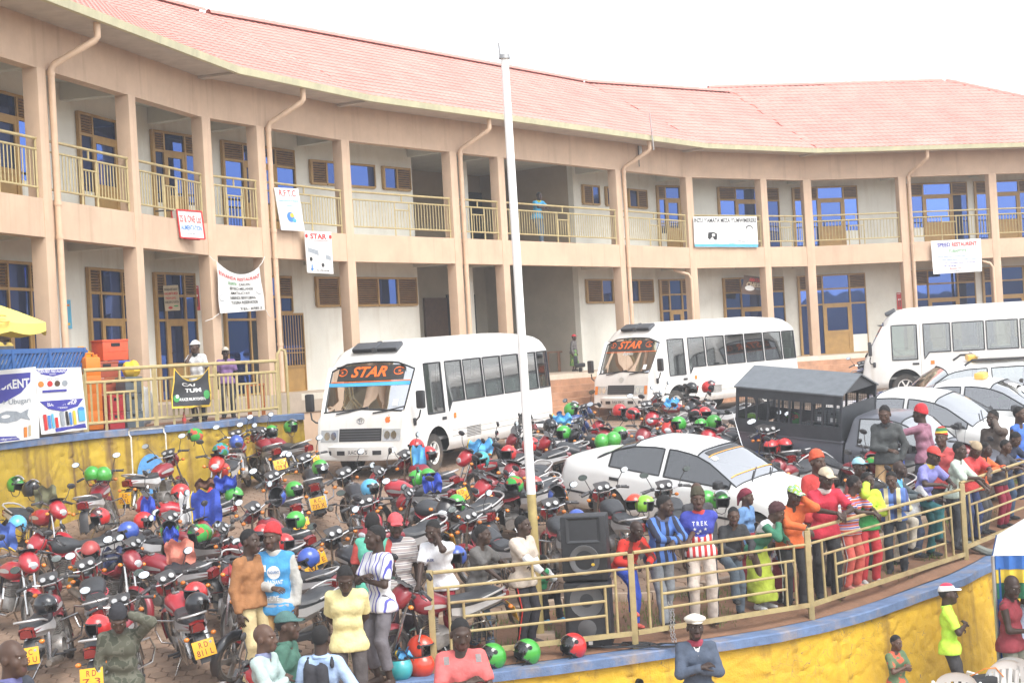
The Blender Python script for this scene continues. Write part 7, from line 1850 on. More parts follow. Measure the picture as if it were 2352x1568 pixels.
def hat(kind):
 if kind in HATS: return HATS[kind]
 if kind == 'hair': HATS[kind] = cranium(.0035,.0115,.066,1.0, amp=.0012).mesh()
 elif kind == 'afro': HATS[kind] = cranium(.028,.012,.045,.8, amp=.006).mesh()
 elif kind == 'beanie': f = cranium(.014,.010,.048,.38, amp=.0015); f.ell((0,-.02,.10),(.07,.08,.06),.03); n = np.array([0,.38,-1.0]); n /= np.linalg.norm(n); f.plane((0,.05,.048), n); HATS[kind] = f.mesh()
 elif kind == 'cap':
  f = cranium(.013,.009,.050,.10); f.ell((0,.115,.052),(.070,.078,.010),.008); HATS[kind] = f.mesh()
 elif kind == 'capback':
  f = cranium(.013,.009,.050,.10); f.ell((0,-.13,.05),(.065,.045,.010),.008); HATS[kind] = f.mesh()
 elif kind == 'flatcap':
  f = cranium(.012,.009,.052,.10); f.ell((0,.015,.088),(.112,.128,.040),.02); f.ell((0,.10,.056),(.060,.055,.010),.008); HATS[kind] = f.mesh()
 elif kind == 'wrap': f = cranium(.016,.010,.040,.55, amp=.003); f.ell((0,-.10,.0),(.05,.05,.06),.03); f.cap((0.02,-.12,-.01),(.04,-.13,-.12),.03,.015,.02); HATS[kind] = f.mesh()
 return HATS[kind]
# --- hands: wrist at origin, fingers along +x, palm faces -z, thumb on +y
HANDS = {}
def hand(curl):
 if curl in HANDS: return HANDS[curl]
 f = Field((-.03,-.07,-.11),(.21,.09,.05),.0076)
 f.cap((-.02,0,0),(.02,0,0),.027,.026,.01)
 for y in (-.026,-.009,.009,.026): f.cap((.012, y * .8,0),(.088, y * 1.15,0),.0165,.0145,.010)
 for y, L, r in ((.034,.070,.0098),(.012,.080,.0100),(-.011,.074,.0096),(-.033,.058,.0088)):
  p = np.array([.088, y,0.]); a = 0; sp = y * .9
  for k,(fr, cc) in enumerate(((.45,.8),(.31,1.0),(.24,.7))):
   a += curl * cc; q = p + np.array([math.cos(a), sp * (1 if k == 0 else 0),-math.sin(a)]) * L * fr
   f.cap(p, q, r * (1 - .09 * k), r * (1 - .09 * (k + 1)),.003); p = q
 p = np.array([.022,.026,-.006]);
 for d, L, r0, r1 in (((.62,.75,-.25),.042,.0135,.0118),((.88,.40,-.3 - curl * .3),.034,.0115,.0102),((.95,.1,-.3 - curl * .5),.026,.010,.0086)):
  d = np.array(d); d /= np.linalg.norm(d); f.cap(p, p + d * L, r0, r1,.006); p = p + d * L
 HANDS[curl] = f.mesh(); return HANDS[curl]
SHOES = {}
def shoe(kind):
 if kind in SHOES: return SHOES[kind]
 f = Field((-.08,-.12,-.02),(.08,.24,.16),.015)
 b = 0 if kind != 'bare' else -.008
 f.ell((0,-.03,.045),(.040 + b,.055,.05),.0); f.ell((0,.09,.035),(.050 + b,.105,.035),.03); f.cap((0,-.02,.05),(0,-.02,.12),.042 + b,.040 + b,.03); f.cap((0,.0,.075),(0,.10,.045),.034 + b,.030 + b,.02)
 if kind == 'bare':
  for k, x in enumerate((-.028,-.010,.006,.020,.032)): f.cap((x,.16,.016),(x * 1.15,.20 - .012 * k if True else 0,.013),.012,.010,.006)
 f.plane((0,0,.002),(0,0,-1)); f.plane((0,0,.115),(0,0,1))
 V, F = f.mesh(); mi = (V[F].mean(1)[:,2] < .022).astype(int); SHOES[kind] = (V, F, mi); return SHOES[kind]
def ik(a, t, l1, l2, hint):
 a, t, hint = np.array(a, float), np.array(t, float), np.array(hint, float); d = t - a; D = np.linalg.norm(d)
 if D > (l1 + l2) * .995: d = d / D * (l1 + l2) * .995; D = (l1 + l2) * .995; t = a + d
 u = d / max(D,1e-6); x = (l1 * l1 - l2 * l2 + D * D) / (2 * D); y = math.sqrt(max(0, l1 * l1 - x * x))
 h = hint - u * (hint @ u); h = h / max(np.linalg.norm(h),1e-6); return a + u * x + h * y, t
def rotm(ax, deg):
 return np.array(Matrix.Rotation(R(deg),3, ax))
def mixm(nm, ramp, fac_nodes):
 pass
def stripe(name, cols, freq, axis='Z', rough=.85):
 """cloth with woven bands; cols: list of (share, colour) over one repeat"""
 if name in MATS: return MATS[name]
 m = bpy.data.materials.new(name); MATS[name] = m; m.use_nodes = True; nt = m.node_tree; b = nt.nodes['Principled BSDF']; b.inputs['Roughness'].default_value = rough
 tc = nt.nodes.new('ShaderNodeTexCoord'); sx = nt.nodes.new('ShaderNodeSeparateXYZ'); nt.links.new(tc.outputs['Object'], sx.inputs[0])
 mu = nt.nodes.new('ShaderNodeMath'); mu.operation = 'MULTIPLY'; mu.inputs[1].default_value = freq; nt.links.new(sx.outputs[axis], mu.inputs[0])
 fr = nt.nodes.new('ShaderNodeMath'); fr.operation = 'FRACT'; nt.links.new(mu.outputs[0], fr.inputs[0])
 rp_ = nt.nodes.new('ShaderNodeValToRGB'); rp_.color_ramp.interpolation = 'CONSTANT'; nt.links.new(fr.outputs[0], rp_.inputs[0])
 p = 0; e = rp_.color_ramp.elements
 while len(e) < len(cols): e.new(1)
 for i,(s, c) in enumerate(cols): e[i].position = p; e[i].color = (*c,1); p += s
 nt.links.new(rp_.outputs[0], b.inputs['Base Color']); return m
def camo(name, c1, c2, c3, scale=9):
 if name in MATS: return MATS[name]
 m = bpy.data.materials.new(name); MATS[name] = m; m.use_nodes = True; nt = m.node_tree; b = nt.nodes['Principled BSDF']; b.inputs['Roughness'].default_value = .9
 tc = nt.nodes.new('ShaderNodeTexCoord'); n = nt.nodes.new('ShaderNodeTexNoise'); n.inputs['Scale'].default_value = scale; n.inputs['Detail'].default_value = 2; nt.links.new(tc.outputs['Object'], n.inputs['Vector'])
 rp_ = nt.nodes.new('ShaderNodeValToRGB'); rp_.color_ramp.interpolation = 'CONSTANT'; nt.links.new(n.outputs['Fac'], rp_.inputs[0]); e = rp_.color_ramp.elements; e.new(.5)
 for k,(p, c) in enumerate(((0, c1),(.47, c2),(.56, c3))): e[k].position = p; e[k].color = (*c,1)
 nt.links.new(rp_.outputs[0], b.inputs['Base Color']); return m
_cl = {}
def cloth(c, rough=.85):
 """cloth colour: tuple -> plain cloth material; material -> itself"""
 if not isinstance(c, tuple): return c
 if c not in _cl: _cl[c] = mat('cloth_%d' % len(_cl), tuple(.02 + .98 * q for q in c), rough, var=.16, scale=11, bump=.9, bscale=13, spec=.2)
 return _cl[c]
SKINS = [mat('skin_%d' % i, c,.5, var=.1, scale=14, spec=.35) for i, c in enumerate(((.050,.029,.021),(.075,.042,.029),(.038,.022,.017),(.095,.052,.035)))]
M_eye = mat('eye_white',(.34,.31,.28),.3, var=0); M_iris = mat('eye_iris',(.01,.007,.006),.2, var=0); M_lip = mat('lip',(.085,.035,.03),.5, var=.05)
M_hair = mat('short_black_hair',(.010,.009,.009),.9, var=.3, scale=60, bump=.4, bscale=200)
PEOPLE = 0
def rail_y(head):
 r = ray(*head); q = r.x / r.y
 for a, b in zip(POSTS[:-1], POSTS[1:]):
  if a.x / a.y <= q <= b.x / b.y or (a is POSTS[0] and q < a.x / a.y) or (b is POSTS[-1] and q > b.x / b.y):
   d = b - a; t = (q * a.y - a.x) / (d.x - q * d.y); return a.y + d.y * t
 return POSTS[0].y
def person(label, head, ground='yard', h=1.73, yaw=0, lean=4, twist=0, hyaw=0, hpitch=0, arms=('down', 'down'), legs='stand', shirt=(.5,.5,.5), pants=(.05,.05,.06), sleeve='short', shoes=(.02,.02,.022), hat_=None, hatc=None, hem=-.10, skirt=None, shorts=None, skin=None, over=None, build=1.0, dist=None, collar=None, stripe_side=None, res=.022, bare=False, z=None, dx=0, group=None, cat='person', sock=None, rail=None, floor=None):
 if rail is not None:
  dist = rail_y(head) + rail
 global PEOPLE
 PEOPLE += 1; rs = random.Random(PEOPLE * 13 + 5); sc = h / 1.75; B = build
 skinm = SKINS[skin if skin is not None else rs.randrange(3)]
 sit = legs == 'sit'
 pel = np.array([0,-.03 if lean > 12 else 0,.95 if not sit else .48])
 Rt = rotm('Z', twist) @ rotm('X',-lean)
 tp_ = lambda *v: pel + Rt @ np.array(v, float)
 sh = {1: tp_(.168 * B,-.01,.455),-1: tp_(-.168 * B,-.01,.455)}
 nb = tp_(0,-.012,.53); Rh = rotm('Z', twist + hyaw) @ rotm('X',-hpitch - lean * .45)
 HS_ = 1.10; hc = nb + Rt @ np.array([0,.012,.045]) + Rh @ np.array([0,.012,.112])
 top = hc + np.array([0,0,.137])
 arm = {}
 for s, a in ((1, arms[0]),(-1, arms[1])):
  S0 = sh[s]; hint = np.array([s * .6,-.6,-.3])
  if isinstance(a, tuple): t = np.array(a[:3], float); hint = np.array(a[3:6], float) if len(a) > 3 else hint
  elif a == 'down': t = S0 + np.array([s * .06,.03,-.545])
  elif a == 'cross': t = tp_(-s * .015,.175 + (.045 if s > 0 else 0),.235 + (.04 if s > 0 else 0)); hint = np.array([s * 1,.0,-.9])
  elif a == 'rail': t = np.array([s * .13,.44,1.16 / sc]); hint = np.array([s * .9,-.1,-.5])
  elif a == 'railx': t = np.array([-s * .05,.46,1.17 / sc]); hint = np.array([s * 1,.1,-.35])
  elif a == 'lowrail': t = np.array([s * .12,.46,.99 / sc]); hint = np.array([s * .7,-.2,-.6])
  elif a == 'head': t = hc + Rh @ np.array([s * .095,-.01,.05]); hint = np.array([s * 1,.35,-.25])
  elif a == 'face': t = hc + Rh @ np.array([s * .075,.06,-.03]); hint = np.array([s * .7,.5,-.9])
  elif a == 'chin': t = hc + Rh @ np.array([s * .03,.085,-.13]); hint = np.array([s * .4,.4,-1])
  elif a == 'behind': t = pel + np.array([s * .03,-.17,.0]); hint = np.array([s * 1,-.4,0])
  elif a == 'pocket': t = pel + np.array([s * .185,.09,-.06]); hint = np.array([s * 1,-.7,0])
  elif a == 'belly': t = tp_(-s * .03,.2,.15); hint = np.array([s * .9,-.3,-.6])
  elif a == 'hips': t = tp_(s * .15,.06,.08); hint = np.array([s * 1,-.6,0])
  elif a == 'point': t = S0 + np.array([s * .15,.45,.12]); hint = np.array([s * .5,0,-1])
  elif a == 'knee': t = pel + np.array([s * .12,.40,.12]); hint = np.array([s * .9,-.2,-.4])
  el, wr = ik(S0, t,.295,.265, hint); arm[s] = (S0, el, wr)
 leg = {}
 for s in (1,-1):
  H0 = pel + np.array([s * .095 * B,0,-.02]); f = np.array([s * .115,0.0,.085]); hint = np.array([s * .12,1,0])
  if legs == 'wide': f = np.array([s * .17,0,.085])
  if legs == 'step' and s == 1: f = np.array([s * .10,.22,.085])
  if legs == 'step' and s == -1: f = np.array([s * .10,-.16,.085])
  if legs == 'footup' and s == 1: f = np.array([s * .09,.30,.33])
  if legs == 'footupL' and s == -1: f = np.array([s * .09,.30,.33])
  if legs == 'crossed' and s == 1: f = np.array([-.06,.10,.085])
  if sit: f = np.array([s * .16,.46,.085])
  kn, an = ik(H0, f,.435,.435, hint); leg[s] = (H0, kn, an, f)
 # ---------- skin
 lo = np.array([-.62,-.45,-.02]); hi = np.array([.62,.75,1.62])
 pts = np.array([q for a in arm.values() for q in a] + [q for l in leg.values() for q in l[:3]] + [nb, pel]); lo = pts.min(0) - .19; hi = pts.max(0) + .16; lo[2] = max(lo[2],.0)
 f = Field(lo, hi, res)
 def torso(f, inf, k=.05):
  f.cap(tp_(-.075 * B,.0,.34), tp_(.075 * B,.0,.34),.098 * B + inf,.098 * B + inf,.0); f.cap(tp_(-.058 * B,.005,.17), tp_(.058 * B,.005,.17),.092 * B + inf,.092 * B + inf, k)
  f.cap(pel + np.array([-.068 * B,-.01,.0]), pel + np.array([.068 * B,-.01,.0]),.100 * B + inf,.100 * B + inf, k)
  f.cap(sh[1], sh[-1],.048 + inf * .8,.048 + inf * .8, k)
  for s in (1,-1): f.cap(tp_(0,-.02,.50), sh[s] + Rt @ np.array([-s * .02,0,.005]),.045 + inf * .6,.040 + inf * .6,.03)
 torso(f,0)
 f.cap(tp_(0,-.01,.46), nb + np.array([0,0,.06]),.062,.055,.03)
 for s in (1,-1):
  a, e, w = arm[s]; f.cap(a, e,.049,.039,.03); f.cap(e, w,.040,.027,.02)
  H0, kn, an, ft = leg[s]; f.cap(H0, kn,.088,.060,.03); f.cap(kn, an,.058,.038,.02)
 V, F = f.mesh(); Vs, Fs, Ms = [V], [F], [np.zeros(len(F), int)]; nv = len(V)
 Vs.append(HEADV * HS_ @ Rh.T + hc); Fs.append(HEADF + nv); Ms.append(HEADM); nv += len(HEADV)
 for s in (1,-1):
  a, e, w = arm[s]; nm_ = arms[0] if s == 1 else arms[1]
  d = (w - e) / np.linalg.norm(w - e); curl = {'rail': .75, 'lowrail': .85, 'railx': .35, 'cross': .45, 'knee': .4}.get(nm_ if isinstance(nm_, str) else '',.38)
  if isinstance(nm_, str) and nm_ in ('rail', 'lowrail'): d = d * .6 + np.array([0,.5,-.35]); d /= np.linalg.norm(d)
  if isinstance(nm_, str) and nm_ in ('railx',): d = d * .5 + np.array([-s * .1,.4,-.7]); d /= np.linalg.norm(d)
  if nm_ == 'cross': d = d * .8 + np.array([-s * .5,-.45,.1]); d /= np.linalg.norm(d)
  zax = np.array([s * 1.0,.25,.3]) if nm_ in ('down', 'pocket') else (np.array([0,.5,1.0]) if nm_ not in ('head', 'face', 'chin') else np.array([s * 1.0,.3,.3]))
  zax = zax - d * (zax @ d); zax /= np.linalg.norm(zax); yax = np.cross(zax, d)
  hv, hf = hand(curl); th = hv.copy()
  want = np.array([0,1.0,0]) if nm_ == 'down' else np.array([-s * 1.0,.2,.3])
  if yax @ want < 0: th[:,1] *= -1; hf = hf[:, ::-1]
  Vs.append(th @ np.stack([d, yax, zax]) * .97 + w); Fs.append(hf + nv); Ms.append(np.zeros(len(hf), int)); nv += len(hv)
 V, F, Mi = np.concatenate(Vs) * sc, np.concatenate(Fs), np.concatenate(Ms)
 # ---------- where
 hd_top = top * sc
 if ground == 'square': gz = lambda x: square_z(x)
 ang = R(180 + yaw)
 if z is not None: P = at_z(head[0], head[1], z + hd_top[2])
 elif dist is not None: r_ = ray(*head); P = CAMP + r_ * (dist / r_.y)
 elif ground == 'square':
  P = at_z(head[0], head[1], square_z(0) + hd_top[2])
  for _ in range(6): P = at_z(head[0], head[1], square_z(P.x) + hd_top[2])
 else: P = at_g(head[0], head[1], hd_top[2] + dx)
 c, s_ = math.cos(ang), math.sin(ang); ox, oy = c * hd_top[0] - s_ * hd_top[1], s_ * hd_top[0] + c * hd_top[1]
 x, y = P.x - ox, P.y - oy
 zz = z if z is not None else (square_z(x) if ground == 'square' else (P.z - hd_top[2] if dist is not None else G(x, y) + dx))
 k_ = 1.0
 if rail is not None or floor is not None or ground == 'square':
  zz = square_z(x) if ground == 'square' else (G(x, y) + .03 if floor is None else floor); k_ = (P.z - zz) / hd_top[2]; x, y = P.x - ox * k_, P.y - oy * k_
 root = thing('person', label, cat, T(x, y, zz) @ RZ(ang) @ Matrix.Scale(k_,4), group)
 obj('body', np_mesh('body', V, F, [skinm, M_eye, M_iris, M_lip], Mi), root)
 ph = [rs.uniform(0,6) for _ in range(4)]
 def part(nm, f, m): V, F = f.mesh(); return obj(nm, np_mesh(nm, V * sc, F, [m]), root) if len(F) else None
 # ---------- shirt
 def upper(nm, col, inf, sleeve, hem, res=res, amp=.005, cutarm=None):
  f = Field(lo, hi, res); torso(f, inf)
  hz = pel[2] + hem
  if hem < -.02: f.cap(pel + np.array([-.07 * B,-.005, hem * .7]), pel + np.array([.07 * B,-.005, hem * .7]),.137 * B + inf,.137 * B + inf,.05)
  f.rough(amp * 1.5,24, ph)
  f.plane((0,0, hz),(0,0,-1)); nrm = Rt @ np.array([0,.25,1.0]); nrm /= np.linalg.norm(nrm); f.plane(tp_(0,0,.535), nrm)
  for s in (1,-1):
   a, e, w = arm[s]
   if sleeve == 'short': f.cap(a, e,.050 + inf,.054 + inf,.03, cut1=.80)
   elif sleeve == 'mid': f.cap(a, e,.050 + inf,.048 + inf,.03); f.cap(e, w,.048 + inf,.045 + inf,.02, cut1=.2)
   elif sleeve == 'long': f.cap(a, e,.050 + inf,.045 + inf,.03); f.cap(e, w,.045 + inf,.033 + inf,.02, cut1=.97)
  f.rough(amp * .6,31, ph); return part(nm, f, cloth(col))
 so_ = upper('shirt', shirt,.015, sleeve, hem)
 if over is not None: upper(over[0], over[1],.028, over[2], hem if len(over) < 4 else over[3], amp=.004)
 if collar is not None:
  f = Field(nb - .16, nb + .14,.012); f.cap(nb + Rt @ np.array([-.02,-.005,-.025]), nb + Rt @ np.array([.02,-.005,-.025]),.075,.075,0); f.plane(nb + Rt @ np.array([0,0,.015]), Rt @ np.array([0,-.15,1.0])); f.plane(nb + Rt @ np.array([0,0,-.05]), Rt @ np.array([0,-.3,-1.0])); part('collar', f, cloth(collar))
 # ---------- trousers or skirt
 f = Field(lo, hi, res)
 f.cap(pel + np.array([-.070 * B,-.012,-.02]), pel + np.array([.070 * B,-.012,-.02]),.106 * B,.106 * B,0)
 f.cap(pel + np.array([-.055 * B,0,.05]), pel + np.array([.055 * B,0,.05]),.082 * B,.082 * B,.03)
 if skirt is not None:
  f.cap(pel + np.array([0,0,0]), np.array([0,.03, skirt]),.15,.24,.05); f.plane((0,0, skirt + .02),(0,0,-1)); f.rough(.014,15, ph)
 else:
  for s in (1,-1):
   H0, kn, an, ft = leg[s]
   f.cap(H0, kn,.094,.076,.03); f.cap(kn, an,.074,.066,.02, cut1=(1.04 if shorts is None else shorts))
  f.rough(.007,17, ph)
 f.plane(pel + np.array([0,0,.09]),(0,0,1)); part('trousers' if skirt is None else 'skirt', f, cloth(pants))
 if stripe_side is not None and skirt is None:
  f = Field(lo, hi,.014)
  for s in (1,-1):
   H0, kn, an, ft = leg[s]; o = np.array([s * .082,0,0]); f.cap(H0 + o + np.array([s * .016,0,.04]), kn + o * .95,.012,.012,.0); f.cap(kn + o * .95, an + o * .82,.012,.012,0, cut1=.98)
  part('side_stripe', f, cloth(stripe_side))
 # ---------- shoes
 for s in (1,-1):
  H0, kn, an, ft = leg[s]; Vv, Ff, mi = shoe('bare' if bare else 'shoe'); a0 = R(-s * 12); cs_, sn_ = math.cos(a0), math.sin(a0)
  v2 = Vv.copy(); v2[:,0] = v2[:,0] * (1 if s > 0 else -1)
  F2 = Ff if s > 0 else Ff[:, ::-1]
  v2 = np.stack([v2[:,0] * cs_ - v2[:,1] * sn_, v2[:,0] * sn_ + v2[:,1] * cs_, v2[:,2]],1) + np.array([an[0], an[1] + .01, an[2] - .085])
  obj('foot' if bare else 'shoe', np_mesh('shoe', v2 * sc, F2, [skinm, skinm] if bare else [cloth(shoes), mat('shoe_sole',(.3,.28,.25),.8)], mi), root)
 # ---------- hair or hat
 if hat_ != 'bald':
  kinds = [('hair', M_hair)] if hat_ in (None, 'afro', 'hair') else [(hat_, cloth(hatc or (.3,.02,.02)))]
  if hat_ == 'afro': kinds = [('afro', cloth(hatc) if hatc else M_hair)]
  if hat_ in ('cap', 'flatcap', 'capback'): kinds.append(('hair', M_hair))
  for k_, m_ in kinds: Vv, Ff = hat(k_); obj({'hair': 'hair', 'afro': 'hair', 'wrap': 'headscarf', 'beanie': 'beanie'}.get(k_, 'cap'), np_mesh(k_,(Vv * HS_ @ Rh.T + hc) * sc, Ff, [m_]), root)
 root['_top'] = float(hd_top[2])
 return root, dict(tp=tp_, Rt=Rt, pel=pel, hc=hc, Rh=Rh, sc=sc, arm=arm, leg=leg, nb=nb, sh=sh)
def on_cloth(root, which, body, w, h, pos, col, S, bold=.015, back=False, poly=None):
 """letters or a printed shape laid on a garment; pos in the torso frame (x, height)"""
 me = [o for o in root.children if o.name.startswith(which)][0].data
 bv = BVHTree.FromPolygons([v.co[:] for v in me.vertices], [p.vertices[:] for p in me.polygons])
 sg = -1 if back else 1; Rt = Vector(S['Rt'] @ np.array([0, sg,0])); sc = S['sc']; m = MB()
 if poly is None: tv, tf, tw, th = text_geo(body, bold); src = [(-q[0] * w / tw * sg + pos[0], q[1] * h / th + pos[1]) for q in tv]
 else:
  src = [(-x * w * sg + pos[0], y * h + pos[1]) for x, y in poly]; n = len(src); cx, cy = sum(p[0] for p in src) / n, sum(p[1] for p in src) / n
  src = src + [(cx + (x - cx) * .5, cy + (y - cy) * .5) for x, y in src] + [(cx, cy)]; tf = [(i,(i + 1) % n, n + (i + 1) % n, n + i) for i in range(n)] + [(n + i, n + (i + 1) % n,2 * n) for i in range(n)]
 for x, zq in src:
  o = Vector(S['tp'](x,.5 * sg, zq)) * sc; hcast = bv.ray_cast(o,-Rt,1.0); m.v.append(tuple((hcast[0] if hcast[0] else Vector(S['tp'](x,.15 * sg, zq)) * sc) + Rt * (.006 if poly is None else .0035)))
 m.f = list(tf); m.mi = [0] * len(tf); m.sm = [False] * len(tf)
 m.build('lettering' if poly is None else 'print', cloth(col), root)
SQ = [(-.5,-.5),(0,-.5),(.5,-.5),(.5,0),(.5,.5),(0,.5),(-.5,.5),(-.5,0)]
# the crowd
X = lambda r, x, y: px(r, x, y)
W = (.72,.72,.70)
denim = (.08,.12,.17)
person('man in a tan leather jacket and pale trousers among the motorcycles', X('d',455,148), h=1.76, yaw=55, hyaw=10, lean=1, shirt=(.30,.13,.045), sleeve='long', pants=(.52,.42,.22), shoes=(.02,.07,.16), hem=-.04, skin=0)
r, S = person('man in a sky blue safety vest reading RADIANT and HUYE with a red beanie', X('d',660,112), h=1.77, yaw=-8, hyaw=-14, lean=1, arms=('belly', 'down'), shirt=(.42,.41,.38), sleeve='long', pants=(.42,.25,.09), hat_='beanie', hatc=(.5,.02,.025), over=('vest',(.05,.27,.55), 'none',-.16), collar=(.42,.41,.38), skin=1)
on_cloth(r, 'vest', '',.15,.15,(-.02,.31), W, S, poly=[(.5 * math.cos(k * .4189),.5 * math.sin(k * .4189)) for k in range(15)])
on_cloth(r, 'vest', 'RADIANT',.125,.034,(-.02,.315),(.03,.16,.4), S); on_cloth(r, 'vest', 'RADIANT',.17,.045,(-.03,.205), W, S); on_cloth(r, 'vest', 'HUYE',.13,.05,(-.0,.03), W, S)
on_cloth(r, 'vest', '',.34,.035,(0,.13),(.35,.36,.37), S, poly=SQ); on_cloth(r, 'vest', '',.34,.03,(0,-.05),(.35,.36,.37), S, poly=SQ); on_cloth(r, 'vest', '',.07,.07,(.1,.36), W, S, poly=SQ)
person('man in a pale yellow T shirt looking down with hands behind his back', X('d',1330,480), h=1.74, yaw=5, hpitch=32, lean=5, arms=('behind', 'behind'), shirt=(.66,.58,.28), pants=(.06,.05,.05), hem=-.14, dist=17.6, skin=0)
person('barefoot man with folded arms in a white and blue shirt and grey three quarter trousers', X('d',1610,112), h=1.75, yaw=-50, hyaw=-18, lean=0, arms=('cross', 'cross'), shirt=stripe('diag_shirt', [(.2,(.6,.6,.62)),(.12,(.07,.07,.35)),(.3,(.62,.6,.64)),(.1,(.1,.1,.4)),(.28,(.66,.66,.68))],7, 'X'), pants=(.13,.12,.135), shorts=.72, bare=True, hem=-.13, skin=0)
r, S = person('man in a striped grey polo and a coral red cap behind the folded arms man', X('d',1795,12), h=1.72, yaw=10, hpitch=14, lean=2, arms=('down', 'down'), shirt=stripe('grey_polo', [(.22,(.30,.27,.26)),(.16,(.55,.53,.5)),(.2,(.22,.2,.22)),(.12,(.6,.58,.55)),(.3,(.33,.28,.27))],16), pants=(.035,.02,.028), hat_='cap', hatc=(.55,.07,.08), hem=-.12, collar=(.04,.04,.06), legs='step', skin=0)
person('man seen from behind in a green and blue hooded top with red sleeves', X('d',1585,-10), h=1.74, yaw=165, lean=2, shirt=(.42,.05,.04), sleeve='short', pants=(.03,.06,.10), over=('hooded_vest',(.10,.42,.30), 'none',-.12), collar=(.12,.45,.32), skin=0)
r, S = person('man in a white football shirt and red trousers resting his head on his hand', X('g',300,62), h=1.78, yaw=-20, hyaw=-12, hpitch=12, lean=12, arms=('lowrail', 'face'), shirt=(.72,.72,.73), pants=(.30,.015,.03), shoes=(.3,.3,.3), hem=-.10, skin=0, rail=0.35)
on_cloth(r, 'shirt', 'AIR',.10,.04,(.06,.33),(.05,.07,.25), S)
person('man in a brown T shirt and blue jeans leaning on the rail', X('g',755,110), h=1.72, yaw=62, hyaw=8, lean=10, arms=('lowrail', 'rail'), shirt=(.10,.095,.09), pants=denim, shoes=(.2,.05,.03), hem=-.14, skin=0, legs='step', rail=0.42)
person('man in a cream T shirt and dark track trousers with a red stripe', X('g',1125,22), h=1.76, yaw=55, hyaw=6, lean=3, arms=('lowrail', 'belly'), shirt=(.68,.68,.68), sleeve='long', over=('t_shirt',(.55,.47,.39), 'short',-.14), pants=(.022,.02,.028), stripe_side=(.55,.03,.02), shoes=(.05,.03,.03), skin=0, rail=0.42)
person('seated person with a green scarf and light blue sandals behind the flagpole', X('g',1310,385), h=1.68, rail=1.25, yaw=35, hpitch=18, lean=18, legs='sit', arms=('knee', 'knee'), shirt=(.6,.6,.6), pants=(.012,.012,.016), over=('scarf',(.04,.30,.12), 'none',.1), shoes=(.08,.35,.55), skin=0)
person('bald man in a red jacket and bright blue trousers with one foot on the rail', X('k',330,72), h=1.70, yaw=28, hyaw=16, hpitch=0, lean=36, arms=('lowrail', 'lowrail'), legs='footup', shirt=camo('red_print',(.52,.03,.02),(.52,.03,.02),(.14,.03,.02),7), sleeve='long', pants=(.03,.08,.48), shoes=(.6,.1,.07), hat_='bald', hem=-.06, skin=2, rail=0.42)
person('man in a blue and black striped shirt leaning his arms on the rail', X('h',860,1155), h=1.76, yaw=22, hyaw=38, lean=17, arms=('railx', 'railx'), shirt=stripe('blue_black', [(.55,(.07,.16,.45)),(.45,(.02,.025,.05))],8.5, 'X'), sleeve='long', pants=(.21,.225,.24), legs='step', collar=(.12,.13,.2), hem=-.1, skin=0, rail=0.45)
r, S = person('man in a TREK cycling jersey with stars and stripes and an olive beanie', X('h',1180,1096), h=1.76, yaw=-2, lean=2, arms=('down',(.17,.27,1.13,.8,-.4,-.5)), shirt=stripe('us_jersey', [(.5,(.50,.03,.03)),(.5,(.65,.63,.6))],13, 'X'), pants=(.60,.52,.45), stripe_side=(.03,.03,.04), hat_='beanie', hatc=(.045,.04,.02), over=('jersey_yoke',(.035,.05,.33), 'short',.235), hem=-.06, collar=(.5,.04,.04), skin=1, rail=0.5)
on_cloth(r, 'jersey_yoke', 'T R E K',.20,.055,(0,.385), W, S,.012)
star = [((.5 if k % 2 == 0 else .2) * math.sin(k * math.pi / 5),(.5 if k % 2 == 0 else .2) * math.cos(k * math.pi / 5)) for k in range(10)]
for x, z_ in ((-.07,.31),(0,.285),(.07,.315),(.03,.255)): on_cloth(r, 'jersey_yoke', '',.05,.05,(x, z_), W, S, poly=star)
on_cloth(r, 'shirt', '',.26,.16,(0,.20),(.035,.05,.33), S, poly=[(-.5,.5),(0,.5),(.5,.5),(.25,.1),(0,-.5),(-.25,.1)])
person('bald man in a charcoal jacket standing right behind the TREK jersey', X('h',1172,1036), h=1.78, yaw=10, lean=0, shirt=(.05,.05,.055), sleeve='long', hat_='bald', dx=-.02, pants=(.05,.05,.055), rail=1.5)
person('youth in a black long sleeved top and washed jeans with a raised foot', X('h',1525,1268), h=1.68, yaw=18, hyaw=-18, lean=22, arms=('lowrail', 'lowrail'), legs='footup', shirt=(.02,.021,.024), sleeve='long', pants=(.09,.12,.15), shoes=(.02,.02,.02), hem=-.05, skin=1, rail=0.42)
person('woman with a maroon headscarf and a blue top', X('h',1650,1094), h=1.66, yaw=55, lean=2, shirt=(.12,.24,.45), sleeve='short', pants=(.25,.02,.03), hat_='wrap', hatc=(.16,.012,.03), skirt=.12, skin=1, rail=1.5)
r, S = person('woman in a green cardigan and long lime skirt resting her chin on her hand', X('h',1945,1232), h=1.66, yaw=50, hyaw=15, hpitch=8, lean=36, arms=('chin', 'lowrail'), shirt=(.03,.16,.09), sleeve='long', pants=(.38,.46,.04), skirt=.12, hat_='afro', hatc=(.05,.012,.015), shoes=(.5,.5,.5), hem=-.06, over=('scarf',(.7,.7,.7), 'none',.26), skin=1, rail=0.42)
person('woman in a red lace skirt and patterned wrap between the lime skirt and the post', X('D',1795,1172), h=1.6, yaw=60, lean=6, shirt=camo('print_wrap',(.5,.5,.5),(.3,.08,.1),(.1,.25,.4),14), pants=(.22,.015,.03), skirt=.2, hat_='wrap', hatc=(.1,.1,.12), rail=0.9)
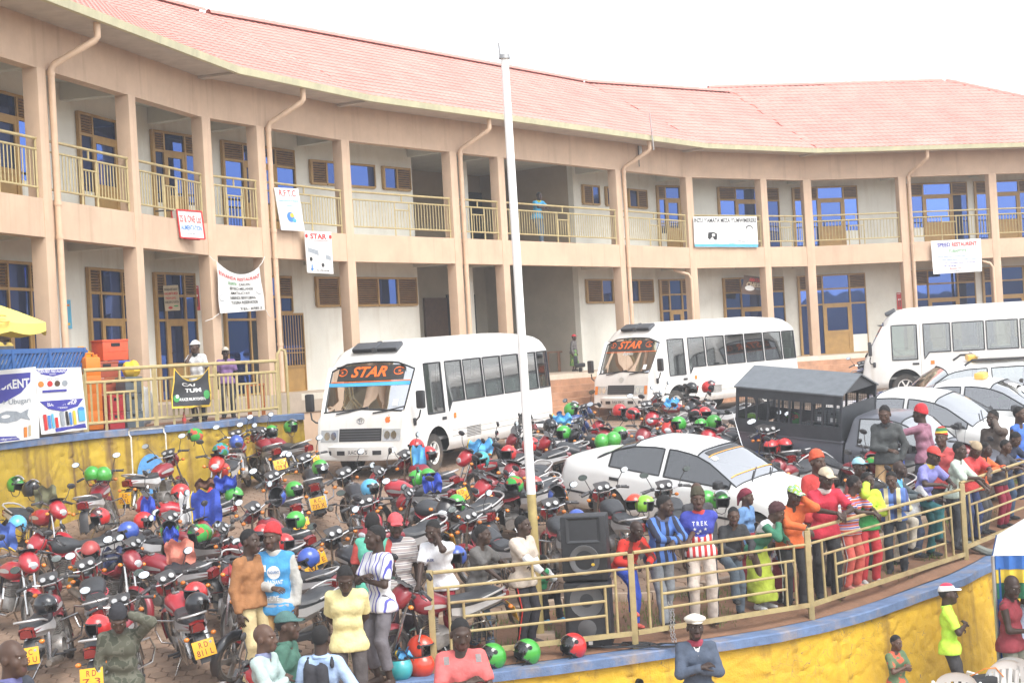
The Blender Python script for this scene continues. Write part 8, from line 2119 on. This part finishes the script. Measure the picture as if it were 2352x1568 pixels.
person('man in an orange sweater and a patterned cap leaning on the post', X('h',2110,1058), h=1.75, yaw=12, hyaw=20, hpitch=12, lean=14, arms=('railx', 'face'), shirt=(.60,.12,.025), sleeve='long', pants=(.02,.02,.022), stripe_side=(.45,.45,.45), hat_='cap', hatc=camo('green_print',(.5,.55,.5),(.1,.35,.15),(.4,.5,.05),25), skin=0, rail=0.42)
person('man in a red sweater and an orange knitted hat behind the beige cap', X('m',172,735), h=1.78, yaw=25, lean=1, shirt=(.50,.04,.035), sleeve='long', hat_='beanie', hatc=(.55,.08,.03), pants=(.04,.04,.05), skin=1, rail=1.2)
person('man in a red polo shirt and a beige cap resting on the rail', X('m',255,892), h=1.75, yaw=8, hyaw=14, hpitch=10, lean=12, arms=('railx', 'rail'), shirt=(.50,.018,.045), pants=(.022,.022,.024), hat_='cap', hatc=(.5,.42,.3), collar=(.6,.55,.52), hem=-.14, skin=0, rail=0.42)
person('man in a red and blue striped shirt and salmon track trousers', X('m',525,965), h=1.72, yaw=40, hyaw=55, lean=12, arms=('railx', 'rail'), shirt=stripe('red_blue', [(.3,(.50,.10,.05)),(.12,(.6,.55,.5)),(.16,(.08,.10,.33)),(.1,(.6,.5,.5)),(.2,(.5,.08,.04)),(.12,(.15,.2,.45))],9), pants=(.60,.11,.08), stripe_side=(.35,.35,.36), shoes=(.5,.22,.18), collar=(.5,.1,.05), skin=0, rail=0.42)
person('person in a light blue cap behind the striped shirt', X('m',575,798), h=1.70, yaw=30, lean=2, shirt=(.25,.06,.05), hat_='cap', hatc=(.3,.55,.65), pants=(.05,.05,.05), rail=1.3)
r, S = person('man in a lime and green jacket and red trousers with a hand at his face', X('m',655,932), h=1.72, yaw=18, hyaw=10, lean=8, arms=('face', 'cross'), shirt=(.04,.30,.07), sleeve='long', pants=(.50,.03,.04), over=('shoulder_yoke',(.45,.62,.04), 'long',.27), shoes=(.5,.5,.48), skin=0, rail=0.45)
person('man in a blue and yellow jacket over black with folded arms', X('m',888,925), h=1.72, yaw=-12, hyaw=-18, hpitch=8, lean=12, arms=('cross', 'cross'), shirt=stripe('blue_yellow', [(.4,(.1,.18,.45)),(.35,(.60,.52,.30)),(.25,(.06,.08,.2))],5, 'X'), sleeve='long', pants=(.03,.035,.045), over=None, skin=1, hem=-.05, rail=0.5)
person('bald man in a light blue vest and khaki trousers with a foot on the rail', X('m',965,830), h=1.74, yaw=65, hyaw=10, lean=16, arms=('rail', 'rail'), legs='footup', shirt=(.06,.075,.08), sleeve='long', pants=(.48,.43,.35), over=('vest',(.10,.38,.62), 'none',-.12), hat_='bald', skin=2, rail=0.8)
person('man in a lavender shirt, red cap and teal trousers leaning far over the rail', X('m',1295,690), h=1.76, yaw=42, hpitch=10, lean=22, arms=('rail', 'rail'), legs='footup', shirt=(.20,.20,.47), pants=(.02,.13,.14), hat_='cap', hatc=(.55,.05,.04), collar=(.6,.45,.05), hem=-.14, skin=0, rail=0.45)
person('man in a red, yellow and green knitted hat behind the red cap', X('m',1368,516), h=1.74, yaw=-35, lean=3, shirt=(.55,.08,.08), hat_='beanie', hatc=stripe('rasta', [(.3,(.5,.04,.03)),(.25,(.65,.45,.05)),(.45,(.04,.16,.06))],9), rail=1.3)
person('man in a white T shirt with a blue wristband bending behind the lavender shirt', X('D',2120,1080), h=1.70, yaw=75, lean=20, arms=('rail', 'rail'), shirt=(.66,.64,.62), pants=(.05,.07,.12), rail=0.8)
person('youth in a sleeveless sage top beside the second last post', X('m',1545,640), h=1.72, yaw=58, hyaw=-10, lean=10, arms=('rail', 'lowrail'), shirt=(.45,.52,.45), sleeve='mid', pants=(.05,.055,.065), skin=0, rail=0.45)
person('man in a red football shirt and a tan cap looking down at the rail', X('m',1702,640), h=1.73, yaw=35, hyaw=-15, hpitch=28, lean=16, arms=('lowrail', 'railx'), shirt=(.55,.05,.05), pants=(.03,.05,.14), hat_='capback', hatc=(.36,.28,.18), skin=1, rail=0.45)
person('boy in an orange shirt between the tan cap and the brown jacket', X('D',2263,1015), h=1.6, yaw=55, lean=12, arms=('rail', 'rail'), shirt=(.62,.12,.03), sleeve='long', pants=(.06,.06,.065), rail=0.7)
person('man in a dark brown jacket holding a phone to his ear', X('m',1865,335), h=1.77, yaw=-40, hyaw=-15, lean=2, arms=('down', 'face'), shirt=(.10,.075,.06), sleeve='long', dist=27.6, pants=(.05,.05,.05), skin=0)
person('man in a bright blue vest top at the far right edge', X('m',2125,300), h=1.76, yaw=40, lean=3, shirt=(.05,.14,.48), sleeve='none', pants=(.04,.05,.09), dist=27.8, skin=1)
person('man in a navy T shirt and blue jeans bending over the far rail', X('m',2085,545), h=1.72, yaw=40, hpitch=20, lean=26, arms=('rail', 'rail'), shirt=(.02,.028,.06), pants=(.05,.09,.16), skin=1, rail=0.5)
person('person in dark red trousers with yellow socks at the far rail', X('m',1990,620), h=1.68, yaw=50, lean=16, arms=('rail', 'rail'), shirt=(.05,.05,.06), pants=(.25,.015,.04), rail=0.5)
person('man in a black jacket with a grey front sitting on a motorcycle', X('m',822,288), h=1.76, yaw=-15, hyaw=-10, hpitch=16, lean=8, legs='wide', arms=('belly', 'pocket'), shirt=(.055,.06,.06), sleeve='long', pants=(.40,.25,.12), collar=(.03,.032,.035), dist=25.4, skin=1)
person('person in a mauve jacket and a red knitted hat seen from behind', X('m',1165,292), h=1.74, yaw=-125, lean=2, arms=('down', 'point'), shirt=(.27,.12,.17), sleeve='long', pants=(.1,.1,.12), hat_='beanie', hatc=(.55,.02,.03), dist=26.4, collar=(.22,.1,.14))
r, S = person('man in a camouflage shirt and black knitted hat scratching his head at the lower left', X('b',1085,852), h=1.76, yaw=8, hpitch=32, lean=8, arms=('down', 'head'), shirt=camo('olive_camo',(.085,.085,.06),(.12,.12,.09),(.055,.06,.04),10), sleeve='long', pants=(.04,.045,.05), hat_='beanie', hatc=(.015,.015,.02), dist=17.2, collar=(.08,.08,.06), skin=1)
person('bald man with a black shoulder bag in the bottom left corner', X('b',105,1168), 'square', h=1.76, yaw=70, lean=0, shirt=(.03,.035,.05), sleeve='long', hat_='bald', dist=12.8, collar=(.12,.12,.28), skin=1)
person('man in a pale green sweater among the three men at the bottom edge', X('d',590,1022), 'square', h=1.74, yaw=75, lean=0, shirt=(.38,.48,.46), sleeve='long', arms=('cross', 'cross'), collar=(.18,.2,.33), dist=15.2, hat_='bald', skin=3)
person('man in a dark green uniform shirt and green field cap at the bottom edge', X('d',795,912), 'square', h=1.80, yaw=80, lean=0, shirt=(.05,.14,.10), sleeve='long', hat_='cap', hatc=(.055,.13,.12), collar=(.05,.14,.10), dist=15.6, skin=1)
r, S = person('man in a light blue shirt with a black backpack seen from behind', X('d',1105,1032), 'square', h=1.74, yaw=172, lean=2, shirt=(.33,.45,.65), sleeve='long', arms=('hips', 'down'), collar=(.33,.45,.65), dist=15.3, skin=0)
f = Field((-.2,-.34,1.0),(.2,.0,1.46),.018); f.cap((-.07,-.18,1.12),(-.07,-.18,1.36),.075,.065,.0); f.cap((.05,-.18,1.12),(.05,-.18,1.36),.075,.065,.04); f.cap((-.13,-.08,1.38),(-.12,-.02,1.45),.025,.022,.02); f.cap((.13,-.08,1.38),(.12,-.02,1.45),.025,.022,.02)
Vv, Ff = f.mesh(); bp = obj('backpack', np_mesh('backpack', Vv, Ff, [cloth((.02,.021,.028))])); bp.matrix_world = r.matrix_world.copy(); tag(bp, 'black backpack worn on the light blue shirt at the bottom edge', 'backpack', None, 'thing')
r, S = person('man in a salmon T shirt with folded arms below the rail end', X('g',550,968), 'square', h=1.74, yaw=12, hpitch=14, lean=0, arms=('cross', 'cross'), shirt=(.58,.12,.115), dist=15.1, skin=0, hem=-.14)
for sx in (1,-1): on_cloth(r, 'shirt', '',.05,.07,(sx * .145,.455),(.25,.22,.22), S, poly=SQ)
r, S = person('man in a navy V neck sweater and a cream flat cap before the wall', X('k',868,938), 'square', h=1.72, yaw=6, lean=0, arms=('cross', 'cross'), shirt=(.055,.075,.115), sleeve='long', pants=(.2,.17,.15), hat_='flatcap', hatc=(.55,.52,.45), collar=(.30,.03,.06), dist=17.1, skin=2)
on_cloth(r, 'shirt', '',.12,.14,(0,.45),(.6,.58,.58), S, poly=[(-.5,.5),(0,.5),(.5,.5),(.2,-.05),(0,-.5),(-.2,-.05)])
person('boy in a green and orange camouflage shirt in front of the yellow wall', X('n',890,1122), 'square', h=1.30, yaw=35, hpitch=8, lean=0, arms=('cross', 'cross'), shirt=camo('boy_camo',(.09,.14,.07),(.12,.16,.08),(.5,.1,.05),8), dist=19.4, skin=3)
person('man in a fluorescent yellow shirt and a red and white cap with folded arms', X('n',1365,652), 'square', h=1.76, yaw=75, hyaw=5, lean=0, arms=('cross', 'cross'), shirt=(.50,.80,.06), pants=(.03,.028,.03), hat_='cap', hatc=stripe('red_white_cap', [(.62,(.7,.7,.7)),(.38,(.55,.04,.08))],8.3, 'Z'), collar=(.45,.78,.06), dist=20.6, skin=0)
person('man in a sleeveless maroon top at the lower right', X('n',1955,575), 'square', h=1.78, yaw=50, hyaw=-30, hpitch=16, lean=3, arms=('belly', 'down'), shirt=(.19,.015,.025), sleeve='none', pants=(.12,.12,.09), hat_='bald', dist=20.5, skin=2)
person('person in a pale blue shirt behind the maroon top at the right edge', X('n',2090,640), 'square', h=1.72, yaw=60, lean=2, shirt=(.42,.48,.62), sleeve='long', pants=(.02,.025,.05), dist=21.0)
# people of the building
bp_ = lambda x, y, f, o, z: at_plane(x, y, FP(f,0, o,0), FN[f])
def at_bld(label, x, y, f, o, z, **k):
 P_ = at_plane(x, y, FP(f,0, o,0), FN[f]); r_ = ray(x, y)
 return person(label,(x, y), z=z, dist=None, **k)
person('man in a bright blue T shirt leaning on the upper balcony rail',(1238,441), h=1.72, yaw=35, lean=18, arms=('railx', 'railx'), legs='crossed', shirt=(.05,.35,.6), pants=denim, shoes=(.5,.5,.5), floor=ZST, dist=at_plane(1238,441, FP(2,0,-.5,0), FN[2]).y, collar=(.6,.55,.05), res=.024)
person('person in a red cap with a green patterned wrap in the ground floor hall',(1318,768), h=1.66, yaw=60, lean=6, shirt=camo('wrap_print',(.08,.07,.07),(.2,.18,.17),(.05,.05,.05),20), sleeve='long', pants=camo('green_wrap',(.05,.2,.05),(.3,.35,.08),(.04,.12,.06),14), hat_='cap', hatc=(.5,.03,.04), floor=Z0, dist=at_plane(1318,768, FP(2,0,-.9,0), FN[2]).y, skirt=.25, res=.024)
tq = lambda x, o: tl(x,900, o)[0].y
person('man in a white cap and white shirt drinking from a white cup on the terrace', X('D',447,782), h=1.70, yaw=-20, hyaw=-20, lean=4, arms=('chin', 'down'), shirt=(.62,.62,.62), pants=(.03,.03,.035), hat_='cap', hatc=(.62,.62,.6), floor=TZ, dist=tq(447,.7), collar=(.02,.02,.02), res=.024)
person('person in a mauve shirt and pale cap behind the terrace fence', X('D',517,797), h=1.60, yaw=10, lean=2, shirt=(.20,.11,.25), sleeve='short', pants=(.04,.04,.05), hat_='cap', hatc=(.45,.4,.33), floor=TZ, dist=tq(517,1.0), res=.024)
person('man in a yellow and grey striped jersey under the parasol', X('D',6,742), h=1.76, yaw=70, lean=2, arms=('belly', 'belly'), shirt=stripe('yellow_grey', [(.55,(.50,.36,.08)),(.45,(.06,.06,.07))],7), sleeve='long', pants=(.2,.17,.08), floor=TZ, dist=tq(20,.7), res=.024)
person('man in a dark cap mostly hidden behind the nearest minibus', X('D',860,790), h=1.72, yaw=-70, lean=0, shirt=(.1,.1,.1), hat_='cap', hatc=(.02,.02,.03), dist=(FP(2,.6,-.5,0)).y - 1.0, res=.026)
# cup held on the terrace
# helmets
HC = dict(g=mat('green_helmet',(.055,.34,.045),.28, var=.12, scale=7, coat=.5, dirt=(.35,.08,.04), dirt_amt=.12), r=mat('red_helmet',(.55,.025,.025),.28, var=.08, coat=.5), b=mat('blue_helmet',(.04,.09,.38),.3, var=.1, coat=.5), k=mat('black_helmet',(.015,.016,.02),.3, var=.1, coat=.5), t=mat('teal_helmet',(.04,.34,.36),.3, var=.1, coat=.5), o=mat('orange_red_helmet',(.62,.05,.02),.28, var=.08, coat=.5), s=mat('sky_helmet',(.10,.40,.65),.3, var=.1, coat=.5), d=mat('dull_red_helmet',(.36,.05,.045),.4, var=.15, coat=.3), m=camo('map_helmet',(.04,.2,.06),(.05,.25,.35),(.45,.06,.04),9), l=mat('lime_helmet',(.22,.48,.03),.28, var=.12, coat=.5), p=camo('green_sticker',(.04,.3,.05),(.05,.33,.06),(.45,.09,.05),8))
M_visor = glassmat('smoked_visor',(.30,.31,.32),.14,.08); M_lining = mat('helmet_lining',(.02,.02,.022),.9, var=.1)
def helmet_meshes():
 n1, n2 = 28,18
 def prof(a, p):   # a around, p from the crown down
  r = .128; x = r * 1.08 * math.sin(p) * math.cos(a); y = r * .94 * math.sin(p) * math.sin(a); z = r * 1.02 * math.cos(p);
  return x, y, z
 m = MB(); keep = lambda a, p: not (abs(((a + math.pi) % (2 * math.pi)) - math.pi) < .92 and p > 1.22 and p < 2.6)
 V = {}
 def vid(i, j, sh):
  a, p = 2 * math.pi * i / n1,2.28 * j / n2
  x, y, z = prof(a, p); return (x * sh, y * sh, z * sh)
 for sh, mi in ((1.0,0),(.90,1)):
  for i in range(n1):
   for j in range(n2):
    a, p = 2 * math.pi * (i + .5) / n1,2.28 * (j + .5) / n2
    if not keep(a, p): continue
    q = [vid(i, j, sh), vid(i, j + 1, sh), vid((i + 1) % n1, j + 1, sh), vid((i + 1) % n1, j, sh)]
    m.add(q if sh == 1.0 else q[::-1], [(0,1,2,3)], mi, True)
 bm = bmesh.new();
 for v in m.v: bm.verts.new(v)
 bm.verts.ensure_lookup_table()
 for f, mi in zip(m.f, m.mi):
  try: ff = bm.faces.new([bm.verts[k] for k in f]); ff.material_index = mi; ff.smooth = True
  except ValueError: pass
 bmesh.ops.remove_doubles(bm, verts=bm.verts, dist=.0015)
 edge_pts = []
 sh_m = MB(); sh_m.v = [tuple(v.co) for v in bm.verts]; bm.verts.index_update(); sh_m.f = [tuple(v.index for v in f.verts) for f in bm.faces]; sh_m.mi = [f.material_index for f in bm.faces]; sh_m.sm = [True] * len(sh_m.f); bm.free()
 # rim trim
 tr = MB(); lo = 2.28; pts = []
 for k in range(25):
  a = .95 + (2 * math.pi - 1.9) * k / 24; pts.append(tuple(.955 * c for c in prof(a, lo)))
 open_ = []
 for p in np.linspace(lo,1.24,8): open_.append(prof(-.95, p))
 for a in np.linspace(-.95,.95,12): open_.append(prof(a,1.22))
 for p in np.linspace(1.24, lo,8): open_.append(prof(.95, p))
 tr.tube(pts,.011,5); tr.tube([tuple(.96 * c for c in q) for q in open_],.010,5)
 vz = MB(); rows = []
 for p in np.linspace(1.12,1.98,7): rows.append([tuple(1.035 * c for c in prof(a, p)) for a in np.linspace(-1.1,1.1,15)])
 vz.grid(rows)
 hg = []
 for s_ in (1,-1): q_ = MB(); q_.lathe([(.022,0),(.02,.012),(.001,.014)],12,0, frame(Vector(prof(s_ * 1.15,1.3)) * 1.0, Vector((1,0,0)), Vector((0,0,-s_)), Vector((0, s_,0)))); hg.append(q_)
 vu = MB(); Mv = T(0,0,.03) @ RY(R(-62)) @ T(0,0,-.03); vu.v = [tuple(Mv @ Vector(v)) for v in vz.v]; vu.f, vu.mi, vu.sm = vz.f, vz.mi, vz.sm
 stp = MB(); stp.tube([(.0,.105,-.06),(.02,.06,-.15),(.03,0,-.17),(.02,-.06,-.15),(0,-.105,-.06)],.006,5)
 return sh_m, tr, vz, vu, hg, stp
_sh, _tr, _vz, _vu, _hg, _st = helmet_meshes()
ME_tr, ME_vz, ME_vu, ME_hg, ME_st = _tr.mesh('trim', M_trim), _vz.mesh('visor', M_visor), _vu.mesh('visor', M_visor), [q.mesh('hinge', M_trim) for q in _hg], _st.mesh('strap', M_trim)
ME_sh = {}
HN = {}
def helmet(c, reg, x, y, h, yaw, label, visor='d', tilt=0, roll=0, near=.0, on=None, size=1.0):
 """helmet centred where it shows in the photograph, h metres above the yard"""
 P = at_g(*px(reg, x, y), h) if on is None else on
 P = P.copy(); d = (CAMP - P).normalized(); P += d * near
 if c not in ME_sh: ME_sh[c] = _sh.mesh('shell', [HC[c], M_lining])
 r = thing('helmet', label, 'helmet', T(*P) @ RZ(R(yaw - 90)) @ RY(R(tilt)) @ RX(R(roll)) @ Matrix.Scale(size * 1.06,4), 'motorcycle helmets')
 obj('shell', ME_sh[c], r); obj('trim', ME_tr, r); [obj('hinge', q, r) for q in ME_hg]; obj('strap', ME_st, r)
 if visor == 'd': obj('visor', ME_vz, r)
 elif visor == 'u': obj('visor', ME_vu, r)
 return r
# yaw: 0 = opening towards the camera,90 = to the right
HL = [('g', 'a',150,1300,1.0,60, 'plain green helmet at the far left beside the black helmet', 'u',10),('k', 'a',300,1345,1.02,70, 'black helmet lettered PRFC at the far left', 'u',0),
 ('g', 'a',890,1200,1.08,-150, 'green helmet on the handlebar by the wall, left of the pair', 'd',10),('g', 'a',1000,1205,1.06,160, 'green helmet on the handlebar by the wall, right of the pair', 'd',8),
 ('p', 'a',1880,825,1.18,-80, 'green sticker covered helmet hung above the windscreen bike by the wall', 'd',0),('m', 'a',2130,970,1.05,-60, 'map patterned helmet beside the windscreen bike', 'n',15),
 ('r', 'a',1740,1375,.98,-70, 'red helmet with a raised visor above the white cloth bag', 'n',25),('b', 'c',350,890,.98,170, 'blue striped helmet on a tank beside the wall', 'n',0),
 ('g', 'c',690,790,.98,10, 'green helmet with a clear visor at the end of the wall', 'd',-10),('g', 'c',875,745,1.0,60, 'green helmet nearest the steps beside plate RC 610G', 'u',0),
 ('g', 'c',240,1330,.95,-40, 'green helmet tied with a blue cloth, upper of the pair by the logo bike', 'n',20),('g', 'c',330,1400,.88,70, 'green helmet tied with a blue cloth, lower of the pair', 'n',20),
 ('g', 'c',1160,1135,.98,40, 'green helmet on the seat of plate RC 735X', 'd',-5),('g', 'c',910,1350,.92,60, 'green helmet on the seat left of plate RC 735X', 'd',-8),('b', 'c',745,1410,1.0,-10, 'dark blue helmet with its visor up showing the lining', 'u',-70),
 ('s', 'c',1640,1330,1.0,60, 'sky blue helmet on the bars in front of the minibus', 'd',-8),('r', 'e',160,690,1.02,-20, 'red helmet hung with a blue cloth, left of the pair at the minibus wheel', 'n',10),('r', 'e',275,765,.95,60, 'red helmet, right of the pair at the minibus wheel', 'd',0),
 ('g', 'e',170,1000,1.0,-90, 'green helmet on the bars, left of a tied pair before the minibus', 'n',0),('g', 'e',270,985,1.03,30, 'green helmet with a blue rag, right of a tied pair before the minibus', 'n',-10),('g', 'e',545,1240,.92,-20, 'green helmet with a blue patch on the long black seat', 'n',5),
 ('t', 'e',785,815,.98,-20, 'teal helmet with a black seam left of the flagpole', 'n',15),('r', 'e',1045,755,.95,-30, 'red helmet behind the teal one near the flagpole', 'n',0),('r', 'e',1260,675,.98,100, 'red helmet peeking from behind the flagpole', 'n',0),('p', 'e',1105,1060,.95,-30, 'green and yellow helmet left of the flagpole foot', 'n',10),('d', 'e',1290,1060,.93,80, 'dull red helmet right of the flagpole foot', 'd',0),
 ('k', 'e',1450,490,1.0,30, 'glossy black helmet behind the flagpole', 'd',0),('g', 'e',1655,335,1.2,70, 'green helmet with a red stripe beside the steps', 'u',0),('g', 'e',1580,560,.95,-60, 'green helmet with a white mark near the minibus rear', 'n',0),
 ('g', 'e',1950,640,.95,150, 'green helmet, leftmost of three behind the sedan boot', 'n',0),('g', 'e',2060,620,.98,150, 'green helmet, middle of three behind the sedan boot', 'n',0),('g', 'e',2120,570,1.02,60, 'green helmet, upper of three behind the sedan boot', 'd',0),
 ('r', 'h',430,345,.98,60, 'red helmet in front of the second minibus plate', 'n',0),('r', 'h',560,380,.98,70, 'orange red helmet with its visor out by the second minibus bumper', 'd',10),('k', 'h',1125,130,1.24,20, 'black and silver helmet high on a mirror beside the second minibus', 'd',0),('r', 'h',1290,120,1.24,70, 'red helmet high on a handlebar beside the second minibus', 'u',0),
 ('g', 'h',1000,470,1.0,-60, 'green helmet with a white tick behind the sedan roof, left', 'n',0),('r', 'h',1160,400,.98,-20, 'red helmet, left of a pair behind the sedan roof', 'n',0),('r', 'h',1250,375,1.0,10, 'red helmet, right of a pair behind the sedan roof', 'n',0),('g', 'h',1215,490,.95,-30, 'green helmet with an orange stripe behind the sedan roof', 'n',0),('g', 'h',1340,455,1.0,70, 'green helmet with a dark visor out right behind the sedan roof', 'd',12),
 ('l', 'h',1700,435,1.08,-60, 'green helmet with yellow lettering by the pickup tailgate', 'n',0),('p', 'h',2105,430,1.1,-70, 'green helmet hanging from a mirror before the pickup bed', 'u',0),('r', 'h',1890,700,.9,-20, 'red helmet, left of the pair beside the sedan windshield', 'n',10),('r', 'h',2025,685,.92,10, 'red helmet, right of the pair beside the sedan windshield', 'n',10),
 ('o', 't',1330,1030,.95,-40, 'red helmet behind the lime helmet at the sedan door', 'n',0),('l', 't',1490,1050,.95,60, 'lime helmet beside the red one at the sedan door', 'n',0),('g', 'h',1270,1200,.9,100, 'green helmet half hidden behind the TREK jersey', 'n',0),('g', 'h',1400,1215,.92,20, 'green helmet right of the TREK jersey', 'u',0),
 ('b', 't',420,1275,.9,10, 'blue helmet just above the loudspeaker', 'n',0),('b', 't',110,900,1.0,20, 'upturned dark blue helmet left of the loudspeaker', 'u',-75),('r', 'p',590,660,1.0,-40, 'red helmet with a clear raised visor at the left rows', 'u',10),('r', 'p',1270,720,.92,70, 'red helmet behind the white mirror at the left rows', 'd',0),('b', 'p',1030,880,1.02,-60, 'matt blue helmet hung on a handlebar at the left rows', 'n',15),
 ('g', 'p',1680,870,1.0,10, 'upturned green helmet stuffed with a blue cloth', 'n',-75),('p', 'p',2120,930,.98,-50, 'green helmet with red stickers by the purple grip', 'u',10),('d', 'p',440,1190,.9,0, 'dull red helmet with a white label above plate RD 580T', 'd',35),('s', 'b',160,110,1.0,-10, 'blue and green helmet lettered 115A at the left edge', 'n',30),
 ('k', 'b',420,850,.92,70, 'black helmet with red trim on the seat of plate RC 645U', 'd',-5),('r', 'b',900,1050,.95,-40, 'red helmet behind the camouflage shirt', 'n',0),('r', 'b',1800,740,.92,-40, 'red helmet on the tank of plate RD 811L', 'n',0),('k', 'b',1820,840,.92,80, 'black helmet on the seat of plate RD 811L', 'd',0),
 ('r', 'd',575,200,1.0,-30, 'red helmet beside the red beanie man', 'd',0),('g', 'd',880,75,.95,-40, 'green helmet behind the red beanie man', 'n',0),('r', 'd',775,285,.9,60, 'red helmet at the shoulder of the blue vest', 'n',0),('b', 'd',1000,420,.88,-60, 'blue helmet hung beside the blue vest', 'n',30),('g', 'd',20,195,.95,-30, 'green helmet left of the brown leather jacket', 'n',0),('b', 'g',520,400,.85,-20, 'blue helmet behind the white football shirt', 'n',0),
 ('p', 'm',710,870,.95,-30, 'green and yellow painted helmet behind the light blue cap', 'n',0),('b', 'm',940,850,.95,-30, 'blue helmet with white stripes in front of the black jacket', 'n',0),('g', 'm',1975,260,1.0,0, 'green helmet on the white sedan side at right', 'n',0),('g', 's',1535,300,1.0,60, 'green helmet beyond the pickup roof near the arcade', 'd',0)]
for it in HL: helmet(*it[:6], it[6], it[7], it[8],0,.05)
# helmets resting on the blue coping
def lip_at(xd, yd, up=.1):
 p = at_g(xd, yd); return Vector((p.x, p.y, G(p.x, p.y) + up))
for c,(xd, yd), yaw, lab, vz, tl_ in (('t',(920,1560),20, 'teal helmet upside down on the wall end with a blue rag in it', 'n',178),('o',(970,1549),60, 'orange red helmet resting on a second red one at the wall end', 'n',0),('g',(1133,1533),-60, 'green helmet lying on the blue coping, left one', 'd',-35),('g',(1212,1523),-60, 'green helmet lying on the blue coping, right one', 'd',-35),('r',(1318,1509),-60, 'red helmet lying on the blue coping beside the loudspeaker', 'd',-35)):
 helmet(c, 'D', xd, yd,0, yaw, lab, vz, tl_,0,0, lip_at(xd, yd,.13 if c != 'o' else .30),1.12)
helmet('o', 'D',0,0,0,60, 'red helmet upside down under the orange red one at the wall end', 'n',175,0,0, lip_at(968,1551,.12),1.12)
# cloths hung on bikes
def rag(label, reg, x, y, h, col, w=.28, hh=.36, seed=1, edge=None):
 P = at_g(*px(reg, x, y), h); d = (CAMP - P).normalized(); P = P + d * .16; rg_ = random.Random(seed); a = rg_.uniform(-.5,.5)
 t = Vector((math.cos(a), math.sin(a),0)); n = Vector((t.y,-t.x,0)); m = MB(); N = 12; ph = rg_.uniform(0,6)
 rows = [[tuple(P + t * ((i / N - .5) * w * (1.1 - .45 * abs(j / N - .45))) + n * (.028 * math.sin(i * 1.1 + ph) * (.4 + j / N) + .03 * math.sin(j * .7 + i * .4)) + Vector((0,0, hh * (.5 - j / N) + .03 * math.sin(i * 1.1 + ph)))) for j in range(N + 1)] for i in range(N + 1)]
 m.grid(rows); r = thing('cloth', label, 'cloth', None, 'vests and cloths hung on the motorcycles'); m.build('fabric', cloth(col), r)
 if edge: m = MB(); m.tube([rows[i][N] for i in range(N + 1)],.010,5); m.tube([rows[0][j] for j in range(N + 1)],.010,5); m.build('edging', cloth(edge), r)
BL = (.03,.07,.42); SB = (.10,.38,.68); YE = (.65,.45,.04)
for a in (('royal blue vest bundled on a red motorcycle at left', 'p',2250,520,1.0, BL,.45,.5,3, YE),('royal blue rag tied over two green helmets at left', 'c',250,1290,1.05, BL,.36,.22,4),('small blue cloth standing on a handlebar at left', 'p',1340,520,1.05, BL,.2,.3,5),('blue rag inside the upturned green helmet', 'p',1700,930,1.02, BL,.2,.18,6),('white cloth bag hanging under the red helmet', 'p',1960,520,.85,(.62,.62,.62),.22,.45,7),('sky blue vest with a yellow hem on the bike at the minibus wheel', 'e',180,810,.95, SB,.24,.42,8, YE),('blue and yellow vest over the orange grips', 'e',780,700,1.0, SB,.4,.25,9, YE),('sky blue vest on the bike by the steps', 'e',1560,430,1.05, SB,.35,.2,10, YE),('blue rag under the tied green helmets before the minibus', 'e',310,1040,.98, BL,.28,.25,11),('dark navy cloth on the handlebar above plate RD 580T', 'p',800,1290,.92,(.025,.035,.09),.3,.25,12),('blue and white bag at the left edge under the lettered helmet', 'b',50,220,.9,(.06,.12,.4),.3,.35,13, YE),('blue rag in the teal helmet on the wall end', 'D',930,1505,.2, SB,.22,.16,14, YE),('blue hat shaped cloth on the bike beside the second minibus', 'h',930,270,1.1, SB,.3,.18,15),('olive jacket over the tank at the left edge', 'a',440,1410,.95,(.13,.13,.07),.35,.3,16),('brown rag on the bars behind the wall bike', 'c',60,1290,.9,(.12,.05,.03),.35,.15,17),('coral cover spread over a motorcycle tank', 'p',1830,1200,.93,(.62,.20,.14),.42,.3,18)):
 rag(*a)
GLARE_HAZE = 0.0017
# thin veil volume added to lift the darks as lens glare does
hz_ = MB(); hz_.box((0,24,11.7),(720,720,28.6))
hm = bpy.data.materials.new('glare_haze'); hm.use_nodes = True; nt = hm.node_tree; nt.nodes.clear()
o_ = nt.nodes.new('ShaderNodeOutputMaterial'); pv = nt.nodes.new('ShaderNodeVolumePrincipled'); pv.inputs['Color'].default_value = (.97,.98,1,1); pv.inputs['Density'].default_value = GLARE_HAZE; pv.inputs['Anisotropy'].default_value = 0
nt.links.new(pv.outputs[0], o_.inputs['Volume'])
tag(hz_.build('glare_haze', hm), 'thin pale veil added over the yard to stand in for lens glare', 'glare_haze', kind='stuff')
